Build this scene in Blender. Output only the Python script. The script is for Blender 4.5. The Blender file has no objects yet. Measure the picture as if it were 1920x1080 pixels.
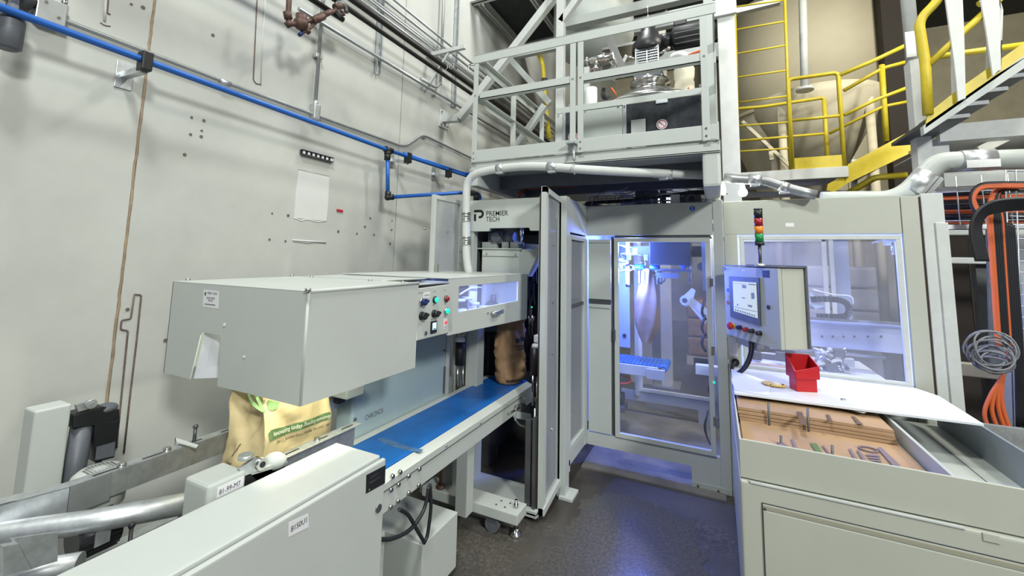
import bpy, bmesh, math, random
from mathutils import Vector, Matrix
random.seed(7)
C = bpy.context.scene.collection
SC = bpy.context.scene
# ------------------------------------------------------------------ camera
PITCH, ROLL, YAW = 1.08105566e-01, 1.97984622e-02, -4.51149303e-01
FPX, CX, CY, EYE = 787.28, 960.0, 399.59, 1.65
_f0 = Vector((math.sin(YAW), math.cos(YAW), 0)); _r0 = Vector((math.cos(YAW), -math.sin(YAW), 0)); _u0 = Vector((0, 0, 1))
_f = _f0*math.cos(PITCH) + _u0*math.sin(PITCH); _u = -_f0*math.sin(PITCH) + _u0*math.cos(PITCH)
RGT = _r0*math.cos(ROLL) + _u*math.sin(ROLL); UPV = -_r0*math.sin(ROLL) + _u*math.cos(ROLL); FWD = _f
cam_d = bpy.data.cameras.new('camera'); cam = bpy.data.objects.new('camera', cam_d); C.objects.link(cam)
cam.matrix_world = Matrix(((RGT.x, UPV.x, -FWD.x, 0), (RGT.y, UPV.y, -FWD.y, 0), (RGT.z, UPV.z, -FWD.z, EYE), (0, 0, 0, 1)))
cam_d.sensor_width = 36; cam_d.lens = 36*FPX/1920; cam_d.shift_y = -(540-CY)/1920; cam_d.clip_start = .02; cam_d.clip_end = 200
SC.camera = cam
# ------------------------------------------------------------------ world, lights, exposure
w = bpy.data.worlds.new('hall_ambient'); SC.world = w; w.use_nodes = True
w.node_tree.nodes['Background'].inputs[0].default_value = (.80, .88, 1.0, 1); w.node_tree.nodes['Background'].inputs[1].default_value = .17
def area(name, loc, aim, sx, sy, power, col=(1, 1, 1)):
    l = bpy.data.lights.new(name, 'AREA'); l.shape = 'RECTANGLE'; l.size = sx; l.size_y = sy; l.energy = power; l.color = col
    o = bpy.data.objects.new(name, l); C.objects.link(o); o.location = loc
    o.rotation_euler = (Vector(aim)-Vector(loc)).to_track_quat('-Z', 'Y').to_euler(); return o
area('high_bay_light', (-.2, -.6, 6.8), (-.9, 1.2, 0), .7, .7, 280, (.97, 1, .97))
area('high_bay_light', (5.0, -2.6, 5.3), (-.6, 2.6, 1.2), .9, .9, 560, (.97, 1, .96))
area('high_bay_light', (-1.0, 3.9, 6.9), (-1.1, 3.6, 0), .6, .6, 150, (.97, .99, 1))
area('high_bay_light', (3.6, 3.6, 7.1), (2.4, 8.5, 2.5), .8, .8, 420, (1, .96, .82))
SC.view_settings.view_transform = 'Standard'; SC.view_settings.look = 'None'; SC.view_settings.gamma = 1
SC.view_settings.use_curve_mapping = False; SC.view_settings.exposure = -.16

# ------------------------------------------------------------------ helpers
def ray(px, py): return RGT*((px-CX)/FPX) - UPV*((py-CY)/FPX) + FWD
def at(px, py, X=None, Y=None, Z=None, D=None):
    d = ray(px, py); o = Vector((0, 0, EYE))
    t = X/d.x if X is not None else Y/d.y if Y is not None else (Z-EYE)/d.z if Z is not None else D
    return o + d*t

def mat(name, col, rough=.5, metal=0, var=.0, scale=8, bump=0., bscale=60, emit=None, estr=0, trans=0, alpha=1, col2=None, coat=0, ior=1.45):
    m = bpy.data.materials.new(name); m.use_nodes = True; nt = m.node_tree; n = nt.nodes; b = n['Principled BSDF']
    b.inputs['Base Color'].default_value = (*col, 1); b.inputs['Roughness'].default_value = rough; b.inputs['Metallic'].default_value = metal
    b.inputs['Transmission Weight'].default_value = trans; b.inputs['Alpha'].default_value = alpha; b.inputs['IOR'].default_value = ior
    b.inputs['Coat Weight'].default_value = coat
    if emit: b.inputs['Emission Color'].default_value = (*emit, 1); b.inputs['Emission Strength'].default_value = estr
    tc = n.new('ShaderNodeTexCoord')
    if var or col2:
        nz = n.new('ShaderNodeTexNoise'); nz.inputs['Scale'].default_value = scale; nz.inputs['Detail'].default_value = 6; nz.inputs['Roughness'].default_value = .65
        nt.links.new(tc.outputs['Object'], nz.inputs['Vector'])
        r = n.new('ShaderNodeValToRGB'); c2 = col2 or tuple(max(0, c*(1-var)) for c in col)
        r.color_ramp.elements[0].position = .38; r.color_ramp.elements[1].position = .62
        r.color_ramp.elements[0].color = (*c2, 1); r.color_ramp.elements[1].color = (*col, 1)
        nt.links.new(nz.outputs['Fac'], r.inputs[0]); nt.links.new(r.outputs[0], b.inputs['Base Color'])
    if bump:
        nb = n.new('ShaderNodeTexNoise'); nb.inputs['Scale'].default_value = bscale; nb.inputs['Detail'].default_value = 4
        nt.links.new(tc.outputs['Object'], nb.inputs['Vector'])
        bp = n.new('ShaderNodeBump'); bp.inputs['Strength'].default_value = bump; bp.inputs['Distance'].default_value = .01
        nt.links.new(nb.outputs['Fac'], bp.inputs['Height']); nt.links.new(bp.outputs[0], b.inputs['Normal'])
    return m

WHITE = mat('grey_white_powder_coat', (.47, .50, .475), .42, var=.04, scale=3, bump=.03, bscale=300)
WHITE2 = mat('light_grey_enamel', (.43, .46, .44), .45, var=.05, scale=4)
CREAM = mat('warm_light_grey_paint', (.46, .475, .41), .45, var=.04, scale=3)
COLW = mat('white_structural_paint', (.58, .60, .58), .5, var=.08, scale=9)
WALLP = mat('painted_concrete', (.49, .50, .465), .7, var=.13, scale=1.1, bump=.06, bscale=25)
PATCHM = mat('fresh_wall_paint', (.62, .63, .61), .6, var=.03)
CAULK = mat('brown_caulk', (.36, .27, .18), .8, var=.35, scale=9)
SCAR = mat('dark_adhesive_residue', (.17, .13, .11), .9, var=.3, scale=30)
DUST = mat('pale_smudge', (.52, .52, .49), .8)
STEEL = mat('stainless_steel', (.62, .62, .60), .22, 1, var=.12, scale=12)
GALV = mat('galvanised_steel', (.64, .67, .69), .42, .85, var=.22, scale=26)
ZINC = mat('zinc_conduit', (.42, .44, .45), .4, .7, var=.15, scale=10)
DSTEEL = mat('dark_steel', (.13, .135, .14), .45, .6, var=.2)
BLACK = mat('black_plastic', (.012, .013, .015), .42)
BLKP = mat('black_iron_pipe', (.018, .015, .014), .45, .2, var=.3, scale=20)
RUST = mat('brown_bronze_valve', (.12, .065, .05), .6, .3, var=.4, scale=40)
BLUEP = mat('blue_anodised_pipe', (.02, .12, .46), .35, .1, var=.08)
BELT = mat('blue_conveyor_belt', (.010, .135, .48), .38, var=.3, scale=5, bump=.05, bscale=40)
BELTD = mat('belt_flour_dust', (.07, .17, .36), .8, var=.4, scale=30)
YEL = mat('safety_yellow_paint', (.60, .47, .03), .45, var=.14, scale=8)
RED = mat('red_plastic', (.50, .015, .02), .35, var=.08)
GREY = mat('mid_grey_casting', (.13, .14, .16), .5, .2, var=.15, scale=20)
DGREY = mat('dark_grey_panel', (.045, .05, .055), .6)
KRAFT = mat('kraft_paper', (.33, .20, .105), .75, var=.3, scale=7, bump=.25, bscale=14)
KRAFT2 = mat('pale_kraft_paper', (.62, .50, .27), .62, var=.16, scale=8, bump=.3, bscale=12)
KRAFT3 = mat('stacked_kraft_bags', (.40, .26, .15), .75, var=.15, scale=5)
INKB = mat('brown_black_ink', (.05, .035, .03), .8)
INKBR = mat('faded_brown_ink', (.13, .085, .05), .8)
INKP = mat('purple_grey_ink', (.19, .15, .17), .8)
INKG = mat('green_ink', (.10, .17, .06), .7)
INKG2 = mat('light_green_ink', (.22, .36, .14), .7)
INK = mat('black_lettering', (.01, .01, .012), .6)
LABEL = mat('white_label', (.70, .70, .72), .5)
PALE = mat('pale_lettering', (.75, .74, .6), .6)
TANK = mat('beige_silo_paint', (.60, .545, .40), .65, var=.08, scale=1)
BACKW = mat('beige_far_wall', (.44, .40, .29), .8, var=.25, scale=1)
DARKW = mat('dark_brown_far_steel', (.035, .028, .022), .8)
DECK = mat('dark_roof_deck', (.055, .06, .062), .8, var=.25, scale=6)
ORANGE = mat('orange_cable', (.62, .13, .04), .5)
BCABLE = mat('black_cable', (.015, .016, .02), .45)
GCABLE = mat('grey_cable', (.22, .23, .26), .45)
CONC = mat('concrete_column', (.52, .50, .44), .85, var=.12, scale=6)
IVORY = mat('ivory_filter_sock', (.68, .64, .50), .85, bump=.3, bscale=30)
SMOKE = mat('smoked_panel', (.06, .065, .075), .15, var=.5, scale=7, alpha=.93)
FROST = mat('clear_guard_panel', (.55, .58, .62), .12, alpha=.30)
GLASS = mat('window_pane', (.55, .62, .8), .05, alpha=.06, coat=.3)
GLASSF = mat('frosted_blue_window', (.50, .54, .8), .25, alpha=.22)
HAZE = mat('smeared_window_pane', (.62, .66, .85), .08, var=.2, scale=5, alpha=.15, coat=.3)
WIN = mat('translucent_plastic', (.62, .65, .62), .3, alpha=.45)
BLUELIT = mat('blue_lit_panel', (.42, .47, .66), .3, var=.06)  # white inner panels, the blue lamp light put into their colour
GLOSSP = mat('glossy_blue_grey_sheet', (.33, .42, .44), .22, var=.05, scale=2)
NAVY = mat('dark_navy_profile', (.015, .03, .09), .35)
LED = mat('led_tube', (1, 1, 1), .3, emit=(.38, .50, 1), estr=150)
LEDW = mat('warm_white_lamp', (1, 1, 1), .3, emit=(1, .97, .86), estr=40)
LEDB = mat('blue_led_strip', (1, 1, 1), .3, emit=(.25, .36, 1), estr=1.3)
LITG = mat('lit_green_button', (.0, .5, .35), .3, emit=(.02, .75, .5), estr=1.0)
LITR = mat('lit_red_lamp', (.6, .03, .05), .3, emit=(1, .05, .1), estr=.7)
SCREEN = mat('touch_screen', (.5, .55, .5), .2, emit=(.68, .78, .68), estr=.55)
SCREENS = mat('small_display', (.5, .6, .7), .2, emit=(.55, .75, .9), estr=.9)
AMBER = mat('amber_lens', (.75, .22, .02), .3); GREENL = mat('green_lens', (.01, .22, .06), .3); REDL = mat('red_lens', (.30, .01, .02), .3)
YELK = mat('yellow_knob', (.8, .6, .02), .4); NAVYK = mat('dark_blue_knob', (.01, .02, .10), .35)
SIGNR = mat('sign_red', (.45, .02, .04), .5); SIGNB = mat('sign_blue', (.02, .10, .55), .5)
TANB = mat('tan_leather', (.60, .42, .15), .7, var=.2, scale=30)
FILM = mat('clear_plastic_film', (.85, .85, .85), .15, alpha=.5)
WTOP = mat('white_laminate', (.68, .70, .74), .3, var=.06, scale=5)

def fmat():
    m = bpy.data.materials.new('worn_concrete_floor'); m.use_nodes = True; nt = m.node_tree; n = nt.nodes; L = nt.links.new; b = n['Principled BSDF']
    tc = n.new('ShaderNodeTexCoord')
    def nz(s, d=8, r=.6):
        x = n.new('ShaderNodeTexNoise'); x.inputs['Scale'].default_value = s; x.inputs['Detail'].default_value = d; x.inputs['Roughness'].default_value = r; L(tc.outputs['Object'], x.inputs['Vector']); return x
    def ramp(i, p0, p1, c0, c1):
        r = n.new('ShaderNodeValToRGB'); r.color_ramp.elements[0].position = p0; r.color_ramp.elements[1].position = p1
        r.color_ramp.elements[0].color = (*c0, 1); r.color_ramp.elements[1].color = (*c1, 1); L(i, r.inputs[0]); return r
    a = nz(1.6); r1 = ramp(a.outputs['Fac'], .35, .65, (.045, .040, .034), (.085, .078, .068))
    c = nz(55, 6, .75); r2 = ramp(c.outputs['Fac'], .46, .66, (0, 0, 0), (1, 1, 1))
    e = nz(1.2, 3); r3 = ramp(e.outputs['Fac'], .44, .56, (0, 0, 0), (1, 1, 1))
    mm = n.new('ShaderNodeMath'); mm.operation = 'MULTIPLY'; L(r2.outputs[0], mm.inputs[0]); L(r3.outputs[0], mm.inputs[1])
    mx = n.new('ShaderNodeMixRGB'); L(mm.outputs[0], mx.inputs[0]); L(r1.outputs[0], mx.inputs[1]); mx.inputs[2].default_value = (.13, .12, .105, 1)
    L(mx.outputs[0], b.inputs['Base Color'])
    r4 = ramp(c.outputs['Fac'], .4, .7, (.28,)*3, (.45,)*3); L(r4.outputs[0], b.inputs['Roughness'])
    bp = n.new('ShaderNodeBump'); bp.inputs['Strength'].default_value = .10; bp.inputs['Distance'].default_value = .006; L(c.outputs['Fac'], bp.inputs['Height']); L(bp.outputs[0], b.inputs['Normal'])
    return m
FLOORM = fmat()
GRIT = mat('worn_gritty_coating', (.092, .085, .073), .19, scale=55, col2=(.058, .053, .046), bump=.12, bscale=90)
PLINTH = mat('dusty_concrete_plinth', (.20, .19, .17), .45, var=.35, scale=3, bump=.1, bscale=30)

SPLIT = {'strap', 'bolt', 'coach_bolt', 'small_bolt', 'stud', 'hinge', 'slot', 'lit_edge', 'bolt_hole', 'cooling_fin', 'flange_bolt', 'anchor_bolt', 'top_bolt', 'spacer_block', 'anchor_hole', 'finger', 'air_valve', 'screw', 'fixing', 'leg', 'side_frame', 'slot_edge', 'rod', 'panel_clip', 'rear_post', 'bright_hole', 'edge_hole', 'knot', 'rung', 'blue_lit_panel', 'pad_bolt', 'side_cable', 'wire_loop', 'mid_rail_lip', 'red_fitting', 'foot', 'shadow_gap', 'air_line', 'hose', 'stock_sheet', 'cylinder', 'roller', 'seam'}
class G:
    def __init__(s): s.bm = bmesh.new()
    def _done(s, vs, smooth=False, bev=0, seg=2):
        fs = set(f for v in vs for f in v.link_faces)
        if smooth:
            for f in fs: f.smooth = len(f.verts) == 4
        if bev:
            es = list({e for v in vs for e in v.link_edges})
            r = bmesh.ops.bevel(s.bm, geom=es, offset=bev, segments=seg, affect='EDGES', profile=.6)
        return s
    def hexa(s, c8, bev=0, seg=2):
        vs = [s.bm.verts.new(c) for c in c8]
        for f in ((0, 3, 2, 1), (4, 5, 6, 7), (0, 1, 5, 4), (1, 2, 6, 5), (2, 3, 7, 6), (3, 0, 4, 7)): s.bm.faces.new([vs[i] for i in f])
        return s._done(vs, bev=bev, seg=seg)
    def box(s, x0, x1, y0, y1, z0, z1, bev=0, seg=2):
        x0, x1 = sorted((x0, x1)); y0, y1 = sorted((y0, y1)); z0, z1 = sorted((z0, z1))
        return s.hexa([(x0, y0, z0), (x1, y0, z0), (x1, y1, z0), (x0, y1, z0), (x0, y0, z1), (x1, y0, z1), (x1, y1, z1), (x0, y1, z1)], bev, seg)
    def bar(s, p, q, w, h, up=(0, 0, 1), bev=0):
        p, q = Vector(p), Vector(q); d = (q-p).normalized(); up = Vector(up)
        if abs(d.dot(up)) > .99: up = Vector((0, 1, 0))
        a = d.cross(up).normalized(); b = a.cross(d).normalized(); a *= w/2; b *= h/2
        return s.hexa([p-a-b, p+a-b, p+a+b, p-a+b, q-a-b, q+a-b, q+a+b, q-a+b], bev)
    def prism(s, pts, vec, bev=0):
        vec = Vector(vec); n = len(pts)
        v0 = [s.bm.verts.new(Vector(p)) for p in pts]; v1 = [s.bm.verts.new(Vector(p)+vec) for p in pts]
        s.bm.faces.new(v0); s.bm.faces.new(v1[::-1])
        for i in range(n): s.bm.faces.new((v0[i], v1[i], v1[(i+1) % n], v0[(i+1) % n]))
        return s._done(v0+v1, bev=bev)
    def ring(s, c, a, b, n): return [s.bm.verts.new(c + a*math.cos(2*math.pi*i/n) + b*math.sin(2*math.pi*i/n)) for i in range(n)]
    def cyl(s, p, q, r, r2=None, n=16, cap=True, smooth=True):
        p, q = Vector(p), Vector(q); r2 = r if r2 is None else r2; d = (q-p).normalized()
        a = d.orthogonal().normalized(); b = d.cross(a)
        r0 = s.ring(p, a*r, b*r, n); r1 = s.ring(q, a*r2, b*r2, n)
        for i in range(n):
            f = s.bm.faces.new((r0[i], r0[(i+1) % n], r1[(i+1) % n], r1[i])); f.smooth = smooth
        if cap: s.bm.faces.new(r0[::-1]); s.bm.faces.new(r1)
        return s
    def lathe(s, base, axis, prof, n=24):
        base, d = Vector(base), Vector(axis).normalized(); a = d.orthogonal().normalized(); b = d.cross(a); prev = None
        for r, h in prof:
            rg = s.ring(base+d*h, a*max(r, 1e-4), b*max(r, 1e-4), n)
            if prev:
                for i in range(n):
                    f = s.bm.faces.new((prev[i], prev[(i+1) % n], rg[(i+1) % n], rg[i])); f.smooth = True
            else: s.bm.faces.new(rg[::-1])
            prev = rg
        s.bm.faces.new(prev); return s
    def tube(s, pts, r, n=10, fil=0, closed=False):
        P = [Vector(p) for p in pts]
        if fil:
            Q = [P[0]]
            for i in range(1, len(P)-1):
                a, b, c = P[i-1], P[i], P[i+1]; la, lc = (a-b).length, (c-b).length; f = min(fil, la*.49, lc*.49)
                s0 = b+(a-b).normalized()*f; s1 = b+(c-b).normalized()*f
                for k in range(7):
                    t = k/6; Q.append(s0*(1-t)**2 + b*2*t*(1-t) + s1*t*t)
            Q.append(P[-1]); P = Q
        prev = None; a = None
        for i, p in enumerate(P):
            d = (P[min(i+1, len(P)-1)]-P[max(i-1, 0)]).normalized()
            if a is None: a = d.orthogonal().normalized()
            a = (a-d*a.dot(d)).normalized(); b = d.cross(a); rg = s.ring(p, a*r, b*r, n)
            if prev:
                for k in range(n):
                    f = s.bm.faces.new((prev[k], prev[(k+1) % n], rg[(k+1) % n], rg[k])); f.smooth = True
            else: first = rg
            prev = rg
        s.bm.faces.new(first[::-1]); s.bm.faces.new(prev); return s
    def ball(s, c, r, sc=(1, 1, 1), u=14, v=9):
        m = Matrix.Translation(Vector(c)) @ Matrix.Diagonal((*sc, 1))
        g = bmesh.ops.create_uvsphere(s.bm, u_segments=u, v_segments=v, radius=r, matrix=m)
        for vv in g['verts']:
            for f in vv.link_faces: f.smooth = True
        return s
    def sheet(s, fn, nu, nv, th=0):
        vs = [[s.bm.verts.new(fn(i/nu, j/nv)) for j in range(nv+1)] for i in range(nu+1)]
        for i in range(nu):
            for j in range(nv):
                f = s.bm.faces.new((vs[i][j], vs[i+1][j], vs[i+1][j+1], vs[i][j+1])); f.smooth = True
        return s
    def rbox(s, o, ax, ay, az, bev=0):   # box from corner o and three edge vectors
        o, ax, ay, az = map(Vector, (o, ax, ay, az))
        return s.hexa([o, o+ax, o+ax+ay, o+ay, o+az, o+ax+az, o+ax+ay+az, o+ay+az], bev)
    def out(s, name, m, parent=None, label=None):
        if name in SPLIT:
            s.bm.verts.index_update(); s.bm.verts.ensure_lookup_table(); seen = set(); comps = []
            for v in s.bm.verts:
                if v.index in seen: continue
                st = [v]; seen.add(v.index); cp = []
                while st:
                    a = st.pop(); cp.append(a)
                    for e in a.link_edges:
                        b = e.other_vert(a)
                        if b.index not in seen: seen.add(b.index); st.append(b)
                comps.append(cp)
            if 1 < len(comps) < 200:
                last = None
                for cp in comps:
                    h = G(); mp = {v: h.bm.verts.new(v.co) for v in cp}
                    for f in {f for v in cp for f in v.link_faces}: h.bm.faces.new([mp[v] for v in f.verts]).smooth = f.smooth
                    last = h._out(name, m, parent, label)
                s.bm.free(); return last
        return s._out(name, m, parent, label)
    def _out(s, name, m, parent=None, label=None):
        bmesh.ops.recalc_face_normals(s.bm, faces=s.bm.faces)
        me = bpy.data.meshes.new(name); s.bm.to_mesh(me); s.bm.free(); me.materials.append(m)
        return link(name, me, parent, label)
def wloc(o):
    v = Vector((0, 0, 0))
    while o: v += o.location; o = o.parent
    return v
def link(name, me, parent=None, label=None):
    o = bpy.data.objects.new(name, me); C.objects.link(o)
    if parent: off = wloc(parent); o.parent = parent
    else:
        off = Vector((0, 0, 0))
    vs = me.vertices
    if len(vs):   # origin at the middle of the piece's foot
        xs = [v.co.x for v in vs]; ys = [v.co.y for v in vs]; zs = [v.co.z for v in vs]
        c = Vector(((min(xs)+max(xs))/2, (min(ys)+max(ys))/2, min(zs)))
        me.transform(Matrix.Translation(-c)); o.location = c-off
    if label: o['label'] = label
    return o
def thing(name, label, cat, loc=(0, 0, 0), group=None):
    o = bpy.data.objects.new(name, None); C.objects.link(o); o.location = loc; o.empty_display_size = .1
    o['label'] = label; o['category'] = cat
    if group: o['group'] = group
    return o
def tag(o, label, cat, group=None):
    o['label'] = label; o['category'] = cat
    if group: o['group'] = group
    return o
def struct(o): o['kind'] = 'structure'; return o
def text(s, org, xd, yd, size, m, parent, name='lettering', width=None, bold=0, ext=.0006):
    cu = bpy.data.curves.new(name, 'FONT'); cu.body = s; cu.size = size; cu.extrude = 0; cu.offset = bold; cu.resolution_u = 3
    tmp = bpy.data.objects.new('tmp', cu); me = bpy.data.meshes.new_from_object(tmp)
    bpy.data.objects.remove(tmp); me.name = name
    xd = Vector(xd).normalized(); yd = Vector(yd).normalized(); nd = xd.cross(yd)
    sx = 1
    if width and len(me.vertices):
        xs = [v.co.x for v in me.vertices]; sx = width/(max(xs)-min(xs))
    for v in me.vertices:
        v.co = Vector(org) + xd*(v.co.x*sx) + yd*v.co.y + nd*ext
    me.materials.clear(); me.materials.append(m)
    return link(name, me, parent)
def bolt(p, nrm, r=.008, h=.006, g=None):
    p = Vector(p); nrm = Vector(nrm).normalized(); g.cyl(p, p+nrm*h, r, r*.85, n=6, smooth=False); return g
NX, PX_, NY, UP = Vector((-1, 0, 0)), Vector((1, 0, 0)), Vector((0, -1, 0)), Vector((0, 0, 1))
XW = -2.7   # left wall plane
YF = 3.563  # front plane of the main enclosure
YP = 2.95   # front plane of the platform and the low header

# ================================================================== SETTING
g = G(); g.box(XW-.3, 9, -3, 16, -.15, 0); floor = struct(g.out('floor', FLOORM))
g = G(); pts = [(-1.0, .6), (-.1, .6), (.0, 1.6), (-.02, 2.3), (-.10, 2.75), (-.16, 3.12), (-.34, 3.16), (-.60, 3.24), (-.74, 3.20), (-.88, 3.02), (-.86, 2.7), (-.95, 2.3)]
# ragged outline of the worn coating
rag = []
for i, p in enumerate(pts):
    q = pts[(i+1) % len(pts)]
    for k in range(9):
        t = k/9; rag.append((p[0]+(q[0]-p[0])*t+random.uniform(-.03, .03), p[1]+(q[1]-p[1])*t+random.uniform(-.03, .03), .0008))
g.prism(rag, (0, 0, .0012)); g.out('worn_coating', GRIT, floor)
g = G(); g.box(-1.02, .02, 3.46, 5.3, 0, .012); g.out('plinth', PLINTH, floor)
wl = bpy.data.objects.new('wall_left', None); C.objects.link(wl); wl.location = (XW, 3, 0); struct(wl)
ys = [(-3, 1.069), (1.081, 3.060), (3.070, 8.6), (8.61, 16)]
for a, b in ys:
    g = G(); g.box(XW-.2, XW, a, b, 0, 9); g.out('wall_panel', WALLP, wl)
g = G(); random.seed(8); g.box(XW-.19, XW-.006, 1.069, 1.081, 0, 9); g.tube([(XW-.002, 1.075+random.uniform(-.003, .003), k*.06) for k in range(100)], .007, 6); g.out('caulk_joint', CAULK, wl)
g = G(); g.box(XW-.19, XW-.012, 3.060, 3.070, 0, 9); g.box(XW-.19, XW-.012, 8.6, 8.61, 0, 9); g.out('panel_joint', DSTEEL, wl)
def wall_line(pts, r, m, name):
    g = G(); g.tube([at(x, y, X=XW+r*.3) for x, y in pts], r, 6, fil=.01); return g.out(name, m, wl)
wall_line([(252, 552), (245, 598), (228, 600), (226, 618), (240, 620), (232, 700), (222, 800), (218, 840)], .0045, SCAR, 'caulk_scar')
wall_line([(252, 552), (265, 553), (256, 640), (244, 740), (232, 850)], .0045, SCAR, 'caulk_scar')
wall_line([(198, 0), (196, 40)], .006, DUST, 'caulk_scar'); wall_line([(203, 0), (201, 25), (207, 27)], .004, SCAR, 'caulk_scar')
wall_line([(188, 42), (196, 48), (207, 49)], .003, SCAR, 'caulk_scar')
wall_line([(482, 0), (479, 60), (475, 150), (480, 157), (489, 158)], .004, SCAR, 'caulk_scar'); wall_line([(497, 0), (492, 80), (489, 160)], .004, DUST, 'caulk_scar')
g = G(); g.prism([at(x, y, X=XW) for x, y in ((559, 318), (580, 322), (617, 331), (615, 375), (612, 414), (592, 413), (551, 408), (554, 360))], (.003, 0, 0)); g.out('repaired_patch', PATCHM, wl)
wall_line([(559, 318), (590, 325), (617, 331)], .003, SCAR, 'patch_edge'); wall_line([(551, 408), (565, 414), (575, 411), (595, 416), (612, 414)], .0035, LABEL, 'patch_edge')
wall_line([(548, 450), (575, 452), (612, 454)], .004, LABEL, 'patch_edge'); wall_line([(550, 453), (578, 457), (590, 455), (611, 457)], .002, SCAR, 'patch_edge')
g = G(); random.seed(3)
for x, y in [(359, 220), (382, 226), (357, 252), (377, 256), (346, 290), (378, 245), (510, 400), (540, 404), (505, 449), (535, 452), (634, 434), (669, 438), (684, 425), (694, 409), (701, 440), (735, 414), (734, 431), (731, 457), (239, 580), (310, 638), (399, 66), (246, 8), (268, 14)]:
    p = at(x, y, X=XW); g.cyl(p, p+PX_*.004, random.uniform(.006, .011), n=7)
g.out('anchor_hole', SCAR, wl)
g = G(); p = at(631, 394, X=XW); q = at(642, 396, X=XW); g.bar(p, q, .018, .018); g.out('red_mark', SIGNR, wl)
# far wall, ceiling
g = G(); g.box(XW, 9, 13, 13.2, 0, 9); struct(g.out('wall_back', BACKW))
g = G(); g.box(9, 9.2, -3, 13.2, 0, 9); struct(g.out('wall_right', BACKW))
ce = bpy.data.objects.new('ceiling', None); C.objects.link(ce); ce.location = (0, 6, 7.4); struct(ce)
for i in range(12):
    g = G(); y0 = -3+i*1.36; g.box(XW, 9, y0, y0+1.345, 7.4, 7.5); g.out('ceiling_panel', DECK, ce)

# low mezzanine deck above the wall side
t = thing('mezzanine_deck', 'dark mezzanine floor plates on white beams high above the wall pipes', 'mezzanine', (-2.2, 5.2, 5.0))
for i, (x0, x1) in enumerate(((-2.62, -2.02), (-1.95, -1.2), (-1.13, -.5))):
    g = G(); g.box(x0, x1, 4.40, 5.68, 5.02, 5.06); g.out('deck_plate', DECK, t)
for x0 in (-2.68, -2.02, -1.2):
    g = G(); g.box(x0, x0+.07, 4.3, 5.7, 4.90, 4.915); g.box(x0+.03, x0+.04, 4.3, 5.7, 4.9, 5.02); g.box(x0, x0+.07, 4.3, 5.7, 5.005, 5.02); g.out('beam', COLW, t)
for y in (4.28, 5.72):
    g = G(); g.box(-2.69, -.5, y-.05, y+.05, 4.86, 4.875); g.box(-2.69, -.5, y-.01, y+.01, 4.86, 5.06); g.box(-2.69, -.5, y-.05, y+.05, 5.05, 5.065); g.out('beam', COLW, t)

# ================================================================== LEFT WALL SERVICES
XP = -2.5
def wall_bracket(px, py, arm_px, label, blackclamp=True):
    b = at(px, py, X=XW); t = thing('pipe_bracket', label, 'bracket', b, 'brackets carrying the blue pipe')
    g = G(); g.box(XW, XW+.008, b.y-.035, b.y+.035, b.z-.07, b.z+.07, .002); g.out('wall_plate', GALV, t)
    g = G(); c = Vector((XP, b.y, PZ(b.y)-.05)); g.bar((XW+.008, b.y, b.z), c, .03, .03); g.out('arm', GALV, t)
    g = G(); g.box(XP-.03, XP+.03, b.y-.022, b.y+.022, PZ(b.y)-.055, PZ(b.y)+.04, .006); g.out('clamp', BLACK, t)
p0 = at(0, 13, X=XP); p1 = at(727, 281, X=XP); p2 = at(905, 340, X=XP)
def PZ(y): return p0.z+(p1.z-p0.z)*(y-p0.y)/(p1.y-p0.y)
g = G(); q0 = Vector((XP, -1.2, PZ(-1.2))); g.tube([q0, p0, p1, p2, p2+Vector((0, 1.5, -.02))], .0165, 12)
t = thing('blue_air_pipe', 'long straight blue pipe running the whole length of the left wall', 'pipe', (XP, 2, p0.z-.02)); g.out('pipe', BLUEP, t)
g = G(); g.cyl(p1-Vector((0, .03, 0)), p1+Vector((0, .05, 0)), .027); g.out('coupling', BLACK, t)
d0 = p1+Vector((.0, .0, -.03)); d1 = at(727, 370, X=XP); d2 = at(868, 361, X=XP+.45)
t = thing('blue_pipe_branch', 'blue pipe branch dropping from the long blue pipe and turning right to the machine', 'pipe', (d1.x, d1.y, d1.z-.02))
g = G(); g.tube([d0, d1], .0165); g.tube([d1, d2, d2+Vector((.12, .1, 0)), d2+Vector((.12, .1, -.25))], .0165, fil=.04); g.out('pipe', BLUEP, t)
g = G(); g.ball(d0, .03); g.cyl(d0-UP*.06, d0, .026); g.out('elbow', BLACK, t)
g = G(); g.ball(d1, .028); g.cyl(d1, d1+(d2-d1).normalized()*.05, .025); g.cyl(d1, d1+UP*.05, .025); g.out('elbow', BLACK, t)
g = G(); e = at(893, 366, X=-1.9); g.tube([e+Vector((-.1, -.02, .02)), e+Vector((0, 0, .02)), e+Vector((0, 0, -.05))], .026, fil=.03); g.out('elbow', BLACK, t)
g = G(); u0 = at(757, 288, X=XP); u1 = at(873, 326, X=XP); g.tube([u0, u1], .0145); g.tube([u1, u1+Vector((.1, .0, 0)), u1+Vector((.1, 0, .12))], .02, fil=.03)
tag(g.out('second_blue_pipe', BLUEP), 'short blue pipe alongside the long blue pipe near the platform corner', 'pipe')
wall_bracket(232, 142, None, 'galvanised bracket with black clamp holding the blue pipe beside the brown joint')
wall_bracket(733, 300, None, 'small galvanised bracket holding the blue pipe just right of its drop branch')
wall_bracket(812, 326, None, 'small galvanised bracket holding the blue pipe nearest the platform corner')
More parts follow.
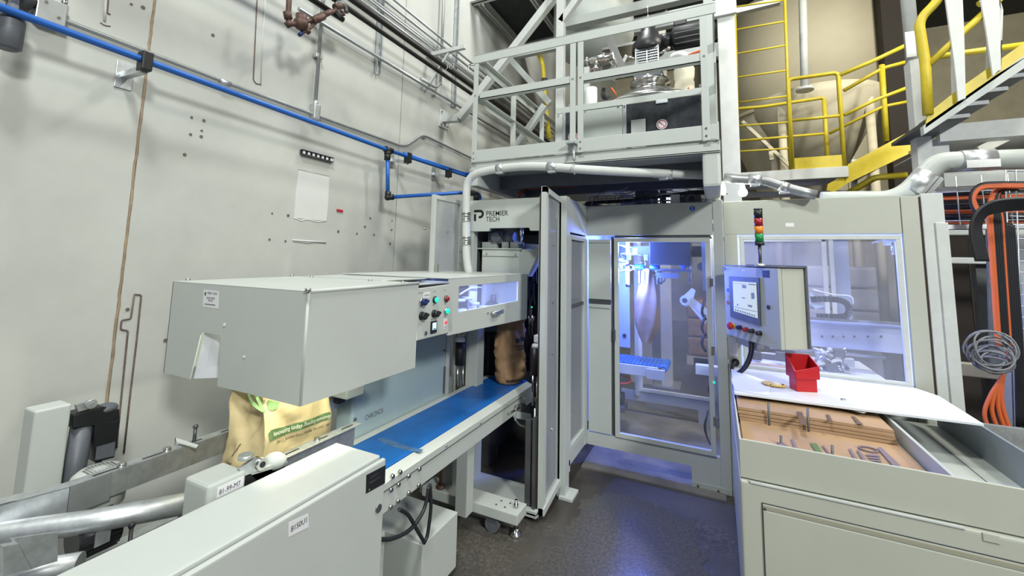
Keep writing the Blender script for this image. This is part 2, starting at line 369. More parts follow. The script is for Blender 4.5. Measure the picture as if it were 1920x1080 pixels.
# grey conduit with junction box and tee
t = thing('wall_conduit', 'grey conduit just above the blue pipe with a bump over the panel joint', 'conduit', (XW+.03, 2, 2.7))
XC = XW+.03
def cz(px, py): return at(px, py, X=XC)
g = G(); a = cz(62, 17); g.tube([Vector((XC, -1, 2.71)), cz(117, 37), cz(433, 158), cz(583, 213), cz(750, 273), cz(762, 273), cz(790, 254), cz(800, 256), cz(885, 297), cz(900, 303)], .0125, 10, fil=.04); g.out('conduit', ZINC, t)
g = G(); c = cz(590, 213); g.box(XW, XW+.06, c.y-.03, c.y+.03, c.z-.05, c.z+.07, .012); g.cyl(c+UP*.06, c+UP*.10, .016); g.out('tee_body', GALV, t)
g = G(); g.tube([c+UP*.08, c+UP*2.6], .0125); g.out('riser', ZINC, t)
g = G(); c2 = cz(422, 155); g.cyl(c2-Vector((0, .03, 0)), c2+Vector((0, .03, 0)), .018); c3 = c+UP*.45; g.box(XW, XW+.04, c3.y-.03, c3.y+.03, c3.z-.015, c3.z+.015, .004); c3 = cz(797, 256); g.box(XW, XW+.035, c3.y-.02, c3.y+.02, c3.z-.015, c3.z+.015); g.out('strap', GALV, t)
b0 = at(62, 14, X=XW+.03); b1 = at(118, 35, X=XW+.03)
t = thing('junction_box', 'bare metal junction box on the wall conduit at the top left', 'box', (XW, .6, 2.7))
g = G(); g.box(XW, XW+.07, b0.y, b1.y, b0.z-.055, b0.z+.055, .004); g.out('box_body', GALV, t)
g = G(); g.box(XW+.07, XW+.074, b0.y+.004, b1.y-.004, b0.z-.05, b0.z+.05); g.out('cover', ZINC, t)
g = G(); [g.cyl((XW+.074, y, z), (XW+.078, y, z), .006, n=8) for y, z in ((b0.y+.025, b0.z+.03), (b1.y-.025, b0.z-.02))]; g.cyl((XW+.035, b0.y+.09, b0.z+.055), (XW+.035, b0.y+.09, b0.z+.09), .012); g.out('screw', STEEL, t)
g = G(); g.cyl((XW+.05, b0.y-.07, b0.z+.02), (XW+.05, b0.y-.005, b0.z), .045, .03, n=14); g.out('conduit_hub', DSTEEL, t)
t = thing('cable_gland_fitting', 'dull grey cast fitting hanging on a vertical conduit at the top left corner', 'fitting', at(12, 95, X=-2.55))
a = at(14, 45, X=-2.55); b = at(12, 92, X=-2.55); g = G(); g.lathe(b, UP, [(.03, 0), (.042, .008), (.042, .12), (.036, .15), (.016, .16), (.016, .19)], 18); g.out('body', GREY, t)
g = G(); g.tube([b+UP*.18, b+UP*1.2], .014); g.out('conduit', ZINC, t)
# perforated strip on wall
t = thing('slotted_rail', 'short dark slotted rail fixed to the wall above the pale patch', 'rail', at(592, 292, X=XW))
a = at(562, 285, X=XW); b = at(622, 299, X=XW); g = G()
n_ = 7
g.box(XW, XW+.006, a.y, b.y, a.z-.017, a.z+.017)
for s_ in (-1, 1): g.box(XW+.006, XW+.03, a.y, b.y, a.z+s_*.017-.002, a.z+s_*.017+.002)
g.out('channel', DSTEEL, t)
g = G(); [g.box(XW+.02, XW+.022, a.y+(b.y-a.y)*(i+.25)/n_, a.y+(b.y-a.y)*(i+.75)/n_, a.z-.009, a.z+.010) for i in range(n_)]; g.out('slot_edge', LABEL, t)
# high wall conduits and black pipes
def runA(px, py, px2, py2, X, r, m, label, name='conduit', cat='conduit', grp=None, ext=(1.5, 3)):
    a = at(px, py, X=X); b = at(px2, py2, X=X); d = (b-a).normalized(); b2 = a+d*((b-a).length)
    z = (a.z+b.z)/2
    g = G(); g.tube([(X, a.y-ext[0], z), (X, b.y+ext[1], z)], r, 10)
    return tag(g.out(name, m), label, cat, grp)
BG = 'black pipes high on the left wall'
runA(623, 3, 885, 172, -2.38, .020, BLKP, 'lower of the two parallel black pipes high on the left wall', 'black_pipe', 'pipe', BG)
runA(645, 0, 890, 158, -2.46, .024, BLKP, 'upper thicker one of the two parallel black pipes high on the left wall', 'black_pipe', 'pipe', BG)
a = at(588, 0, X=-2.38); b = at(643, 37, X=-2.38); g = G(); g.tube([a+Vector((0, -1.2, 0)), b], .020)
tag(g.out('black_pipe', BLKP), 'black pipe ending in the bronze valve assembly at the top', 'pipe', BG)
CG = 'bundle of thin conduits at the top of the left wall'
for i, (x0, y0, lab) in enumerate(((676, 4, 'lowest'), (690, 4, 'second lowest'), (704, 10, 'middle'), (717, 6, 'second highest'), (731, 4, 'highest'))):
    runA(x0, y0, x0+160, y0+112, XW+.06, .0125, ZINC, lab+' grey conduit of the bundle at the top of the left wall', grp=CG, ext=(1.2, 3))
runA(560, 15, 850, 194, XW+.045, .0155, ZINC, 'single grey conduit running below the two black pipes', ext=(.0, 3))
SG = 'vertical strut channels high on the left wall'
for (px, py, top, lab) in ((704, 138, 1.6, 'long vertical strut channel on the wall under the conduit bundle'), (847, 202, 1.4, 'vertical strut channel on the wall beside the white diagonal brace')):
    b = at(px, py, X=XW); g = G(); g.box(XW, XW+.004, b.y-.022, b.y+.022, b.z, b.z+top); g.box(XW, XW+.04, b.y-.022, b.y-.018, b.z, b.z+top); g.box(XW, XW+.04, b.y+.018, b.y+.022, b.z, b.z+top)
    tag(g.out('strut_channel', GALV), lab, 'channel', SG)
b = at(825, 0, X=XW); g = G(); g.tube([(XW+.05, b.y, b.z-1.0), (XW+.05, b.y, b.z+1.2)], .014); g.tube([(XW+.05, b.y, b.z-.98), (XW+.07, b.y-.1, b.z-1.08), (XW+.06, b.y-.35, b.z-1.07)], .014, fil=.06)
tag(g.out('vertical_conduit', ZINC), 'vertical grey conduit dropping past the end of the conduit bundle', 'conduit')
# pipe hanger
t = thing('pipe_hanger', 'white steel hanger arm over the two black pipes', 'hanger', at(835, 125, X=-2.45))
a = at(814, 122, X=-2.6); b = at(844, 112, X=-2.3); g = G(); g.box(XW, -2.22, a.y-.02, a.y+.02, a.z+.10, a.z+.14, .003); g.out('arm', COLW, t)
for xx in (-2.46, -2.38):
    g = G(); g.cyl((xx, a.y, a.z-.02), (xx, a.y, a.z+.12), .005, n=8); g.out('rod', GALV, t)
    g = G(); z_ = a.z-.05; g.tube([(xx+.03*math.cos(k*math.pi/6), a.y, z_+.03*math.sin(k*math.pi/6)) for k in range(13)], .004, 6); g.out('ring', GALV, t)
g = G(); g.bar((XW+.01, a.y, a.z-.25), (-2.42, a.y, a.z+.10), .02, .02); g.out('brace', COLW, t)
# valve assembly
XV = -2.33
t = thing('valve_assembly', 'dark bronze valve and strainer hanging from pipes at the top', 'valve', at(568, 60, X=XV))
V = lambda x, y: at(x, y, X=XV)
g = G(); g.tube([V(543, -20), V(541, 18), V(541, 44), V(560, 46)], .016, fil=.02); g.tube([V(560, 46), V(575, 40), V(600, 33), V(632, 18), V(640, 20), V(645, 30)], .014, fil=.02); g.out('pipe', RUST, t)
g = G(); c = V(564, 45); g.ball(c, .042, (1, 1.1, 1)); g.cyl(c, c+UP*.06, .03, .034); g.out('valve_body', RUST, t)
for x, y, x2, y2, r in ((538, 22, 541, 36, .024), (538, 40, 545, 50, .022), (585, 40, 606, 30, .026), (608, 28, 620, 22, .019), (628, 14, 640, 10, .024)):
    g = G(); g.cyl(V(x, y), V(x2, y2), r, n=8); g.out('fitting', RUST, t)
g = G(); g.tube([V(598, 36), V(582, 52), V(564, 64)], .010); g.cyl(V(572, 54), V(580, 62), .016); g.out('drain_branch', RUST, t)
g = G(); g.cyl(V(567, 61), V(561, 66), .012); g.out('blue_cap', NAVYK, t, 'dark blue cap')
g = G(); c = V(640, 18); g.tube([c+Vector((0, math.cos(k*math.pi/8)*.045, math.sin(k*math.pi/8)*.045)) for k in range(13)], .016, 8); g.out('return_bend', DSTEEL, t)

# ================================================================== UPPER PLATFORM
t = thing('platform', 'grey railed steel platform above the bagging machine', 'platform', (-.9, 3.4, 2.37))
XL, XR, XM = -1.79, .0, -.915
g = G(); g.box(XL-.02, .03, YP, YP+.012, 2.445, 2.545, .003); g.out('toe_board', WHITE, t)
g = G(); g.box(XL-.04, .05, YP+.02, YP+.05, 2.365, 2.445, .004); g.box(XL-.04, .05, YP+.02, YP+.09, 2.365, 2.375); g.out('front_beam', WHITE, t)
g = G(); g.box(XL-.03, -.0, YP+.05, 5.2, 2.40, 2.445); g.out('deck_plate', WHITE2, t)
g = G(); g.box(XL-.06, XL+.02, YP+.03, 5.2, 2.25, 2.40, .004); g.out('side_beam', WHITE, t)
g = G(); g.box(-.06, .05, YP+.03, YF+.6, 2.14, 2.40, .02); g.out('side_beam', WHITE, t)
g = G(); g.box(XL+.02, -.06, 3.38, 3.44, 2.28, 2.40, .004); g.out('cross_beam', GREY, t)
g = G(); g.box(XL+.02, -.06, 3.95, 4.0, 2.30, 2.40, .004); g.out('cross_beam', GREY, t)
for nm, z0, z1, bv in (('top_rail', 3.30, 3.375, .01),):
    g = G(); g.box(XL-.03, .05, YP-.012, YP+.0, z0, z1, .003); g.box(XL-.03, .05, YP-.012, YP+.05, z1-.006, z1); g.out(nm, WHITE, t)
for (xa, xb) in ((XL+.04, XM-.035), (XM+.04, -.05)):
    g = G(); g.box(xa, xb, YP, YP+.005, 2.985, 3.045); g.box(xa, xb, YP, YP+.05, 2.985, 2.99); g.out('mid_rail', WHITE, t)
    g = G(); g.box(xa, xb, YP+.045, YP+.05, 2.99, 3.035); g.out('mid_rail_lip', WHITE2, t)
for xa in (XL, XM-.02, XM+.04, -.03):
    g = G(); g.box(xa-.022, xa+.022, YP-.009, YP-.001, 2.44, 3.298, .002); g.box(xa-.022, xa-.017, YP-.001, YP+.045, 2.55, 3.29); g.out('post', WHITE, t)
g = G()
for xa in (XL, XM-.02, XM+.04, -.03):
    for z in (2.47, 2.52, 3.015): bolt((xa, YP-.009, z), NY, .008, .006, g)
g.out('bolt', STEEL, t)
# side rails, going back
for (z, zz) in ((3.33, .07), (2.99, .055)):
    g = G(); g.box(XL-.02, XL-.014, YP, 5.1, z-zz/2, z+zz/2); g.box(XL-.02, XL+.03, YP, 5.1, z+zz/2-.006, z+zz/2); g.out('side_rail', WHITE, t)
for y in (3.68, 4.45, 5.08):
    g = G(); g.box(XL-.02, XL+.022, y-.02, y+.02, 2.44, 3.33, .003); g.out('post', WHITE, t)
g = G(); g.box(XL-.02, XL-.01, YP, 5.1, 2.445, 2.545); g.out('side_toe_board', WHITE, t)
g = G(); g.box(.03, .04, YP, YF+.4, 3.30, 3.37); g.box(.03, .04, YP, YF+.4, 2.96, 3.03); g.box(.03, .045, YP, YF+.4, 2.44, 2.56); g.box(.02, .05, YF, YF+.03, 2.44, 3.35); g.out('right_side_rail', WHITE, t)
# hook bracket
g = G(); g.tube([(XL-.01, YP-.0, 3.29), (XL-.07, YP-.02, 3.30), (XL-.07, YP-.02, 3.25), (XL-.05, YP-.02, 3.22)], .008, 8, fil=.02); g.out('hook', STEEL, t)
# white frame above with braces
YU = 3.5
t = thing('mixer_stand', 'white square tube frame with smoked panels behind the platform railing', 'frame', (-.65, YU, 2.45))
x0 = at(1049, 100, Y=YU).x
g = G(); g.box(x0-.035, x0+.035, YU, YU+.07, 2.445, 5.2, .004); g.out('post', COLW, t)
g = G(); g.box(-.03, .04, YU, YU+.07, 2.445, 5.2, .004); g.out('post', WHITE, t)
zt = at(1200, 185, Y=YU).z
g = G(); g.box(x0-.03, -.03, YU-.005, YU+.04, zt-.035, zt+.02, .003); g.out('top_bar', WHITE, t)
xa = at(1100, 240, Y=YU).x; xb = at(1167, 240, Y=YU).x; xc = at(1174, 240, Y=YU).x; xd = at(1314, 200, Y=YU).x
g = G(); g.box(x0+.06, xa-.04, YU+.005, YU+.012, 2.45, zt-.04); g.out('smoked_panel', SMOKE, t)
g = G(); g.box(xa-.03, xb, YU-.012, YU-.004, 2.45, zt-.045, .002); g.out('access_panel', WHITE2, t)
g = G(); g.box(xc, xd, YU+.005, YU+.012, 2.45, zt-.04); g.out('smoked_panel', SMOKE, t)
g = G(); [g.box(x-.014, x+.014, YU-.006, YU+.0, 2.45, zt-.03) for x in (x0+.05, xb+.02, xd+.02)]; g.out('panel_clip', GALV, t)
g = G(); xe = at(1184, 240, Y=YU).x; xf = at(1211, 235, Y=YU).x; g.box(xe, xf, YU-.02, YU-.012, 2.45, at(1190, 226, Y=YU).z, .002); g.out('switch_plate', WHITE2, t)
g = G(); g.box(at(1230, 190, Y=YU).x, at(1252, 190, Y=YU).x, YU-.01, YU-.004, zt-.065, zt-.035); g.out('top_clip', GALV, t)
g = G()
for x in (x0, xa-.01, xb-.03, xb+.02, xd+.02): bolt((x, YU-.012, zt-.05), NY, .009, .008, g)
bolt((x0+.1, YU-.005, zt+.025), UP, .01, .015, g); bolt((xd, YU-.005, zt+.025), UP, .01, .02, g); g.out('bolt', STEEL, t)
def nosign(cx, cy, Y, r):
    c = at(cx, cy, Y=Y); c.y = Y
    g = G(); g.cyl(c, c+NY*.002, r, n=28); s_ = g.out('warning_sticker', LABEL, t)
    g = G(); c1 = c+NY*.003; g.tube([c1+Vector((math.cos(k*math.pi/14), 0, math.sin(k*math.pi/14)))*r*.78 for k in range(29)], r*.07, 6); g.tube([c1+Vector((-.55, 0, .55))*r, c1+Vector((.55, 0, -.55))*r], r*.06, 6); g.out('prohibition_mark', SIGNR, s_)
nosign(1241, 233, YU-.0, .042); nosign(1074, 256, YU-.0, .042)
def brace(p, q, w, m, label, plate=None, mid=None):
    tt = thing('brace', label, 'brace', p)
    g = G()
    pts = [p]+([mid] if mid else [])+[q]
    for i in range(len(pts)-1): g.bar(pts[i], pts[i+1], w, w, up=(0, 1, 0), bev=.003)
    g.out('tube', m, tt)
    if plate:
        g = G(); g.box(XW, XW+.012, p.y-.09, p.y+.09, p.z-.1, p.z+.1, .003); g.out('wall_plate', m, tt)
        g = G(); [bolt((XW+.012, p.y+a, p.z+b), PX_, .012, .012, g) for a in (-.06, .06) for b in (-.07, .07)]; g.out('anchor_bolt', STEEL, tt)
YB = 3.72
brace(at(833, 224, X=XW+.01), at(1052, -22, Y=YB), .075, COLW, 'white diagonal brace bolted to the left wall and rising behind the railing', True, at(862, 222, Y=YB))
brace(at(1052, 42, Y=YU+.03), at(1092, -14, Y=YU+.03), .06, COLW, 'short white diagonal brace right of the tall white post')
brace(at(968, 275, Y=4.3), at(1022, 198, Y=4.3), .07, WHITE2, 'grey diagonal brace rising from the platform deck behind the left railing')
brace(at(958, 112, Y=4.6), at(1032, 195, Y=4.6), .07, WHITE2, 'grey diagonal brace falling towards the tall white post behind the railing')
g = G(); a = at(985, 37, Y=4.5); g.bar(at(965, 105, Y=4.6), at(1045, 88, Y=4.6), .07, .07)
tag(g.out('cross_beam', WHITE2), 'grey cross beam joining the two diagonal braces behind the top rail', 'beam')
g = G(); a = at(1062, 45, Y=4.4); b = at(1330, -18, Y=4.4); g.box(-1.5, .15, 4.4, 4.5, a.z-.03, a.z+.07, .004)
tag(g.out('roof_channel', WHITE2), 'grey horizontal channel crossing above the mixer behind the top rail', 'beam')
g = G(); a = at(1180, 105, Y=5.4); g.box(-1.3, .2, 5.4, 5.5, 4.12, 4.3, .004); g.box(-1.3, .2, 5.5, 5.6, 4.7, 4.9, .004)
tag(g.out('rear_beams', WHITE2), 'pair of grey rear beams high behind the black gear motor', 'beam')
# column right of platform and far column
g = G(); a = at(1362, 10, Y=5.2).x; g.box(.10, .28, 5.2, 5.38, 0, 7.3, .006); g.box(.04, .30, 5.16, 5.2, 4.5, 4.7, .004)
tag(g.out('steel_column', COLW), 'tall white steel column rising right of the platform', 'column')

# stainless mixer on the platform
tx, ty, tz = -.53, 4.15, 2.95
t = thing('mixer', 'stainless steel domed hopper with black gear motor on top', 'mixer', (tx, ty, 2.45))
g = G(); g.lathe((tx, ty, 2.45), UP, [(.46, 0), (.46, .62), (.50, .63), (.50, .67), (.455, .70), (.30, .79), (.16, .83)], 40); g.out('hopper_lid', STEEL, t)
g = G(); g.lathe((tx, ty, 3.26), UP, [(.20, 0), (.20, .03), (.15, .04), (.15, .10), (.19, .11), (.19, .135)], 28); g.out('neck_flange', STEEL, t)
g = G(); [bolt((tx+.18*math.cos(k*.785), ty+.18*math.sin(k*.785), 3.395), UP, .014, .02, g) for k in range(8)]; g.out('flange_bolt', STEEL, t)
cx_ = -.54; g = G(); g.box(cx_-.13, cx_+.13, 4.03, 4.27, 3.39, 3.51, .01); g.out('gearbox_foot', GREY, t)
g = G(); g.cyl((cx_, ty, 3.51), (cx_, ty, 3.70), .10, n=20); lant = g.out('lantern', DGREY, t)
g = G(); [g.box(cx_-.105+k*.105-.006, cx_-.105+k*.105+.006, 4.03, 4.04, 3.51, 3.71) for k in range(3)]; g.box(cx_-.105, cx_+.105, 4.03, 4.04, 3.69, 3.72)
for i in range(10):
    for j in range(7):
        if abs(i-4.5) < .6: continue
        x = cx_-.095+i*.021+(.008 if j % 2 else 0); z = 3.52+j*.026; g.box(x-.006, x+.006, 4.034, 4.036, z, z+.006)
for j in range(8): z = 3.512+j*.026; g.box(cx_-.1, cx_+.1, 4.036, 4.038, z, z+.010)
g.out('mesh_guard', ZINC, t)
g = G(); g.lathe((cx_, ty, 3.70), UP, [(.15, 0), (.16, .02), (.15, .10), (.11, .15), (.10, .20), (.07, .22), (.07, .27), (.05, .29)], 24); g.out('gear_housing', BLACK, t)
g = G(); g.cyl((cx_+.10, ty, 3.80), (cx_+.22, ty, 3.80), .07); g.lathe((cx_+.22, ty, 3.80), PX_, [(.075, 0), (.11, .02), (.105, .30), (.10, .36), (.06, .39)], 20); mo = g.out('motor', BLACK, t)
g = G()
for k in range(14):
    a = k*math.pi/7; c = Vector((cx_+.25, ty+.107*math.cos(a), 3.80+.107*math.sin(a))); g.bar(c, c+PX_*.26, .006, .012)
g.out('cooling_fin', BLACK, mo)
g = G(); g.box(cx_+.24, cx_+.36, ty-.06, ty+.06, 3.90, 3.95, .01); g.out('terminal_box', BLACK, mo)
g = G(); g.cyl((cx_, ty, 3.98), (cx_, ty, 4.20), .004, n=6); g.out('lifting_rod', STEEL, t)
for s_ in (-1, 1):
    g = G(); g.cyl((cx_+s_*.10, 4.05, 3.62), (cx_+s_*.19, 4.03, 3.65), .012); g.ball((cx_+s_*.2, 4.03, 3.655), .018); g.out('guard_latch', STEEL, t)
g = G(); g.bar((cx_-.19, 4.02, 3.655), (cx_-.32, 4.0, 3.42), .02, .03); g.out('latch_strap', WIN, t)
t = thing('filter_sock', 'ivory fabric filter sock with white cap standing beside the gear motor', 'filter', (-.22, 4.0, 3.12))
g = G(); g.lathe((-.21, 4.0, 3.10), UP, [(.07, 0), (.085, .02), (.085, .17), (.078, .20), (.088, .24), (.09, .30), (.07, .36), (.03, .385)], 22); g.out('sock', IVORY, t)
g = G(); g.cyl((-.25, 3.97, 3.49), (-.25, 3.97, 3.545), .075, n=20); g.box(-.25, -.14, 3.95, 3.99, 3.51, 3.54, .004); g.out('cap', LABEL, t)
g = G(); g.tube([(-.17, 3.96, 3.52), (-.08, 3.95, 3.535), (-.03, 3.94, 3.53)], .012); g.out('cord', ORANGE, t); 
t = thing('discharge_chute', 'slim stainless chute leaning into the mixer lid', 'chute', (-.66, 3.9, 3.2))
g = G(); g.bar(at(1172, 140, Y=3.9), at(1143, 74, Y=3.9), .07, .10, up=(0, 1, 0)); g.out('tube', STEEL, t)
g = G(); g.prism([at(x, y, Y=3.88) for x, y in ((1141, 116), (1153, 112), (1158, 131))], (0, .02, 0)); g.out('gusset', COLW, t)
t = thing('tee_pipework', 'stainless pipe tee with clamps left of the mixer', 'pipework', at(1118, 120, Y=3.8))
g = G(); g.cyl(at(1094, 118, Y=3.8), at(1150, 104, Y=3.8), .035); g.cyl(at(1119, 112, Y=3.8), at(1117, 144, Y=3.8), .028); g.out('pipe', STEEL, t)
for x, y in ((1102, 116), (1134, 108)):
    g = G(); c = at(x, y, Y=3.8); g.cyl(c-Vector((.008, 0, 0)), c+Vector((.008, 0, .002)), .046); g.out('clamp', STEEL, t)
g = G(); c = at(1117, 130, Y=3.8); g.cyl(c-UP*.012, c+UP*.012, .04); g.out('clamp', STEEL, t)
g = G(); c = at(1117, 146, Y=3.8); g.cyl(c-UP*.008, c+UP*.012, .075); g.out('orange_gasket', ORANGE, t, 'orange gasket ring')
g = G(); c = at(1101, 160, Y=3.8); g.bar((c.x, 3.8, 2.5), (c.x, 3.8, at(1101, 127, Y=3.8).z), .05, .05); g.out('white_leg', COLW, t, 'white square leg')
g = G(); c = at(1109, 180, Y=3.75); g.cyl((c.x, 3.75, 2.45), (c.x, 3.75, at(1109, 166, Y=3.75).z), .055); tag(g.out('standpipe', COLW), 'white round standpipe behind the railing left of the mixer', 'pipe')
t = thing('cable_bunch', 'bunch of black and orange cables hanging left of the mixer lid', 'cables', at(1135, 185, Y=3.8))
g = G(); [g.tube([at(1130+k, 165, Y=3.8), at(1127+k*2, 178, Y=3.78), at(1132+k, 188, Y=3.8), at(1137+k*2, 180, Y=3.8)], .007, 6, fil=.05) for k in range(5)]; g.out('black_cable', BCABLE, t)
g = G(); g.tube([at(1146, 164, Y=3.8), at(1155, 178, Y=3.82)], .009); g.out('orange_cable', ORANGE, t)
g = G(); a = at(1288, 160, Y=3.95); g.tube([a, at(1294, 172, Y=3.9)], .009, 8); tag(g.out('orange_hose', ORANGE), 'short orange hose at the right rim of the mixer lid', 'hose')
t = thing('overhead_dome', 'big pale domed vessel underside hanging above the tee pipework', 'vessel', at(1120, 80, Y=5.0))
c = at(1112, 80, Y=5.0); g = G(); g.lathe(c-UP*.25, UP, [(.03, 0), (.25, .03), (.42, .12), (.5, .28), (.5, 1.3)], 30); g.out('shell', WHITE2, t)
g = G(); c = at(1175, 85, Y=4.6); g.box(c.x-.28, c.x+.22, 4.6, 5.0, c.z, c.z+.03); g.out('hatch_plate', STEEL, t)
t = thing('yellow_hose', 'yellow hose hanging behind the left half of the railing', 'hose', at(1020, 140, Y=4.7)); g = G(); g.tube([at(1010, 100, Y=4.7), at(1018, 120, Y=4.7), at(1020, 150, Y=4.7), at(1023, 200, Y=4.7), at(1030, 260, Y=4.7)], .028, 10, fil=.2); g.out('hose', YEL, t)
g = G(); c = at(1021, 155, Y=4.7); g.cyl(c-UP*.06, c+UP*.05, .04); g.out('fitting', DSTEEL, t)
g = G(); [g.tube([at(1160+16*k, 52-3*k, Y=5.8), at(1172+16*k, 30-3*k, Y=5.8)], .03) for k in range(4)]; tag(g.out('overhead_pipe_stubs', DSTEEL), 'row of dark pipe stubs above the top rail under the ceiling', 'pipes')

# ================================================================== DUST EXTRACTION HOSE
def hose(pts, r, m, label, coup=(), clamps=(), name='extraction_hose'):
    P = [at(x, y, **k) for x, y, k in pts]; c = sum(P, Vector())/len(P)
    tt = thing(name, label, 'hose', (c.x, c.y, min(p.z for p in P)))
    g = G(); g.tube(P, r, 18, fil=.22); g.out('tube', m, tt)
    for i in coup:
        x, y, x2, y2, k = i; a, b = at(x, y, **k), at(x2, y2, **k); d = (b-a)
        g = G()
        for s_ in (0, .35, .7, 1): g.cyl(a+d*s_-d.normalized()*.006, a+d*s_+d.normalized()*.006, r*1.22, n=18)
        g.cyl(a, b, r*1.08, n=18); g.out('coupling', STEEL, tt)
    for i in clamps:
        x, y, x2, y2, k = i; a, b = at(x, y, **k), at(x2, y2, **k)
        g = G(); g.cyl(a, b, r*1.12, n=18); m_ = (a+b)/2; g.box(m_.x-.03, m_.x+.03, m_.y-.02, m_.y+.02, m_.z-r*1.45, m_.z-r*.9, .004); g.out('clamp', GALV, tt)
    return tt
K = dict(Y=2.78)
hose([(881, 520, K), (875, 490, K), (874, 440, K), (875, 330, K), (925, 317, K), (1000, 310, K), (1080, 317, K), (1180, 323, dict(Y=3.02)), (1345, 329, dict(Y=3.25))], .031, COLW,
     'fat white extraction hose curving over the machine header and under the platform', [(874, 400, 874, 414, K), (874, 445, 874, 458, K)], [(932, 316, 944, 315, K), (1027, 312, 1044, 314, K), (1226, 325, 1262, 327, dict(Y=3.13))])
t = thing('hose_hanger', 'threaded hanger rod and strap holding the white hose under the platform', 'hanger', at(1076, 300, Y=2.85))
g = G(); g.cyl(at(1076, 268, Y=2.93), at(1076, 300, Y=2.85), .008); g.box(-.97, -.90, 2.88, 2.95, 2.50, 2.515); g.out('rod', GALV, t)
g = G(); c = at(1077, 317, Y=2.78); g.tube([c+Vector((0, math.cos(k*math.pi/8), math.sin(k*math.pi/8)))*.036 for k in range(17)], .004, 6); g.out('strap', GALV, t)
K2 = dict(Y=3.5)
hose([(1357, 333, K2), (1395, 337, K2), (1430, 337, K2), (1480, 354, K2), (1530, 366, K2)], .034, ZINC, 'short grey flexible duct sloping down right of the white pillar', [], [(1403, 336, 1428, 337, K2), (1462, 348, 1478, 353, K2)])
K3 = dict(Y=3.72)
hose([(1540, 376, K3), (1600, 375, K3), (1688, 376, K3), (1758, 304, K3), (1800, 302, K3), (2000, 296, K3)], .064, WHITE2, 'large white duct bending upward at the right pillar and leaving to the right', [], [], 'main_duct')
t = thing('duct_coupling', 'ribbed metal coupling on the rising bend of the large white duct', 'coupling', at(1722, 344, Y=3.72))
g = G(); a = at(1708, 362, Y=3.72); b = at(1738, 326, Y=3.72); g.cyl(a, b, .071, n=22); g.out('sleeve', GALV, t)
g = G(); d = (b-a).normalized(); s_ = Vector((.5, -.6, -.45)).normalized()*.072; g.bar(a+s_, b+s_, .03, .05); g.bar(a+s_*1.1, b+s_*1.1, .05, .015); g.out('clamp_bar', STEEL, t)
t = thing('duct_coupling', 'metal coupling on the level stretch of the large white duct', 'coupling', at(1830, 300, Y=3.72))
g = G(); a = at(1800, 302, Y=3.72); b = at(1862, 299, Y=3.72); g.cyl(a, b, .071, n=22); g.out('sleeve', GALV, t)
g = G(); s_ = Vector((0, -.85, -.5)).normalized()*.072; g.bar(a+s_, b+s_, .03, .05); g.out('clamp_bar', STEEL, t)

# ================================================================== MAIN ENCLOSURE
t = thing('bagging_enclosure', 'light grey guarded bagging machine enclosure with glazed door and window', 'machine', (-.2, 4, 0))
ENC = t
g = G()   # low header with notch over the belt
xl, xr, n0, n1 = -1.83, -1.19, at(918, 430, Y=YP).x, at(992, 430, Y=YP).x
g.prism([(xl, YP, 1.866), (n0-.01, YP, 1.866), (n0, YP, 1.89), (n1, YP, 1.89), (n1+.01, YP, 1.866), (xr, YP, 1.866), (xr, YP, 2.12), (xl, YP, 2.12)], (0, .03, 0)); g.box(xl, xr, YP+.02, YP+.1, 2.10, 2.12); g.out('front_header', WHITE, t)
# lettering and emblem on the low header
a = at(911, 405, Y=YP); text('PREMIER', (a.x, YP, a.z), PX_, UP, .056, INK, t, 'header_lettering', width=at(952, 404, Y=YP).x-a.x, bold=.0004)
a = at(911, 415.6, Y=YP); text('TECH', (a.x, YP, a.z), PX_, UP, .056, INK, t, 'header_lettering', width=at(936, 415, Y=YP).x-a.x, bold=.0004)
def emblem(o, s, Y, parent):   # folded letter P
    g = G(); o = Vector(o)
    outer = [(-.5, .5)]+[(.12+.38*math.sin(k*math.pi/10), .12+.38*math.cos(k*math.pi/10)) for k in range(11)]+[(-.02, -.26)]
    inner = [(-.02, -.04)]+[(.12+.16*math.sin(k*math.pi/10), .12+.16*math.cos(k*math.pi/10)) for k in range(10, -1, -1)]+[(-.5, .28)]
    g.prism([o+Vector((x*s, -.0012, z*s)) for x, z in outer+inner], (0, .001, 0))
    g.prism([o+Vector((x*s, -.0012, z*s)) for x, z in ((-.5, .12), (-.28, .12), (-.28, -.5), (-.42, -.5), (-.5, -.42))], (0, .001, 0))
    g.out('emblem', INK, parent)
a = at(898, 404, Y=YP); emblem((a.x, YP, a.z), .093, YP, t)
g = G(); g.box(-1.20, -1.12, YP, YP+.12, 0, 2.13, .004); g.out('front_post', WHITE2, t)
g = G(); g.box(-1.12, -1.10, YP-.02, YP+.1, .02, 2.13); g.out('seal_strip', DSTEEL, t)
g = G(); g.box(xl-.02, xl+.05, YP+.01, YP+.08, 0, 2.12, .004); g.out('front_post', WHITE2, t)
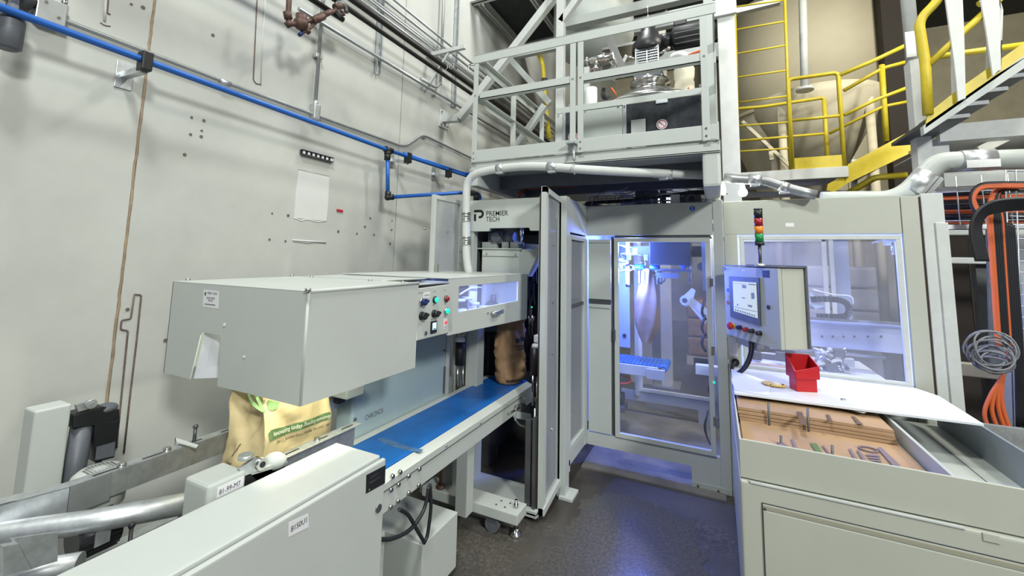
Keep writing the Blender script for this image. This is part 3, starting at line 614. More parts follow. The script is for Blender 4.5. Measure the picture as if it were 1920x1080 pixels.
# side wall X=-1.0
XS = -1.0
g = G(); g.prism([(XS, 3.04, 1.862), (XS, 3.563, 1.862), (XS, 3.563, 2.12), (XS, 3.04, 2.12)], (-.03, 0, 0)); g.out('side_header', WHITE, t)
g = G(); g.box(XS-.05, XS+.012, 2.97, 3.06, 0, 2.125, .004); g.out('side_post', WHITE, t)
g = G(); g.box(XS-.03, XS+.07, 2.95, 3.10, 0, .02, .003); g.out('foot_plate', WHITE, t)
g = G(); g.box(XS-.04, XS, 3.06, 3.563, .16, .25, .003); g.box(XS-.04, XS+.0, 3.06, 3.12, .12, .2); g.out('side_base', WHITE, t)
dr = bpy.data.objects.new('side_door', None); C.objects.link(dr); dr.parent = t; dr.location = Vector((XS, 3.3, .25))-t.location
def doorframe(axis, c, u0, u1, z0, z1, w_, th, m, parent, nm='door_frame'):
    g = G()
    for (a, b, p, q) in ((u0, u1, z1-w_, z1), (u0, u1, z0, z0+w_), (u0, u0+w_, z0+w_, z1-w_), (u1-w_, u1, z0+w_, z1-w_)):
        if axis == 'X': g.box(c-th, c, a, b, p, q, .003)
        else: g.box(a, b, c, c+th, p, q, .003)
    return g.out(nm, m, parent)
doorframe('X', XS+.008, 3.07, 3.50, .26, 1.845, .04, .03, WHITE, dr)
g = G(); g.box(XS-.02, XS+.002, 3.11, 3.46, 1.285, 1.31); g.out('mid_bar', DSTEEL, dr)
g = G(); g.box(XS-.016, XS-.010, 3.11, 3.46, .30, 1.80); g.out('pane', FROST, dr)
g = G(); g.box(XS-.03, XS+.006, 3.50, 3.563, 0.16, 1.86, .004); g.out('corner_post', WHITE, t)
# front plane
g = G(); g.box(XS, -.012, YF, YF+.03, 1.862, 2.118, .003); g.out('rear_header', WHITE, t)
g = G(); g.box(.062, 1.10, YF, YF+.03, 1.863, 2.115, .003); g.out('window_header', CREAM, t)
g = G(); g.box(-.010, .060, YF-.006, YF+.08, 0, 2.13, .004); g.out('pillar', WHITE, t)
g = G(); g.box(.064, .150, YF-.002, YF+.03, .0, 1.862, .003); g.out('window_pillar', CREAM, t)
g = G(); g.box(1.104, 1.192, YF-.002, YF+.06, 0, 2.105, .003); g.out('right_pillar', CREAM, t)
g = G(); g.box(1.192, 1.206, YF+.01, YF+.08, 0, 2.1); g.out('door_seal', INKB, t)
g = G(); g.box(1.206, 1.314, YF+.0, YF+.12, 0, 2.12, .005); g.box(1.262, 1.322, YF-.012, YF, 0, 1.93, .004); g.out('end_column', COLW, t)
g = G(); g.prism([(XS, YF, .148), (-.215, YF, .148), (-.205, YF, .13), (-.205, YF, 0.004), (-.012, YF, .004), (-.012, YF, .246), (XS, YF, .246)], (0, .04, 0)); g.out('base_beam', WHITE, t)
g = G(); g.box(-.205, .058, YF-.008, YF, .004, .045, .002); g.out('foot_cover', WHITE2, t)
g = G(); bolt((-.165, YF-.008, .022), NY, .008, .006, g); bolt((-.03, YF-.008, .018), NY, .008, .006, g); g.out('bolt', DSTEEL, t)
for z0, z1 in ((1.325, 1.828), (.255, 1.283)):
    g = G(); g.box(-.985, -.795, YF-.006, YF+.02, z0, z1, .004); pn = g.out('hinged_panel', WHITE, t)
    g = G(); g.box(-.98, -.80, YF-.014, YF-.006, z1-.03, z1-.012, .003); g.out('folded_lip', WHITE2, pn)
g = G(); g.box(-.985, -.795, YF+.0, YF+.01, 1.284, 1.324); g.box(-.793, -.768, YF+.01, YF+.02, .25, 1.85); g.box(-.765, -.03, YF+.012, YF+.03, 1.842, 1.861); g.out('shadow_gap', DSTEEL, t)
dr = bpy.data.objects.new('front_door', None); C.objects.link(dr); dr.parent = t; dr.location = Vector((-.4, YF, .25))-t.location
doorframe('Y', YF-.012, -.765, -.035, .250, 1.840, .035, .03, WHITE, dr)
g = G(); g.box(-.732, -.068, YF+.0, YF+.006, .284, 1.806); g.out('pane', GLASS, dr)
g = G()
for z in (.5, 1.0, 1.5): g.box(-.05, -.02, YF-.02, YF-.012, z-.03, z+.03, .003)
g.out('hinge', STEEL, dr)
g = G(); g.box(-.775, -.755, YF-.03, YF-.012, 1.00, 1.09, .005); g.out('latch', DSTEEL, dr)
# round blue sticker on rear header
c = at(1298, 391, Y=YF); c.y = YF-.001
g = G(); g.cyl(c, c+NY*.001, .020, n=24); s_ = g.out('blue_sticker', SIGNB, t, 'round blue sticker numbered 2'); text('2', c+Vector((-.009, -.001, -.012)), PX_, UP, .034, LABEL, s_, 'numeral')
# window
WN = bpy.data.objects.new('window', None); C.objects.link(WN); WN.parent = t; WN.location = Vector((.6, YF, .9))-t.location
doorframe('Y', YF-.008, .165, 1.09, .895, 1.852, .028, .03, COLW, WN, 'window_frame')
g = G(); g.box(.19, 1.065, YF+.005, YF+.01, .92, 1.826); g.out('pane', HAZE, WN)
g = G(); g.box(.16, 1.10, YF+.024, YF+.032, 1.853, 1.862); g.out('led_strip', LEDB, WN)
g = G(); g.box(.152, .164, YF+.02, YF+.03, .9, 1.85); g.box(1.090, 1.102, YF+.02, YF+.03, .9, 1.85); g.out('lit_edge', LEDB, WN)
g = G(); g.box(.15, 1.10, YF, YF+.03, 0, .885); g.out('lower_panel', WHITE2, t)
# back side of the enclosure
YR = 4.9
g = G(); g.box(-1.83, -1.79, YP+.1, YR, 0, 2.1); g.out('left_side_panel', DGREY, t)
g = G(); g.box(-1.83, -1.06, 4.3, 4.32, .1, 2.1); g.out('inner_partition', DGREY, t)
g = G(); g.prism([(-1.1, YR, .14), (-.215, YR, .14), (-.205, YR, .13), (-.205, YR, 0.0), (.0, YR, .0), (.0, YR, .24), (-1.1, YR, .24)], (0, .04, 0)); g.out('rear_base_beam', WHITE2, t)
dr = bpy.data.objects.new('rear_door', None); C.objects.link(dr); dr.parent = t; dr.location = Vector((-.4, YR, .25))-t.location
doorframe('Y', YR-.01, -.79, -.03, .245, 1.9, .035, .03, COLW, dr)
g = G(); g.box(-.755, -.065, YR, YR+.005, .28, 1.865); g.out('pane', GLASS, dr)
g = G(); g.box(-.83, -.79, YR-.03, YR+.03, .2, 2.1, .003); g.box(-.03, .03, YR-.03, YR+.03, .1, 2.1, .003); g.out('rear_post', WHITE2, t)
g = G(); g.box(-1.06, -1.05, 3.62, YR, .25, 2.05); g.box(-1.05, -.83, 4.60, 4.61, .75, 2.05); g.out('blue_lit_panel', BLUELIT, t)
g = G(); g.box(-.06, -.035, YF+.05, YF+.09, .3, 1.85); g.out('navy_profile', NAVY, t)
g = G(); g.box(.0, .04, YF+.1, YR, 1.80, 1.84); g.box(.02, .05, YR-.05, YR, 0, 2.1); g.out('inner_rail', WHITE2, t)
for (xa, xb, ya, yb) in ((-1.0, 1.2, YR, YR+.04),):
    g = G(); g.box(xa, xb, ya, yb, 1.92, 2.1, .003); g.out('rear_header_beam', WHITE2, t)
# window interior rear frame
g = G()
for x in (.93, .985): g.box(x-.018, x+.018, YR-.02, YR+.02, .2, 1.95, .003)
g.box(1.62, 1.66, YR-.02, YR+.02, .2, 2.1); g.out('rear_post', COLW, t)
g = G(); g.box(.25, .95, YR-.02, YR+.02, 1.87, 1.92); g.out('rear_header_beam', COLW, t)
g = G(); g.box(1.02, 1.14, YR+.1, YR+.12, .9, 1.9); g.out('blue_lit_panel', BLUELIT, t)
g = G(); g.box(.08, .92, YR+.01, YR+.016, .9, 1.88); g.out('rear_pane', GLASSF, t)
# LED tubes in the enclosure
def led(p, q, label, pw=5):
    tt = thing('led_tube', label, 'lamp', p); g = G(); g.cyl(p, q, .016, n=12); g.out('tube', LED, tt)
    g = G(); d = (Vector(q)-Vector(p)).normalized(); g.cyl(Vector(p)-d*.03, p, .02); g.cyl(q, Vector(q)+d*.03, .02); g.out('end_cap', BLACK, tt)
    l = bpy.data.lights.new('led_glow', 'POINT'); l.energy = pw; l.color = (.10, .19, 1); l.shadow_soft_size = .05
    o = bpy.data.objects.new('led_glow', l); C.objects.link(o); o.location = (Vector(p)+Vector(q))/2+Vector((.08, -.06, 0))
led(at(1177, 532, Y=4.1), at(1177, 500, Y=4.1), 'lower short vertical led tube glowing blue-white behind the door', 75)
led(at(1177, 478, Y=4.1), at(1177, 450, Y=4.1), 'upper short vertical led tube glowing blue-white behind the door', 75)
l = bpy.data.lights.new('led_glow', 'AREA'); l.shape = 'RECTANGLE'; l.size = .8; l.size_y = .05; l.energy = 16; l.color = (.36, .46, 1); o = bpy.data.objects.new('led_glow', l); C.objects.link(o); o.location = (.62, 3.75, 1.97); 
l = bpy.data.lights.new('led_glow', 'AREA'); l.shape = 'RECTANGLE'; l.size = .5; l.size_y = .4; l.energy = 15; l.color = (1, .97, .86); o = bpy.data.objects.new('led_glow', l); C.objects.link(o); o.location = (-.3, 4.6, 2.3)
g = G(); g.box(-1.04, .0, 3.62, 4.42, 1.945, 1.955); g.out('light_block_plate', DGREY, ENC)  # unseen plate added to keep the blue glow from leaking upward
# hanging bag clamp, bag
t = thing('bag_clamp', 'dark gripper beam with blue cylinders over the hanging bag inside the door', 'gripper', (-.5, 4.15, 1.5))
g = G(); g.box(-.95, -.1, 4.25, 4.32, 1.70, 1.80, .004); g.box(-.55, -.2, 4.05, 4.45, 1.62, 1.86, .01); g.out('beam', DGREY, t)
g = G(); g.box(-.63, -.20, 4.18, 4.22, 1.56, 1.585, .003); g.box(-.50, -.30, 4.12, 4.18, 1.50, 1.55); g.out('jaw_bar', GREY, t)
g = G(); [g.cyl((x, 4.15, 1.60), (x+.09, 4.15, 1.60), .022) for x in (-.70, -.56)]; g.cyl((-.30, 4.15, 1.62), (-.22, 4.15, 1.68), .05); g.out('cylinder', BLUEP, t)
g = G(); [g.box(x, x+.015, 4.14, 4.18, 1.44, 1.56, .003) for x in (-.665, -.62, -.50, -.47)]; g.out('finger', DSTEEL, t)
g = G(); g.tube([(-.47+.045*math.cos(k*math.pi/8), 4.13, 1.50+.045*math.sin(k*math.pi/8)) for k in range(-6, 8)], .006, 6); g.out('hook', BLACK, t)
g = G()
random.seed(11)
for k in range(16):
    x, y, z = random.uniform(-.93, -.68), random.uniform(4.0, 4.3), random.uniform(1.55, 1.82); g.tube([(x, y, z), (x+random.uniform(-.1, .12), y-.05, z+random.uniform(-.05, .05)), (x+random.uniform(.0, .15), y, z+random.uniform(-.04, .06)), (x+random.uniform(.0, .2), y+.05, z)], .006, 6, fil=.05)
g.out('air_line', ZINC, t)
g = G(); [g.box(x, x+.04, 4.06, 4.1, z, z+.05, .004) for x, z in ((-.9, 1.68), (-.84, 1.58), (-.76, 1.66), (-.7, 1.72), (-.6, 1.66), (-.93, 1.54))]; g.out('air_valve', GALV, t)
g = G(); g.tube([(-.84+.1*math.cos(k*math.pi/10), 4.03+.05*math.sin(k*math.pi/10), 1.635+.02*math.sin(k*math.pi/10)) for k in range(21)], .008, 8); g.out('yellow_air_line', PALE, t)
def hangbag():
    prof = [(1.57, .065), (1.45, .08), (1.3, .115), (1.15, .125), (1.05, .125), (.98, .10), (.93, .06), (.90, .045)]
    def fn(u, v):
        z = 1.57-.67*v; 
        for k in range(len(prof)-1):
            if prof[k][0] >= z >= prof[k+1][0] or k == len(prof)-2:
                s_ = (prof[k][0]-z)/(prof[k][0]-prof[k+1][0]); w_ = prof[k][1]+(prof[k+1][1]-prof[k][1])*s_; break
        a = u*2*math.pi; fold = 1-.30*abs(math.sin(a*2.5+v*3))*(1-.3*v)
        return Vector((-.585-.02*v+w_*math.cos(a)*fold, 4.2+.07*math.sin(a)*fold, z+.012*math.sin(a*3)))
    g = G(); g.sheet(fn, 40, 22); bmesh.ops.remove_doubles(g.bm, verts=g.bm.verts, dist=1e-5)
    b = tag(g.out('hanging_bag', KRAFT), 'empty brown paper bag hanging from the gripper behind the door', 'bag')
hangbag()
# modular belt inside
t = thing('takeaway_conveyor', 'small blue modular belt conveyor with grey side frame inside the door', 'conveyor', (-.75, 4.35, .0))
g = G(); n_ = 15
a = at(1160, 656, Z=.70); z_ = .70
for i in range(n_):
    x = -1.0+i*.036; g.box(x, x+.032, 4.16, 4.50, .685, .70, .003)
for k in range(4):
    an = math.pi/2-k*.45; c = Vector((-.46, 0, .672)); g.box(c.x+.028*math.cos(an)-.012, c.x+.028*math.cos(an)+.014, 4.16, 4.50, c.z+.028*math.sin(an)-.010, c.z+.028*math.sin(an)+.004, .002)
g.out('belt_slats', BELT, t)['kind'] = 'stuff'
g = G(); g.box(-1.0, -.50, 4.13, 4.155, .60, .69, .004); g.box(-1.0, -.50, 4.51, 4.535, .60, .69, .004); g.box(-.60, -.44, 4.12, 4.15, .585, .675, .004); g.out('side_frame', WHITE2, t)
g = G(); g.cyl((-.46, 4.15, .66), (-.46, 4.51, .66), .026); g.out('roller', DSTEEL, t)
g = G(); g.box(-.98, -.90, 4.28, 4.36, .25, .62, .004); g.out('leg', DSTEEL, t)
t = thing('hand_wheel', 'red ring handwheel under the small blue conveyor', 'wheel', (-.78, 4.2, .52))
g = G(); g.tube([(-.84+.085*math.cos(k*math.pi/12), 4.20+.06*math.sin(k*math.pi/12), .525+.02*math.sin(k*math.pi/12)) for k in range(25)], .008, 8); g.out('rim', RED, t)
g = G(); g.cyl((-.84, 4.2, .48), (-.84, 4.2, .60), .012); g.bar((-.92, 4.2, .525), (-.76, 4.2, .525), .008, .012); g.out('spindle', DSTEEL, t)
t = thing('drive_motor', 'small black motor low under the blue modular conveyor', 'motor', (-.88, 4.2, .30)); g = G(); g.cyl((-.98, 4.2, .36), (-.82, 4.2, .36), .055); g.box(-.95, -.85, 4.15, 4.25, .41, .46, .008); g.out('body', BLACK, t)
g = G(); g.box(-1.0, -.80, 4.12, 4.28, .25, .30, .004); g.out('base', DSTEEL, t)
# right-hand bag placer arm inside door
t = thing('placer_arm', 'slotted grey swing arm with pivot boss at the right inside the door', 'arm', at(1290, 560, Y=4.2))
P = lambda x, y: at(x, y, Y=4.2)
g = G(); g.prism([P(x, y) for x, y in ((1297, 540), (1276, 560), (1277, 570), (1285, 575), (1292, 573), (1322, 608), (1328, 594), (1325, 580), (1300, 560), (1304, 545))], (0, .03, 0)); g.out('arm_plate', WHITE2, t)
c = P(1284, 563); g = G(); g.cyl(c-Vector((0, .02, 0)), c+Vector((0, .05, 0)), .042, n=20); bo = g.out('pivot_boss', WHITE2, t)
g = G(); g.cyl(c-Vector((0, .024, 0)), c-Vector((0, .018, 0)), .022, n=18); g.out('pivot_bore', DSTEEL, bo)
g = G(); g.bar(P(1306, 575)-Vector((0, .003, 0)), P(1315, 585)-Vector((0, .003, 0)), .004, .028); g.out('slot', CONC, t)
g = G(); g.box(P(1286, 0).x, P(1325, 0).x, 4.16, 4.24, P(0, 537).z, P(0, 531).z, .003); g.out('bracket', WHITE2, t)
g = G(); x_ = P(1294, 500).x; g.cyl((x_, 4.2, P(1294, 533).z), (x_, 4.2, 1.86), .018); g.box(x_+.1, x_+.14, 4.18, 4.22, 1.4, 1.9); g.out('guide_rod', STEEL, t)
g = G(); g.cyl(P(1316, 500), P(1316, 500)+Vector((0, .05, 0)), .04); g.out('pulley', DSTEEL, t)
g = G(); [g.tube([P(1322, 560+30*k), P(1315, 585+30*k), P(1324, 600+30*k)], .012, 8, fil=.03) for k in range(3)]; g.out('cable', BCABLE, t)
g = G(); [g.tube([at(1327, 770+i*4, Y=3.75), at(1322-3*i, 800, Y=3.75), at(1326, 822, Y=3.75), at(1333, 835, Y=3.75)], .006, 6, fil=.05) for i in range(2)]; g.tube([at(1332, 720, Y=3.7), at(1327, 728, Y=3.7), at(1332, 742, Y=3.7)], .006, 6, fil=.02)
tag(g.out('door_switch_cable', BCABLE), 'thin black cables beside the lower right corner of the door', 'cable')
g = G(); c = at(1339, 717, Y=YF-.012); g.cyl(c, c+NY*.006, .009, n=10); tag(g.out('indicator_lamp', LITG), 'tiny green indicator light on the door edge near the grey pillar', 'lamp')
g = G(); c = at(1171, 629, Y=4.59); g.cyl(c, c+NY*.01, .02, n=14); g.cyl(c+NY*.01, c+NY*.014, .01, n=10); tag(g.out('round_push_knob', BLACK), 'small round black knob on the blue lit panel behind the door', 'knob')
# concrete column beyond
t = thing('building_column', 'pale square concrete column with base plate seen through the door', 'column', (-.66, 6.15, 0))
a = at(1237, 700, Y=6.1).x; b = at(1257, 700, Y=6.1).x
g = G(); g.box(a+.02, b+.02, 6.1, 6.28, 0, 7.3, .008); g.out('shaft', CONC, t)
g = G(); g.box(a-.09, b+.12, 6.0, 6.38, .0, .025, .004); g.out('base_plate', GALV, t)
g = G(); g.box(-1.1, -.82, 6.1, 6.35, 0, 4, .006); tag(g.out('rear_wall_pier', BACKW), 'shadowed pier left of the concrete column beyond the door', 'pier')
for i, (x, y, s_, lab) in enumerate(((-.02, 7.6, .9, 'brown wrapped pallet load far behind the door'), (1.45, 7.2, 1.0, 'tall wrapped pallet load far behind the window'))):
    t = thing('pallet_load', lab, 'pallet', (x, y, 0))
    g = G(); 
    for k in range(5): g.box(x-s_/2, x+s_/2, y+k*.2, y+k*.2+.14, .12, .14)
    [g.box(x-s_/2+j*(s_/2-.05), x-s_/2+j*(s_/2-.05)+.1, y, y+.94, 0, .12) for j in range(3)]; g.out('pallet', CONC, t)
    for lv in range(5 if i else 3):
        for j in range(2): 
            g = G(); g.box(x-s_/2+j*s_/2+.01, x-s_/2+(j+1)*s_/2-.01, y, y+.9, .15+lv*.3, .15+lv*.3+.285, .04, 3); g.out('sack', KRAFT if not i else mat('wrapped_sack', (.35, .34, .38), .4) if lv+j == 0 else bpy.data.materials['wrapped_sack'], t)

# window interior machinery
t = thing('bag_feed_arm', 'blue-lit pusher beam with black cable chain behind the right window', 'machine arm', at(1580, 620, Y=4.1))
Q = lambda x, y: at(x, y, Y=4.1)
g = G(); z0, z1 = Q(1600, 650).z, Q(1600, 605).z; g.box(Q(1440, 620).x, Q(1690, 620).x, 4.08, 4.14, z0-.02, z1, .004); g.out('beam', BLUELIT, t)
g = G(); g.box(Q(1440, 620).x, Q(1700, 620).x, 4.02, 4.06, z1+.01, z1+.03); g.box(Q(1440, 620).x, Q(1650, 620).x, 4.02, 4.06, z0-.06, z0-.04); g.out('rail', STEEL, t)
g = G(); [g.cyl(Q(x, 630)-Vector((0, .02, 0)), Q(x, 630)-Vector((0, .03, 0)), .008, n=8) for x in (1540, 1560, 1580, 1600, 1625, 1650)]; g.out('bolt', DSTEEL, t)
P8 = [Q(1520, 561), Q(1560, 561), Q(1583, 566), Q(1592, 578), Q(1588, 591), Q(1570, 594), Q(1530, 593)]
def crv(P, n):
    out = []
    for i in range(len(P)-1):
        p0, p1, p2, p3 = P[max(i-1, 0)], P[i], P[i+1], P[min(i+2, len(P)-1)]
        for k in range(n):
            u = k/n; out.append(.5*((2*p1)+(p2-p0)*u+(2*p0-5*p1+4*p2-p3)*u*u+(3*p1-p0-3*p2+p3)*u**3))
    return out+[P[-1]]
cc = crv(P8, 5); g = G()
for i in range(len(cc)-1):
    g.bar(cc[i], cc[i]+(cc[i+1]-cc[i])*.82, .045, .028, up=(0, 1, 0), bev=.003)
g.out('cable_chain', BLACK, t)['kind'] = 'stuff'
g = G(); g.tube(crv([Q(1525, 543), Q(1560, 552), Q(1595, 556), Q(1600, 570)], 6), .005, 6); g.out('wire', LABEL, t)
g = G(); g.box(Q(1515, 570).x, Q(1548, 570).x, 4.02, 4.07, Q(0, 603).z, Q(0, 580).z, .004); g.prism([Q(x, y) for x, y in ((1520, 548), (1532, 560), (1545, 575), (1530, 580), (1520, 570))], (0, .05, 0)); g.out('bracket', WHITE2, t)
t = thing('sensor_cluster', 'row of small fittings and a short tube at the top of the right window', 'sensor', at(1672, 452, Y=3.7))
S = lambda x, y: at(x, y, Y=3.7)
g = G(); g.cyl(S(1674, 455), S(1675, 478), .014); g.out('tube', STEEL, t)
g = G(); g.box(S(1658, 452).x, S(1700, 452).x, 3.69, 3.72, S(0, 455).z, S(0, 449).z, .003); g.bar(S(1635, 455), S(1656, 451), .012, .012); g.out('bracket', GALV, t)
g = G(); [g.ball(S(x, 450), .010) for x in (1664, 1676)]; g.out('red_fitting', RED, t)
g = G(); g.box(at(1694, 680, Y=3.62).x, at(1704, 680, Y=3.62).x, 3.6, 3.64, at(0, 700, Y=3.62).z, at(0, 660, Y=3.62).z, .003); g.out('safety_switch', GREY, t)
t = thing('feed_table', 'white feed table with flat bags under the suction mechanism behind the window', 'table', (.5, 4.1, .0))
g = G(); g.box(.1, 1.05, 3.62, 4.5, .84, .86, .002); g.out('table_top', WTOP, t)
g = G(); [g.box(x-.02, x+.02, y-.02, y+.02, 0, .84) for x in (.15, 1.0) for y in (3.66, 4.45)]; g.out('leg', WHITE2, t)
for i, (x, y, a_) in enumerate(((.30, 3.9, .25), (.42, 4.05, .12), (.34, 4.2, -.1))):
    g = G(); c = Vector((x, y, .863+i*.006)); e1 = Vector((math.cos(a_), math.sin(a_), .0))*.5; e2 = Vector((-math.sin(a_), math.cos(a_), .0))*.22
    g.rbox(c-e1/2-e2/2, e1, e2, UP*.005); tag(g.out('flat_bag', (KRAFT3, LABEL, DGREY)[i]), ('brown', 'white', 'dark')[i]+' flat empty bag lying on the feed table behind the window', 'bag')
t = thing('suction_mechanism', 'cluster of chrome suction fittings and dark rods low behind the right window', 'mechanism', at(1560, 670, Y=3.95))
random.seed(5); S = lambda x, y: at(x, y, Y=3.95)
for k in range(14):
    x, y = random.uniform(1528, 1600), random.uniform(650, 702); g = G(); p = S(x, y); q = S(x+random.uniform(-16, 16), y+random.uniform(-12, 14)); g.cyl(p, q+Vector((0, random.uniform(-.08, .08), 0)), random.uniform(.007, .014), n=8); g.ball(p, .016, u=8, v=6); g.out('rod', random.choice([STEEL, DSTEEL, GALV, WHITE2]), t)
for x, y in ((1540, 668), (1575, 662), (1560, 690), (1592, 680), (1465, 668), (1440, 690), (1420, 668)):
    g = G(); p = S(x, y); g.box(p.x-.035, p.x+.03, 3.93, 3.99, p.z-.03, p.z+.03, .006); g.out('block', random.choice([DSTEEL, GALV, BLACK, WHITE2]), t)
g = G(); a = S(1600, 660); g.prism([at(x, y, Y=4.0) for x, y in ((1525, 706), (1578, 702), (1578, 680), (1530, 690))], (0, .05, 0)); g.out('side_plate', SMOKE, t)

# cables and tray over the rear header
t = thing('cable_tray', 'wire mesh cable tray with black cables running over the rear header', 'cable tray', (-.5, 3.75, 2.13))
g = G(); za, zb = 2.15, 2.215
for z in (za, zb): g.tube([(-1.0, 3.66, z), (-.02, 3.66, z)], .003, 6); g.tube([(-1.0, 3.80, z), (-.02, 3.80, z)], .003, 6)
for k in range(14): x = -1.0+k*.075; g.tube([(x, 3.66, zb), (x, 3.66, za), (x, 3.80, za), (x, 3.80, zb)], .003, 6)
g.out('wire_basket', DSTEEL, t)
for k in range(6):
    g = G(); y = 3.69+k*.018; g.tube(crv([Vector((-1.05, y, 2.165+.004*k)), Vector((-.7, y, 2.16+.006*k)), Vector((-.4, y+.01, 2.19+.004*k)), Vector((-.15, y, 2.21+.006*k)), Vector((.0, y, 2.20+.005*k))], 6), .009, 8); g.out('black_cable', BCABLE, t)
g = G(); c = at(1298, 373, Y=3.66); g.tube([c+Vector((math.cos(k*math.pi/8), 0, math.sin(k*math.pi/8)))*.035 for k in range(17)], .012, 8); g.out('lifting_eye', DSTEEL, t)
g = G(); c = at(1266, 373, Y=3.64); g.box(c.x-.035, c.x+.035, 3.63, 3.645, c.z-.035, c.z+.035); g.out('tag_plate', COLW, t)
g = G(); p = [at(x, y, Y=3.68) for x, y in ((1108, 385), (1116, 370), (1135, 360), (1165, 357), (1178, 350))]; g.tube(crv(p, 5), .006, 6); g.out('grey_cable', GCABLE, t)
t = thing('orange_cable_bundle', 'dull orange cables looping under the platform behind the low header', 'cables', (-1.5, 3.7, 2.2))
for k in range(6):
    g = G(); p = [at(972, 372-k, Y=3.6), at(976+2*k, 358, Y=3.6), at(1000, 354-k*1.2, Y=3.7), at(1060, 350-k*1.5, Y=3.9), at(1150, 343-k, Y=4.1), at(1320, 348-k*2, Y=4.1)]; g.tube(crv(p, 5), .008, 6); g.out('cable', RUST if k % 2 else ORANGE, t)
t = thing('upper_machine_body', 'dark scale and filling spout assembly between the platform and the enclosure', 'machine', (-.6, 4.3, 2.0))
for (x0, x1, z0, z1, m_) in ((-1.55, -1.1, 2.05, 2.25, DGREY), (-.72, -.62, 1.9, 2.36, DSTEEL), (-.62, -.50, 1.9, 2.36, GREY), (-.48, -.42, 1.9, 2.36, DSTEEL)):
    g = G(); g.box(x0, x1, 4.35, 4.5, z0, z1, .004); g.out('housing', m_, t)
for x0, x1 in ((-.90, -.74), (-.41, -.32)):
    g = G(); g.box(x0, x1, 4.5, 4.505, 2.12, 2.3); g.out('blue_lit_plate', BLUELIT, t)
g = G(); g.lathe((-.18, 4.3, 1.95), UP, [(.06, 0), (.14, .1), (.15, .28), (.12, .32)], 20); g.out('spout', GREY, t)
random.seed(21); g = G()
for k in range(16):
    x = random.uniform(-1.0, -.1); y = random.uniform(4.0, 4.3); z = random.uniform(2.2, 2.34); g.tube([(x, y, z), (x+.1, y, z+random.uniform(-.03, .03)), (x+.22, y+.05, z+random.uniform(-.05, .03))], random.uniform(.003, .007), 6, fil=.04)
g.out('air_line', STEEL, t)
# work light seen over the window header
t = thing('work_light', 'bright twin lamp glaring just above the window header', 'lamp', at(1388, 362, Y=3.9))
for x in (1356, 1393):
    c = at(x, 361, Y=3.66); g = G(); g.ball(c, .020 if x < 1370 else .032); g.out('bulb', LEDW, t); g = G(); g.cyl(c+UP*.02, c+UP*.09, .022, .008); g.out('holder', LABEL, t)
l = bpy.data.lights.new('lamp_glow', 'POINT'); l.energy = 6; l.color = (1, .97, .88); l.shadow_soft_size = .04; o = bpy.data.objects.new('lamp_glow', l); C.objects.link(o); o.location = at(1390, 352, Y=3.6)

# ================================================================== LEFT SIDE GUARDS AND LOW BAY
t = thing('guard_wing', 'narrow upright clear guard wing with pale frame at the end of the belt', 'guard', (-1.03, 2.85, 0))
XG = -1.03; ya, yb = 2.655, 3.02
def zt_(y): return 2.150-(y-2.64)*.12
g = G()
g.prism([(XG, ya, .04), (XG, ya+.045, .04), (XG, ya+.045, zt_(ya)), (XG, ya, zt_(ya))], (-.03, 0, 0)); g.prism([(XG, yb-.05, .09), (XG, yb, .09), (XG, yb, 2.11), (XG, yb-.05, 2.11)], (-.03, 0, 0))
g.prism([(XG, ya, 2.11), (XG, yb, 2.07), (XG, yb, 2.105), (XG, ya, 2.15)], (-.035, 0, 0)); g.prism([(XG+.01, ya, .04), (XG+.01, yb, .09), (XG+.01, yb, .13), (XG+.01, ya, .08)], (-.04, 0, 0))
g.out('frame', WHITE, t)
g = G(); g.box(XG-.018, XG-.012, ya+.04, yb-.04, .1, 2.08); g.out('pane', FROST, t)
g = G(); g.prism([(XG-.03, ya, .02), (XG-.03, ya, 2.145), (-1.10, YP-.05, 2.125), (-1.10, YP-.05, .02)], (-.004, -.002, 0)); g.out('return_panel', WHITE2, t)
g = G(); g.box(XG-.05, XG-.034, ya+.01, ya+.03, .05, 2.1); g.out('seal_strip', INKB, t)
g = G(); [bolt((XG-.012, ya+.18, z), PX_, .008, .008, g) for z in (.5, 1.0, 1.35, 1.75)]; g.out('fixing', STEEL, t)
XLG = -1.91
t = thing('guard_screen', 'scratched clear guard panel in a thin frame beside the white hose', 'guard', (XLG, 2.75, 0))
g = G(); g.box(XLG-.015, XLG+.015, 2.57, 2.60, 0, 2.122, .003); g.box(XLG-.015, XLG+.015, 2.93, 2.96, 0, 2.122, .003); g.box(XLG-.015, XLG+.015, 2.6, 2.93, 2.09, 2.122, .003); g.out('frame', WHITE, t)
g = G(); g.box(XLG-.004, XLG+.004, 2.6, 2.93, .1, 2.09); g.out('pane', FROST, t)
g = G(); [bolt((XLG+.015, 2.75, z), PX_, .009, .008, g) for z in (1.85,)]; [bolt((XLG+.015, 2.945, z), PX_, .006, .005, g) for z in (1.6, 1.7, 2.0)]; g.out('fixing', STEEL, t)
g = G(); g.box(XLG+.02, XLG+.04, 2.60, 2.62, 1.45, 1.60); c = at(796, 431, X=XW+.3); g.cyl(c, c+UP*.012, .012); g.out('fixing', STEEL, t)
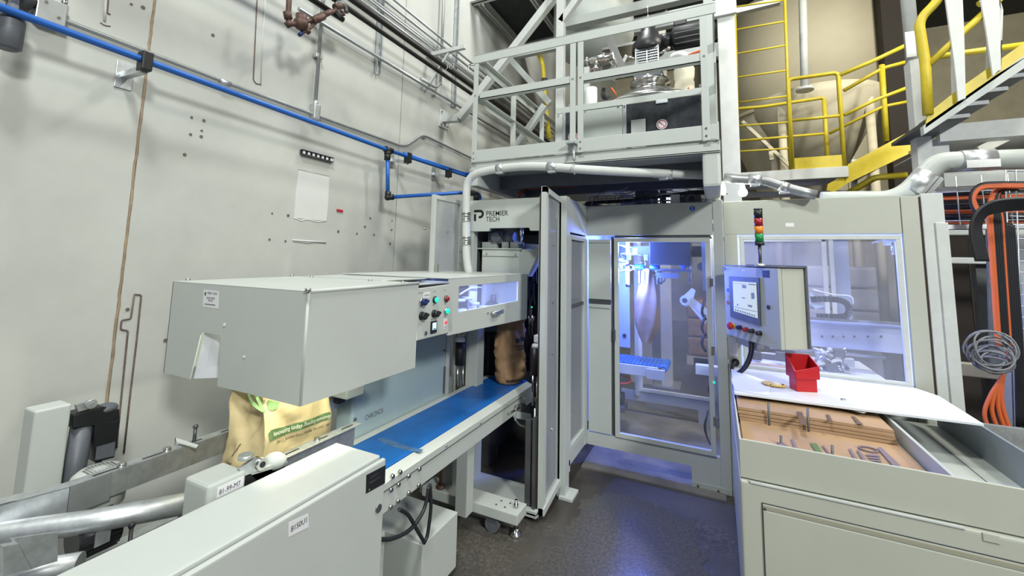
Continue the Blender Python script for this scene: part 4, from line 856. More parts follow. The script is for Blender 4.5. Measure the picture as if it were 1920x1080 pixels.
# gear motor and boxes under header
t = thing('sewing_head_drive', 'grey gear motor and white box unit under the low header', 'machine', (-1.6, 3.15, 1.5))
B = lambda x, y, Y=3.05: at(x, y, Y=Y)
g = G(); a = B(918, 466); b = B(974, 466); z0, z1 = B(907, 509).z-.03, B(907, 467).z
g.box(a.x-.07, b.x, 3.05, 3.30, z0, z1, .004); g.out('white_box', WHITE, t)
g = G(); g.prism([(b.x, 3.05, z0), (b.x, 3.05, z1), (b.x+.15, 3.12, z1+.005), (b.x+.14, 3.14, z1-.04), (b.x+.06, 3.08, z0)], (0, .1, 0)); g.out('side_gusset', WHITE2, t)
g = G(); g.box(a.x-.13, b.x+.02, 3.04, 3.33, z1, z1+.008); g.box(a.x-.06, b.x-.01, 3.042, 3.05, z1-.055, z1-.05); g.out('top_plate', WHITE, t)
g = G(); [g.box(B(x0, 0).x, B(x1, 0).x, 3.08, 3.2, z1+.008, z1+.06, .003) for x0, x1 in ((913, 938), (948, 960), (963, 977))]; g.out('spacer_block', WHITE2, t)
g = G(); [g.cyl((B(948+k*4, 0).x, 3.09, z1+.06), (B(948+k*4, 0).x, 3.09, z1+.075), .004, n=6) for k in range(8)]; g.out('stud', STEEL, t)
c = B(933, 445); g = G(); g.cyl(c+Vector((-.10, .08, 0)), c+Vector((.02, .08, .005)), .055); g.box(c.x-.11, c.x+.03, 3.08, 3.2, c.z-.05, c.z+.04, .015); g.cyl(c+Vector((-.02, .0, 0)), c+Vector((-.02, .05, 0)), .04); g.cyl(c+Vector((.03, .08, 0)), c+Vector((.12, .08, .0)), .045); g.out('gear_motor', GREY, t)
g = G(); x_ = B(981, 0).x; g.cyl((x_, 3.1, z1+.03), (x_, 3.1, 1.9), .008); g.cyl((x_, 3.1, 1.83), (x_, 3.1, 1.93), .017); g.out('height_spindle', STEEL, t)
g = G(); [bolt((x, 3.042, z1-.035), NY, .008, .008, g) for x in (a.x-.02, b.x-.03)]; g.out('bolt', STEEL, t)
g = G(); g.bar((b.x+.0, 3.2, z1+.03), (-1.2, 3.15, z1+.02), .05, .04); g.out('blue_lit_bar', BLUELIT, t)
g = G(); x_ = at(890, 470, Y=3.2).x; g.cyl((x_, 3.2, 1.4), (x_, 3.2, 2.15), .024); g.cyl((x_, 3.2, 1.66), (x_, 3.2, 1.69), .035); tag(g.out('blue_down_pipe', BLUEP), 'vertical blue pipe behind the white hose under the low header', 'pipe')
t = thing('machine_head_rig', 'dark cluster of rods and hoses between the window cover and the grey post', 'mechanism', (-1.28, 3.3, .9))
random.seed(9); R_ = lambda x, y: at(x, y, Y=3.3)
g = G()
for k in range(18):
    x, y = random.uniform(988, 1003), random.uniform(475, 610); g.tube([R_(x, y), R_(x+random.uniform(-6, 6), y+20), R_(x+random.uniform(-4, 4), y+40)], random.uniform(.005, .011), 6, fil=.05)
g.out('hose', DSTEEL, t)
g = G(); [g.cyl(R_(x, 590), R_(x, 613), .008) for x in (992, 998)]; g.out('rod', STEEL, t)
g = G(); c = R_(997, 576); g.ball(c, .008); g.out('green_lamp', LITG, t)
g = G(); g.box(R_(985, 0).x, R_(1010, 0).x, 3.4, 3.42, .7, 1.86); g.out('back_plate', BLACK, t)

# ================================================================== BELT CONVEYOR
XB0, XB1, ZB = -1.36, -1.66, .705   # belt edges and top
t = thing('belt_conveyor', 'long belt conveyor with blue belt and bolted grey side frame', 'conveyor', (-1.5, 2.2, 0))
g = G(); g.box(XB1, XB0, 1.30, 3.12, ZB-.012, ZB, .002); g.box(XB1, XB0, 1.3, 3.1, ZB-.10, ZB-.09); g.cyl((XB1, 3.12, ZB-.05), (XB0, 3.12, ZB-.05), .05, n=24); g.out('belt', BELT, t)
g = G(); g.prism([at(x, y, Z=ZB)+UP*.0002 for x, y in ((706, 822), (722, 822), (748, 831), (776, 840), (794, 843), (786, 848), (760, 844), (736, 838), (716, 830))], (0, 0, .0005)); g.out('flour_dust', BELTD, t)
zl = .70; xf = -1.30
g = G(); g.prism([(XB0+.003, 1.28, ZB-.004), (xf, 1.28, ZB-.022), (xf, 1.28, .565), (xf-.02, 1.28, .555), (xf-.03, 1.28, .555), (xf-.03, 1.28, .66), (XB0+.003, 1.28, .68)], (0, 1.84, 0)); g.out('front_side_frame', WHITE, t)
g = G(); g.box(XB1-.05, XB1-.004, 1.28, 3.12, .56, ZB-.002, .004); g.out('rear_side_frame', WHITE, t)
g = G(); g.box(xf, xf+.004, 1.28, 2.9, .652, .655); g.out('seam_line', DSTEEL, t)
g = G()
for px, py in ((735, 893), (749, 885), (732, 918), (746, 908), (765, 892), (785, 879), (731, 950), (745, 939), (765, 924), (784, 909)):
    c = at(px, py, X=xf); g.cyl(c, c+PX_*.010, .011, .009, n=12)
g.out('coach_bolt', STEEL, t)
g = G()
for px, py in ((836, 836), (900, 793), (950, 757), (982, 737), (982, 748)):
    c = at(px, py, X=xf); g.cyl(c, c+PX_*.006, .006, n=8)
g.out('small_bolt', STEEL, t)
g = G(); a = at(955, 775, X=xf+.02); b = at(978, 762, X=xf+.02); g.cyl(a, b, .008); g.cyl(at(968, 762, X=xf+.02), at(984, 760, X=xf+.02), .012); g.box(xf, xf+.03, b.y-.04, b.y+.03, b.z-.02, b.z+.02, .003); g.out('belt_tensioner', STEEL, t)
g = G(); a = at(972, 770, X=xf+.03); b = at(996, 788, X=xf+.03); g.prism([at(x, y, X=xf+.03) for x, y in ((972, 771), (996, 776), (996, 790), (972, 785))], (-.04, 0, 0)); g.out('bearing_block', WHITE, t)
# stand
g = G(); g.box(-1.74, -1.28, 1.75, 2.05, .03, .30, .004); g.box(-1.72, -1.38, 1.3, 1.6, .05, .42, .004); g.out('pedestal', WHITE, t)
g = G(); g.box(-1.70, -1.61, 2.50, 2.59, .10, .56, .004); g.out('leg', WHITE, t)
g = G(); g.box(-1.47, -1.39, 2.32, 2.40, .10, .56, .004); g.out('leg', WHITE, t)
g = G(); g.box(-1.78, -1.09, 2.40, 2.54, .095, .155, .006); ar = g.out('foot_arm', WHITE, t)
g = G(); [g.cyl((-1.22+a_, 2.44+b_, .155), (-1.22+a_, 2.44+b_, .158), .006, n=8) for a_, b_ in ((-.03, 0), (.03, .0), (-.02, .05), (.04, .05))]; g.out('bolt_hole', DSTEEL, ar)
g = G(); g.cyl((-1.13, 2.47, .03), (-1.13, 2.47, .20), .009); g.lathe((-1.13, 2.47, 0), UP, [(.036, 0), (.036, .012), (.02, .022), (.016, .04)], 18); g.cyl((-1.13, 2.47, .155), (-1.13, 2.47, .175), .015, n=6); g.out('levelling_foot', STEEL, t)
g = G(); g.cyl((-1.27, 2.42, .045), (-1.27, 2.52, .045), .045, n=20); g.out('caster', GREY, t)
g = G(); g.cyl((-1.66, 2.44, .15), (-1.66, 2.44, .60), .012); g.lathe((-1.66, 2.44, .155), UP, [(.03, 0), (.03, .01), (.02, .02)], 14); g.out('stand_rod', RUST, t)
t = thing('floor_stand', 'dusty white base frame on the floor behind the conveyor foot', 'frame', (-1.4, 2.75, 0))
g = G(); g.box(-1.75, -1.06, 2.62, 2.66, .03, .07, .003); g.box(-1.75, -1.06, 2.62, 2.92, .045, .055); g.out('base_plate', WHITE2, t)
g = G(); g.box(-1.72, -1.62, 2.80, 2.90, .055, 1.2, .004); g.out('upright', WHITE2, t)
g = G(); g.box(-1.70, -1.66, 2.86, 2.92, .055, 1.2); g.out('upright', DSTEEL, t)
g = G(); g.box(-1.10, -1.08, 2.64, 2.68, .03, .62); g.box(-1.16, -1.12, 2.66, 2.70, .03, .60, .003); g.out('rubber_edge_post', DSTEEL, t)
# cables under the conveyor
t = thing('drive_cable', 'two black cables looping below the conveyor frame to the floor', 'cables', (-1.25, 1.7, .2))
XE = -1.27
for pts in (((703, 1010), (735, 1010), (770, 992), (795, 955), (804, 912)), ((748, 955), (765, 965), (780, 990), (796, 1018)), ((806, 908), (808, 950), (802, 1000), (797, 1015))):
    g = G(); g.tube(crv([at(x, y, X=XE) for x, y in pts], 6), .0085, 8); g.out('cable', BCABLE, t)
t = thing('sensor_cable', 'pale grey cable looping under the far end of the blue conveyor', 'cable', at(985, 795, X=-1.2))
g = G(); g.tube(crv([at(x, y, X=-1.2) for x, y in ((966, 786), (975, 797), (990, 801), (1000, 792), (1005, 770), (1003, 745))], 6), .006, 8); g.out('cable', ZINC, t)
# photo sensors at belt end
t = thing('photo_sensor', 'black photo sensor with white cap on a post at the far end of the belt', 'sensor', at(1003, 700, X=-1.15))
S = lambda x, y: at(x, y, X=-1.15)
g = G(); g.cyl(S(1002, 704), S(1002, 652), .030, n=16); g.out('housing', BLACK, t)
g = G(); g.cyl(S(1004, 652), S(1004, 645), .032, .022); a = S(1008, 636); g.box(-1.17, -1.12, a.y-.025, a.y+.025, a.z-.02, a.z+.03, .005); g.out('cap', LABEL, t)
g = G(); [g.cyl(S(x, 704), S(x, 760), .008) for x in (999, 1007)]; g.cyl(S(1003, 765), (-1.15, S(1003, 765).y, .06), .009); g.out('post', STEEL, t)
g = G(); g.tube(crv([S(x, y) for x, y in ((1000, 704), (998, 730), (1004, 758), (1009, 730), (1008, 704))], 5), .004, 6); g.out('wire', BCABLE, t)
t = thing('photo_sensor', 'black photo sensor with domed white cap behind the belt beside the glossy sheet', 'sensor', at(863, 700, X=-1.75))
S = lambda x, y: at(x, y, X=-1.72)
g = G(); g.cyl(S(862, 684), S(863, 640), .036, n=16); g.out('housing', BLACK, t)
g = G(); g.lathe(S(863, 640), UP, [(.038, 0), (.036, .02), (.02, .035), (.005, .04)], 16); g.out('cap', LABEL, t)
g = G(); [g.cyl(S(x, 684), S(x, 735), .008) for x in (858, 868)]; g.tube(crv([S(x, y) for x, y in ((859, 684), (863, 710), (866, 740))], 4), .004, 6); g.out('post', STEEL, t)
g = G(); c = S(873, 628); g.cyl(c, c+UP*.02, .012); g.cyl(c+Vector((0, .03, .02)), c+Vector((0, .03, .05)), .014); g.box(-1.73, -1.70, c.y-.03, c.y+.04, c.z-.005, c.z+.005); g.out('adjuster', STEEL, t)
t = thing('sewing_column', 'white steel column behind the belt between the sensor and the black motor', 'column', (-1.78, 2.6, 0))
a = at(872, 640, X=-1.8); b = at(893, 640, X=-1.8); g = G(); g.box(-1.86, -1.80, a.y, b.y, 0, 1.19, .004); g.box(-1.8, -1.76, b.y-.02, b.y, 0, 1.19, .003); g.out('profile', WHITE2, t)
t = thing('drum_motor', 'large black upright motor behind the belt left of the brown bag', 'motor', at(912, 690, X=-1.9))
c = at(914, 700, X=-1.75); g = G(); g.lathe((-1.75, c.y, .60), UP, [(.075, 0), (.085, .02), (.085, .42), (.078, .44)], 22); g.out('housing', BLACK, t)
g = G(); g.lathe((-1.75, c.y, 1.04), UP, [(.09, 0), (.09, .03), (.07, .055), (.03, .06)], 22); g.out('fan_cover', DSTEEL, t)
g = G(); [g.bar((-1.75+.088*math.cos(k*math.pi/9), c.y+.088*math.sin(k*math.pi/9), .63), (-1.75+.088*math.cos(k*math.pi/9), c.y+.088*math.sin(k*math.pi/9), 1.0), .012, .006, up=(math.cos(k*math.pi/9), math.sin(k*math.pi/9), 0)) for k in range(18)]; g.out('cooling_fin', BLACK, t)
g = G(); g.box(-1.86, -1.68, c.y-.09, c.y+.09, 0, .60, .006); g.out('base', DSTEEL, t)
# glossy sheet behind belt
t = thing('machine_front_sheet', 'glossy blue-grey sheet steel front under the cover behind the belt', 'panel', (-1.74, 1.9, 0))
XQ = XB1-.06; a = at(660, 780, X=XQ); b = at(836, 700, X=XQ)
g = G(); g.box(XQ-.12, XQ, a.y, b.y, .3, 1.2, .02, 3); g.out('sheet', GLOSSP, t)
a = at(684, 789, X=XQ); b = at(718, 771, X=XQ); text('CHRONOS', (XQ, a.y, a.z), (0, 1, .0), UP, .04, INKB, t, 'sheet_lettering', width=(b.y-a.y)*1.0)
g = G(); y1 = b.y+.36; [g.ball(at(x, y, X=XQ+.01), .008) for x, y in ((652, 733), (666, 786), (833, 657))]; g.out('stud', DSTEEL, t)
g = G(); p = at(836, 700, X=XQ); g.box(XQ-.03, XQ+.005, p.y, p.y+.035, .5, 1.2, .003); g.out('edge_angle', WHITE2, t)
g = G(); q = at(836, 705, X=XQ+.01); g.box(XQ+.005, XQ+.012, q.y-.02, q.y-.012, .72, .90); g.out('slot', DSTEEL, t)
g = G(); p = at(641, 760, X=XQ-.02); g.box(XQ-.06, XQ-.02, p.y-.02, p.y+.02, .9, 1.2); g.out('dark_slide', BLACK, t)
g = G(); p = at(646, 785, X=XQ+.0); g.box(XQ-.04, XQ+.06, p.y-.05, p.y+.06, .94, .985, .004); g.out('slide_block', WHITE2, t)

# ================================================================== SEWING HEAD COVER
t = thing('sewing_head_cover', 'large light grey sheet metal cover standing over the bag conveyor', 'cover', (-1.73, 1.9, 1.12))
x0, x1, y0, y1, z0, z1 = -2.168, -1.30, 1.045, 1.662, 1.130, 1.518
S = lambda x, y: at(x, y, Y=y0)
nL, nR, nT, nB = S(360, 0).x, S(411, 0).x, S(380, 623).z, S(380, 705).z
nL = at(357, 700, Y=y0).x; nR = at(411, 680, Y=y0).x
# end sheet with a cut-out
g = G()
out_ = [(x0, z0), (nL, z0), (nL+.045, nT-.012), (nL+.06, nT), (nR-.015, nT), (nR, nT-.015), (nR, z0), (x1, z0), (x1, z1), (x0, z1)]
g.prism([(x-(.007 if x > -1.31 else 0), y0, z) for x, z in out_], (0, .004, 0)); g.out('end_sheet', WHITE, t)
g = G(); g.cyl((x1-.007, y0+.007, z0), (x1-.007, y0+.007, z1+.001), .007, n=16); g.out('corner_fold', WHITE, t)
g = G(); g.prism([(x1, y0+.007, z0), (x1, y1, z0-.003), (x1, y1, z1+.004), (x1, y0+.007, z1)], (-.004, 0, 0)); g.out('front_sheet', WHITE, t)
g = G(); g.prism([(x0, y0, z1), (x1, y0, z1), (x1, y1, z1+.004), (x0, y1, z1+.004)], (0, 0, .004), bev=.0015); g.out('top_sheet', WHITE, t)
g = G(); g.box(x0, x0+.004, y0, y1, z0, z1); g.out('rear_sheet', WHITE, t)
g = G(); g.cyl((x1-.002, y0+.01, z1+.002), (x1-.002, y1, z1+.005), .0075, n=12); g.out('folded_edge', WHITE, t)
g = G(); g.prism([(nL+.004, y0+.012, z0+.0), (nR+.03, y0+.08, z0+.02), (nR+.03, y0+.08, nT+.02), (nL+.05, y0+.012, nT)], (.002, .004, 0)); g.out('inner_flap', WTOP, t)
g = G(); c = at(421, 609, Y=y0); g.cyl((c.x, y0, c.z), (c.x, y0-.003, c.z), .007, n=10); c = at(458, 669, Y=y0); g.cyl((c.x, y0, c.z), (c.x, y0-.003, c.z), .005, n=10); g.out('bright_hole', LABEL, t)
a = at(380, 572, Y=y0); b = at(410, 545, Y=y0); g = G(); g.prism([at(x, y, Y=y0-.0008) for x, y in ((380, 575), (409, 579), (410, 546), (382, 543))], (0, .0006, 0)); st = g.out('rating_sticker', LABEL, t)
for i, (s_, px, py, w_) in enumerate((('PREMIER', 389, 551, 8), ('CHRONOS', 399, 552, 8), ('VARIO SEALER', 387, 560, 16), ('VSM-10', 390, 565, 9))):
    o_ = at(px, py, Y=y0-.0012); text(s_, o_, PX_, UP, .012, INK, st, 'sticker_lettering', width=at(px+w_, py, Y=y0-.0012).x-o_.x)
g = G(); a = at(384, 549, Y=y0-.002); g.box(a.x, a.x+.008, y0-.0022, y0-.0016, a.z-.01, a.z+.003); a = at(383, 573, Y=y0-.002); g.box(a.x, a.x+.075, y0-.0022, y0-.0016, a.z+.006, a.z+.008); g.out('sticker_mark', INKB, st)
g = G()
for px, py in ((577, 546), (547, 519), (584, 521), (725, 514), (735, 515), (755, 531), (352, 526), (694, 528)):
    c = at(px, py, Z=z1+.004); g.cyl((c.x, c.y, z1+.004), (c.x, c.y, z1+.014), .010, n=8)
g.out('top_bolt', STEEL, t)
# second section
x2 = -1.545; y2, y3 = y1, 1.93
g = G(); g.box(x0+.05, x2, y1, y2+.30, 1.20, 1.522, .002); g.out('recessed_sheet', WHITE, t)
g = G(); g.prism([(x0+.05, y1, 1.524), (x2, y1, 1.524), (x1-.16, 1.94, 1.528), (x1-.16, 2.98, 1.535), (x0+.05, 2.98, 1.535)], (0, 0, .004)); g.out('top_sheet', WHITE, t)
# door box with window opening
yA, yB_ = 1.93, 2.985
wz = [at(859, 584, X=x1), at(971, 565, X=x1), at(971, 527, X=x1), at(862, 537, X=x1)]
wy0, wy1 = wz[0].y, wz[1].y; wzb, wzt = (wz[0].z+wz[1].z)/2, (wz[2].z+wz[3].z)/2
zb0, zb1, zt1 = 1.235, 1.200, 1.534
g = G()
g.prism([(x1, yA, wzt), (x1, yB_, wzt), (x1, yB_, zt1), (x1, yA, zt1-.002)], (-.012, 0, 0))
g.prism([(x1, yA, zb0), (x1, yB_, zb1), (x1, yB_, wzb), (x1, yA, wzb)], (-.012, 0, 0))
g.prism([(x1, yA, wzb), (x1, wy0, wzb), (x1, wy0, wzt), (x1, yA, wzt)], (-.012, 0, 0)); g.prism([(x1, wy1, wzb), (x1, yB_, wzb), (x1, yB_, wzt), (x1, wy1, wzt)], (-.012, 0, 0))
g.out('access_door', WHITE, t)
g = G(); g.box(x1-.010, x1-.006, wy0-.005, wy1+.005, wzb-.005, wzt+.005); g.out('door_window', GLASSF, t)
g = G(); g.prism([(x1-.004, yA, zt1), (x1-.004, yB_, zt1+.001), (x0+.05, yB_, zt1+.001), (x0+.05, yA, zt1)], (0, 0, .004)); g.out('top_sheet', WHITE, t)
g = G(); g.prism([(x1, yB_, zb1), (x1, yB_, zt1), (x0+.05, yB_, zt1), (x0+.05, yB_, zb1)], (0, -.006, 0)); g.out('end_sheet', WHITE, t)
g = G(); g.prism([(x1-.02, yA, zb0+.003), (x1-.02, yB_, zb1+.003), (x0+.05, yB_, zb1+.003), (x0+.05, yA, zb0+.003)], (0, 0, .003)); g.out('floor_sheet', BLUELIT, t)
g = G(); g.box(x0+.055, x0+.065, yA, yB_, 1.22, 1.53); g.box(x0+.05, x1-.012, yA, yA+.006, 1.24, 1.52); g.out('inner_back_plate', BLUELIT, t)
g = G(); c = at(926, 588, X=x1+.02); b_ = at(936, 589, X=x1+.03); g.cyl((x1, c.y, c.z), (x1+.03, c.y, c.z), .010); g.bar((x1+.03, c.y-.005, c.z), (x1+.035, c.y+.10, c.z+.006), .012, .026, bev=.004); g.out('door_handle', STEEL, t)
g = G(); c = at(914, 587, X=x1); g.cyl((x1, c.y, c.z), (x1+.006, c.y, c.z), .007, n=8); g.out('screw', STEEL, t)
# inside the sewing head
mech = bpy.data.objects.new('sewing_mechanism', None); C.objects.link(mech); mech.parent = t; mech.location = Vector((-1.6, 2.5, 1.24))-t.location
W = lambda x, y: at(x, y, X=-1.55)
for (ax_, ay_, bx_, by_) in ((862, 583, 890, 572), (866, 590, 905, 578), (860, 565, 875, 562)):
    g = G(); c = W(ax_, ay_); g.cyl(c, c+UP*.015, .045, n=18); c = W(bx_, by_); g.cyl(c, c+UP*.02, .035, n=18); g.out('roller', BLUELIT, mech)
g = G(); a, b_ = W(889, 535), W(903, 575); g.box(-1.60, -1.585, a.y, W(903, 540).y, 1.26, 1.50, .003); a = W(935, 0); g.box(-1.62, -1.6, W(918, 540).y, W(938, 540).y, 1.24, 1.52); g.out('bracket_plate', WTOP, mech)
g = G(); c = W(925, 560); g.cyl(c-UP*.03, c+UP*.03, .022); g.box(-1.58, -1.55, c.y-.01, c.y+.06, c.z-.05, c.z-.03); g.prism([W(912, 572), W(925, 560), W(935, 570)], (-.02, 0, 0)); g.out('needle_block', GREY, mech)
g = G(); g.tube([W(862+10*k, 552-14*math.sin(k*.5)) for k in range(5)], .006, 6); g.tube(crv([W(955, 530), W(968, 540), W(970, 560), W(958, 570)], 5), .007, 6); g.out('guide_hose', WTOP, mech)
l = bpy.data.lights.new('head_glow', 'AREA'); l.shape = 'RECTANGLE'; l.size = .05; l.size_y = .7; l.energy = 7; l.color = (.42, .52, 1); o = bpy.data.objects.new('head_glow', l); C.objects.link(o); o.location = (-1.42, 2.45, 1.515)
l = bpy.data.lights.new('bag_lamp', 'POINT'); l.energy = 11; l.color = (1, .98, .80); l.shadow_soft_size = .03; o = bpy.data.objects.new('bag_lamp', l); C.objects.link(o); o.location = (-1.40, 1.24, 1.36)
# control panel
t = thing('button_station', 'raised button panel with lit green buttons on the side of the cover', 'control panel', (-1.32, 1.8, 1.2))
a, b_, c_, d_ = at(783, 541, X=x1), at(849, 532, X=x1), at(849, 622, X=x1), at(782, 639, X=x1)
g = G(); g.prism([a, b_, c_, d_], (-.24, 0, 0), bev=.004); g.out('face_plate', WHITE, t)
g = G(); g.box(x1-.05, x1-.004, a.y, b_.y-.01, a.z+.004, a.z+.012); g.out('shadow_gap', BLACK, t)
def Wp(x, y): return at(x, y, X=x1)
def button(px, py, r, m, nm, kind='dome', ring=BLACK):
    c = Wp(px, py); g = G(); g.lathe(c, PX_, [(r*1.15, 0), (r*1.15, .006), (r*.95, .010)], 20); b = g.out(nm, ring, t)
    g = G()
    if kind == 'dome': g.lathe(c+PX_*.008, PX_, [(r*.85, 0), (r*.85, .006), (r*.6, .011), (.002, .013)], 18)
    elif kind == 'knob': g.lathe(c+PX_*.008, PX_, [(r, 0), (r*.95, .02)], 18); g.bar(c+Vector((.032, -r*.7, -r*.5)), c+Vector((.032, r*.7, r*.5)), .014, .010)
    g.out('cap', m, b)
button(790, 566, .017, NAVYK, 'selector_switch', 'knob', STEEL); button(815, 562, .016, LITG, 'push_button'); button(836, 560, .016, REDL, 'push_button', ring=DSTEEL)
button(790, 592, .018, BLACK, 'selector_switch', 'knob'); button(813, 588, .017, BLACK, 'selector_switch', 'knob'); button(836, 583, .017, LITG, 'push_button', ring=STEEL)
c = Wp(812, 613); g = G(); g.box(x1, x1+.008, c.y-.024, c.y+.024, c.z-.03, c.z+.03, .003); dsp = g.out('display_bezel', BLACK, t)
g = G(); g.box(x1+.008, x1+.009, c.y-.016, c.y+.016, c.z-.012, c.z+.022); sc = g.out('screen', SCREENS, dsp); text('150', (x1+.0095, c.y-.013, c.z+.001), (0, 1, 0), UP, .018, LABEL, sc, 'digits')
g = G(); g.box(x1+.009, x1+.0095, c.y-.010, c.y+.010, c.z-.010, c.z-.005); g.out('green_bar', GREENL, sc)
c = Wp(835, 606); g = G(); g.box(x1, x1+.001, c.y-.015, c.y+.015, c.z-.028, c.z+.022); lb = g.out('lamp_label', LABEL, t); g = G(); g.cyl((x1+.001, c.y, c.z+.004), (x1+.006, c.y, c.z+.004), .008); g.out('lamp', LITR, lb)
text('RESET', (x1+.0012, c.y-.013, c.z-.022), (0, 1, 0), UP, .009, INKB, lb, 'label_lettering', width=.026)
c = Wp(800, 553); g = G(); g.box(x1, x1+.001, c.y-.027, c.y+.027, c.z-.014, c.z+.014); lb = g.out('number_label', LABEL, t); text('81S0U1', (x1+.0012, c.y-.019, c.z-.005), (0, 1, 0), UP, .012, INKB, lb, 'label_lettering', width=.04)
for s_, x, y in (('OPERATOR', 784, 551), ('START', 812, 548), ('STOP', 832, 546), ('MODE', 786, 576), ('RUN', 811, 573), ('OFF', 833, 571), ('SPEED', 808, 600), ('POWER', 831, 595), ('TEMP', 808, 627)):
    p = Wp(x, y); text(s_, p, (0, 1, 0), UP, .009, INKP, t, 'panel_lettering')
c = Wp(798, 625); g = G(); g.cyl(c, c+PX_*.004, .011, n=16); lk = g.out('key_lock', STEEL, t); g = G(); g.box(x1+.004, x1+.005, c.y-.002, c.y+.002, c.z-.006, c.z+.006); g.out('key_slot', BLACK, lk)
c = Wp(952, 577); text('8012', c+Vector((0, 0, 0)), (0, 1, 0), UP, .012, INKP, t, 'panel_lettering')

# ================================================================== INFEED GUIDES
ZR = .93; XN, XF_ = -1.44, -1.80
def rail_y(px, py): return at(px, py, Z=ZR).y
def guide_rail(xx, ya, yb, label, sgn, depth=.075):
    t = thing('guide_rail', label, 'rail', (xx, (ya+yb)/2, ZR-depth))
    g = G(); g.box(xx-.003, xx+.003, ya, yb, ZR-depth, ZR); g.box(xx, xx+sgn*.045, ya, yb, ZR-.003, ZR, .001); g.out('angle', GALV, t)
    g = G(); n_ = int((yb-ya)/.13)
    for k in range(n_): y = ya+.06+k*.13; g.box(xx+sgn*.015, xx+sgn*.023, y, y+.06, ZR, ZR+.0008)
    g.out('slot', BLACK, t); return t
tn = guide_rail(XN, rail_y(500, 866), rail_y(664, 790)-.0, 'near galvanised guide rail with slotted top, beside the bag', 1)
g = G(); ye = rail_y(664, 790); g.box(XN-.002, XN+.002, ye-.30, ye, ZR-.10, ZR-.06); g.out('skirt', GALV, tn)
tf = guide_rail(XF_, rail_y(176, 915)-.03, 1.75, 'far galvanised guide rail along the wall side of the bag', -1)
g = G()
for px, py, tr in ((320, 850, tf), (240, 882, tf)):
    c = at(px, py-2, Z=ZR); g.cyl((XF_-.02, c.y, ZR), (XF_-.02, c.y, ZR+.012), .013, n=6)
g.out('bolt', STEEL, tf)
g = G(); c = at(558, 816, Z=ZR); g.cyl((XN+.022, c.y, ZR), (XN+.022, c.y, ZR+.012), .012, n=6); c = at(470, 868, Z=ZR); g.cyl((XN+.03, c.y, ZR), (XN+.03, c.y, ZR+.02), .03, .022, n=18); g.out('bolt', STEEL, tn)
# flared end of the far rail
ys_ = rail_y(176, 915)-.03
t = thing('flared_guide', 'flared galvanised lead-in plate at the left end of the far rail', 'rail', (XF_-.1, .4, ZR-.1))
a = Vector((XF_, ys_, ZR)); b_ = at(0, 947, Z=ZR); b_ = b_+(b_-a)*.5
g = G(); g.prism([a, b_, b_-UP*.09, a-UP*.085], (-.004, .002, 0)); g.prism([a, b_, b_+Vector((-.045, .04, 0)), a+Vector((-.045, .0, 0))], (0, 0, -.003)); g.out('plate', GALV, t)
g = G(); p = a; g.box(p.x-.001, p.x+.004, p.y, p.y+.10, ZR-.085, ZR+.001); g.out('joint_lap', ZINC, t)
t = thing('rail_bracket', 'white angle bracket with upright pin behind the far rail', 'bracket', at(355, 828, Z=.92))
c = at(345, 826, Z=.92); g = G(); g.prism([at(x, y, Z=.94) for x, y in ((328, 820), (372, 834), (368, 839), (330, 828))], (0, 0, -.004)); g.prism([at(x, y, Z=.94) for x, y in ((328, 820), (330, 828), (331, 829), (329, 820))], (0, 0, -.04)); g.out('plate', COLW, t)
g = G(); c = at(364, 828, Z=.93); g.cyl(c, c+UP*.05, .006); g.ball(c+UP*.055, .009); g.out('pin', DSTEEL, t)
# actuator units
def actuator(pos, w_, d_, h_, label_box, label_act, lettering=None):
    x, y, zt = pos
    t = thing('counterweight_box', label_box, 'box', (x, y, zt-h_)); 
    g = G(); g.box(x-w_/2, x+w_/2, y-d_/2, y+d_/2, zt-h_, zt, .014, 3); g.out('box_body', WHITE, t)
    if lettering:
        c = at(435, 905, X=x+w_/2); g = G(); yl = c.y-.035; g.box(x+w_/2, x+w_/2+.0008, c.y-.045, c.y+.05, c.z-.012, c.z+.012); lb = g.out('number_label', LABEL, t)
        text(lettering, (x+w_/2+.0012, c.y-.038, c.z-.007), (0, 1, 0), UP, .02, INK, lb, 'label_lettering', width=.075)
    return t
XO = -2.12
pA = at(100, 762, X=XO)
# post: wide box behind the far rail
c0, c1, c2 = at(50, 765, X=XO), at(65, 772, X=XO), at(135, 760, X=XO)
t = thing('counterweight_box', 'tall light grey box standing against the wall behind the far rail', 'box', (XO-.05, c1.y+.07, 0))
g = G(); g.box(XO-.09, XO, c1.y, c2.y, .35, c1.z, .008, 3); g.out('box_body', WHITE, t)
t2 = thing('lift_actuator', 'black actuator motor with label beside the tall grey box', 'actuator', (XO, c2.y+.1, .7))
A = lambda x, y: at(x, y, X=XO+.0)
g = G(); g.prism([A(x, y) for x, y in ((137, 778), (190, 762), (224, 766), (226, 785), (180, 797), (137, 805))], (-.07, 0, 0), bev=.006); g.out('head', BLACK, t2)
g = G(); g.prism([A(x, y) for x, y in ((178, 795), (226, 785), (215, 858), (178, 868))], (-.06, 0, 0), bev=.004); hb = g.out('motor_body', BLACK, t2)
g = G(); g.prism([A(x, y)+PX_*.001 for x, y in ((181, 838), (216, 828), (214, 855), (178, 863))], (-.0008, 0, 0)); g.out('rating_label', GREY, hb)
g = G(); a, b_ = A(155, 800), A(150, 885); g.cyl((XO-.035, a.y+.01, a.z), (XO-.035, a.y+.0, a.z-.35), .032, n=16); g.out('lift_tube', GREY, t2)
g = G(); g.prism([A(x, y) for x, y in ((143, 760), (170, 750), (172, 765), (147, 772))], (-.02, 0, 0)); c = A(168, 756); g.cyl(c, c+PX_*.02, .016, n=12); g.cyl(c+PX_*.02, c+PX_*.022, .008); g.out('clevis', GALV, t2)
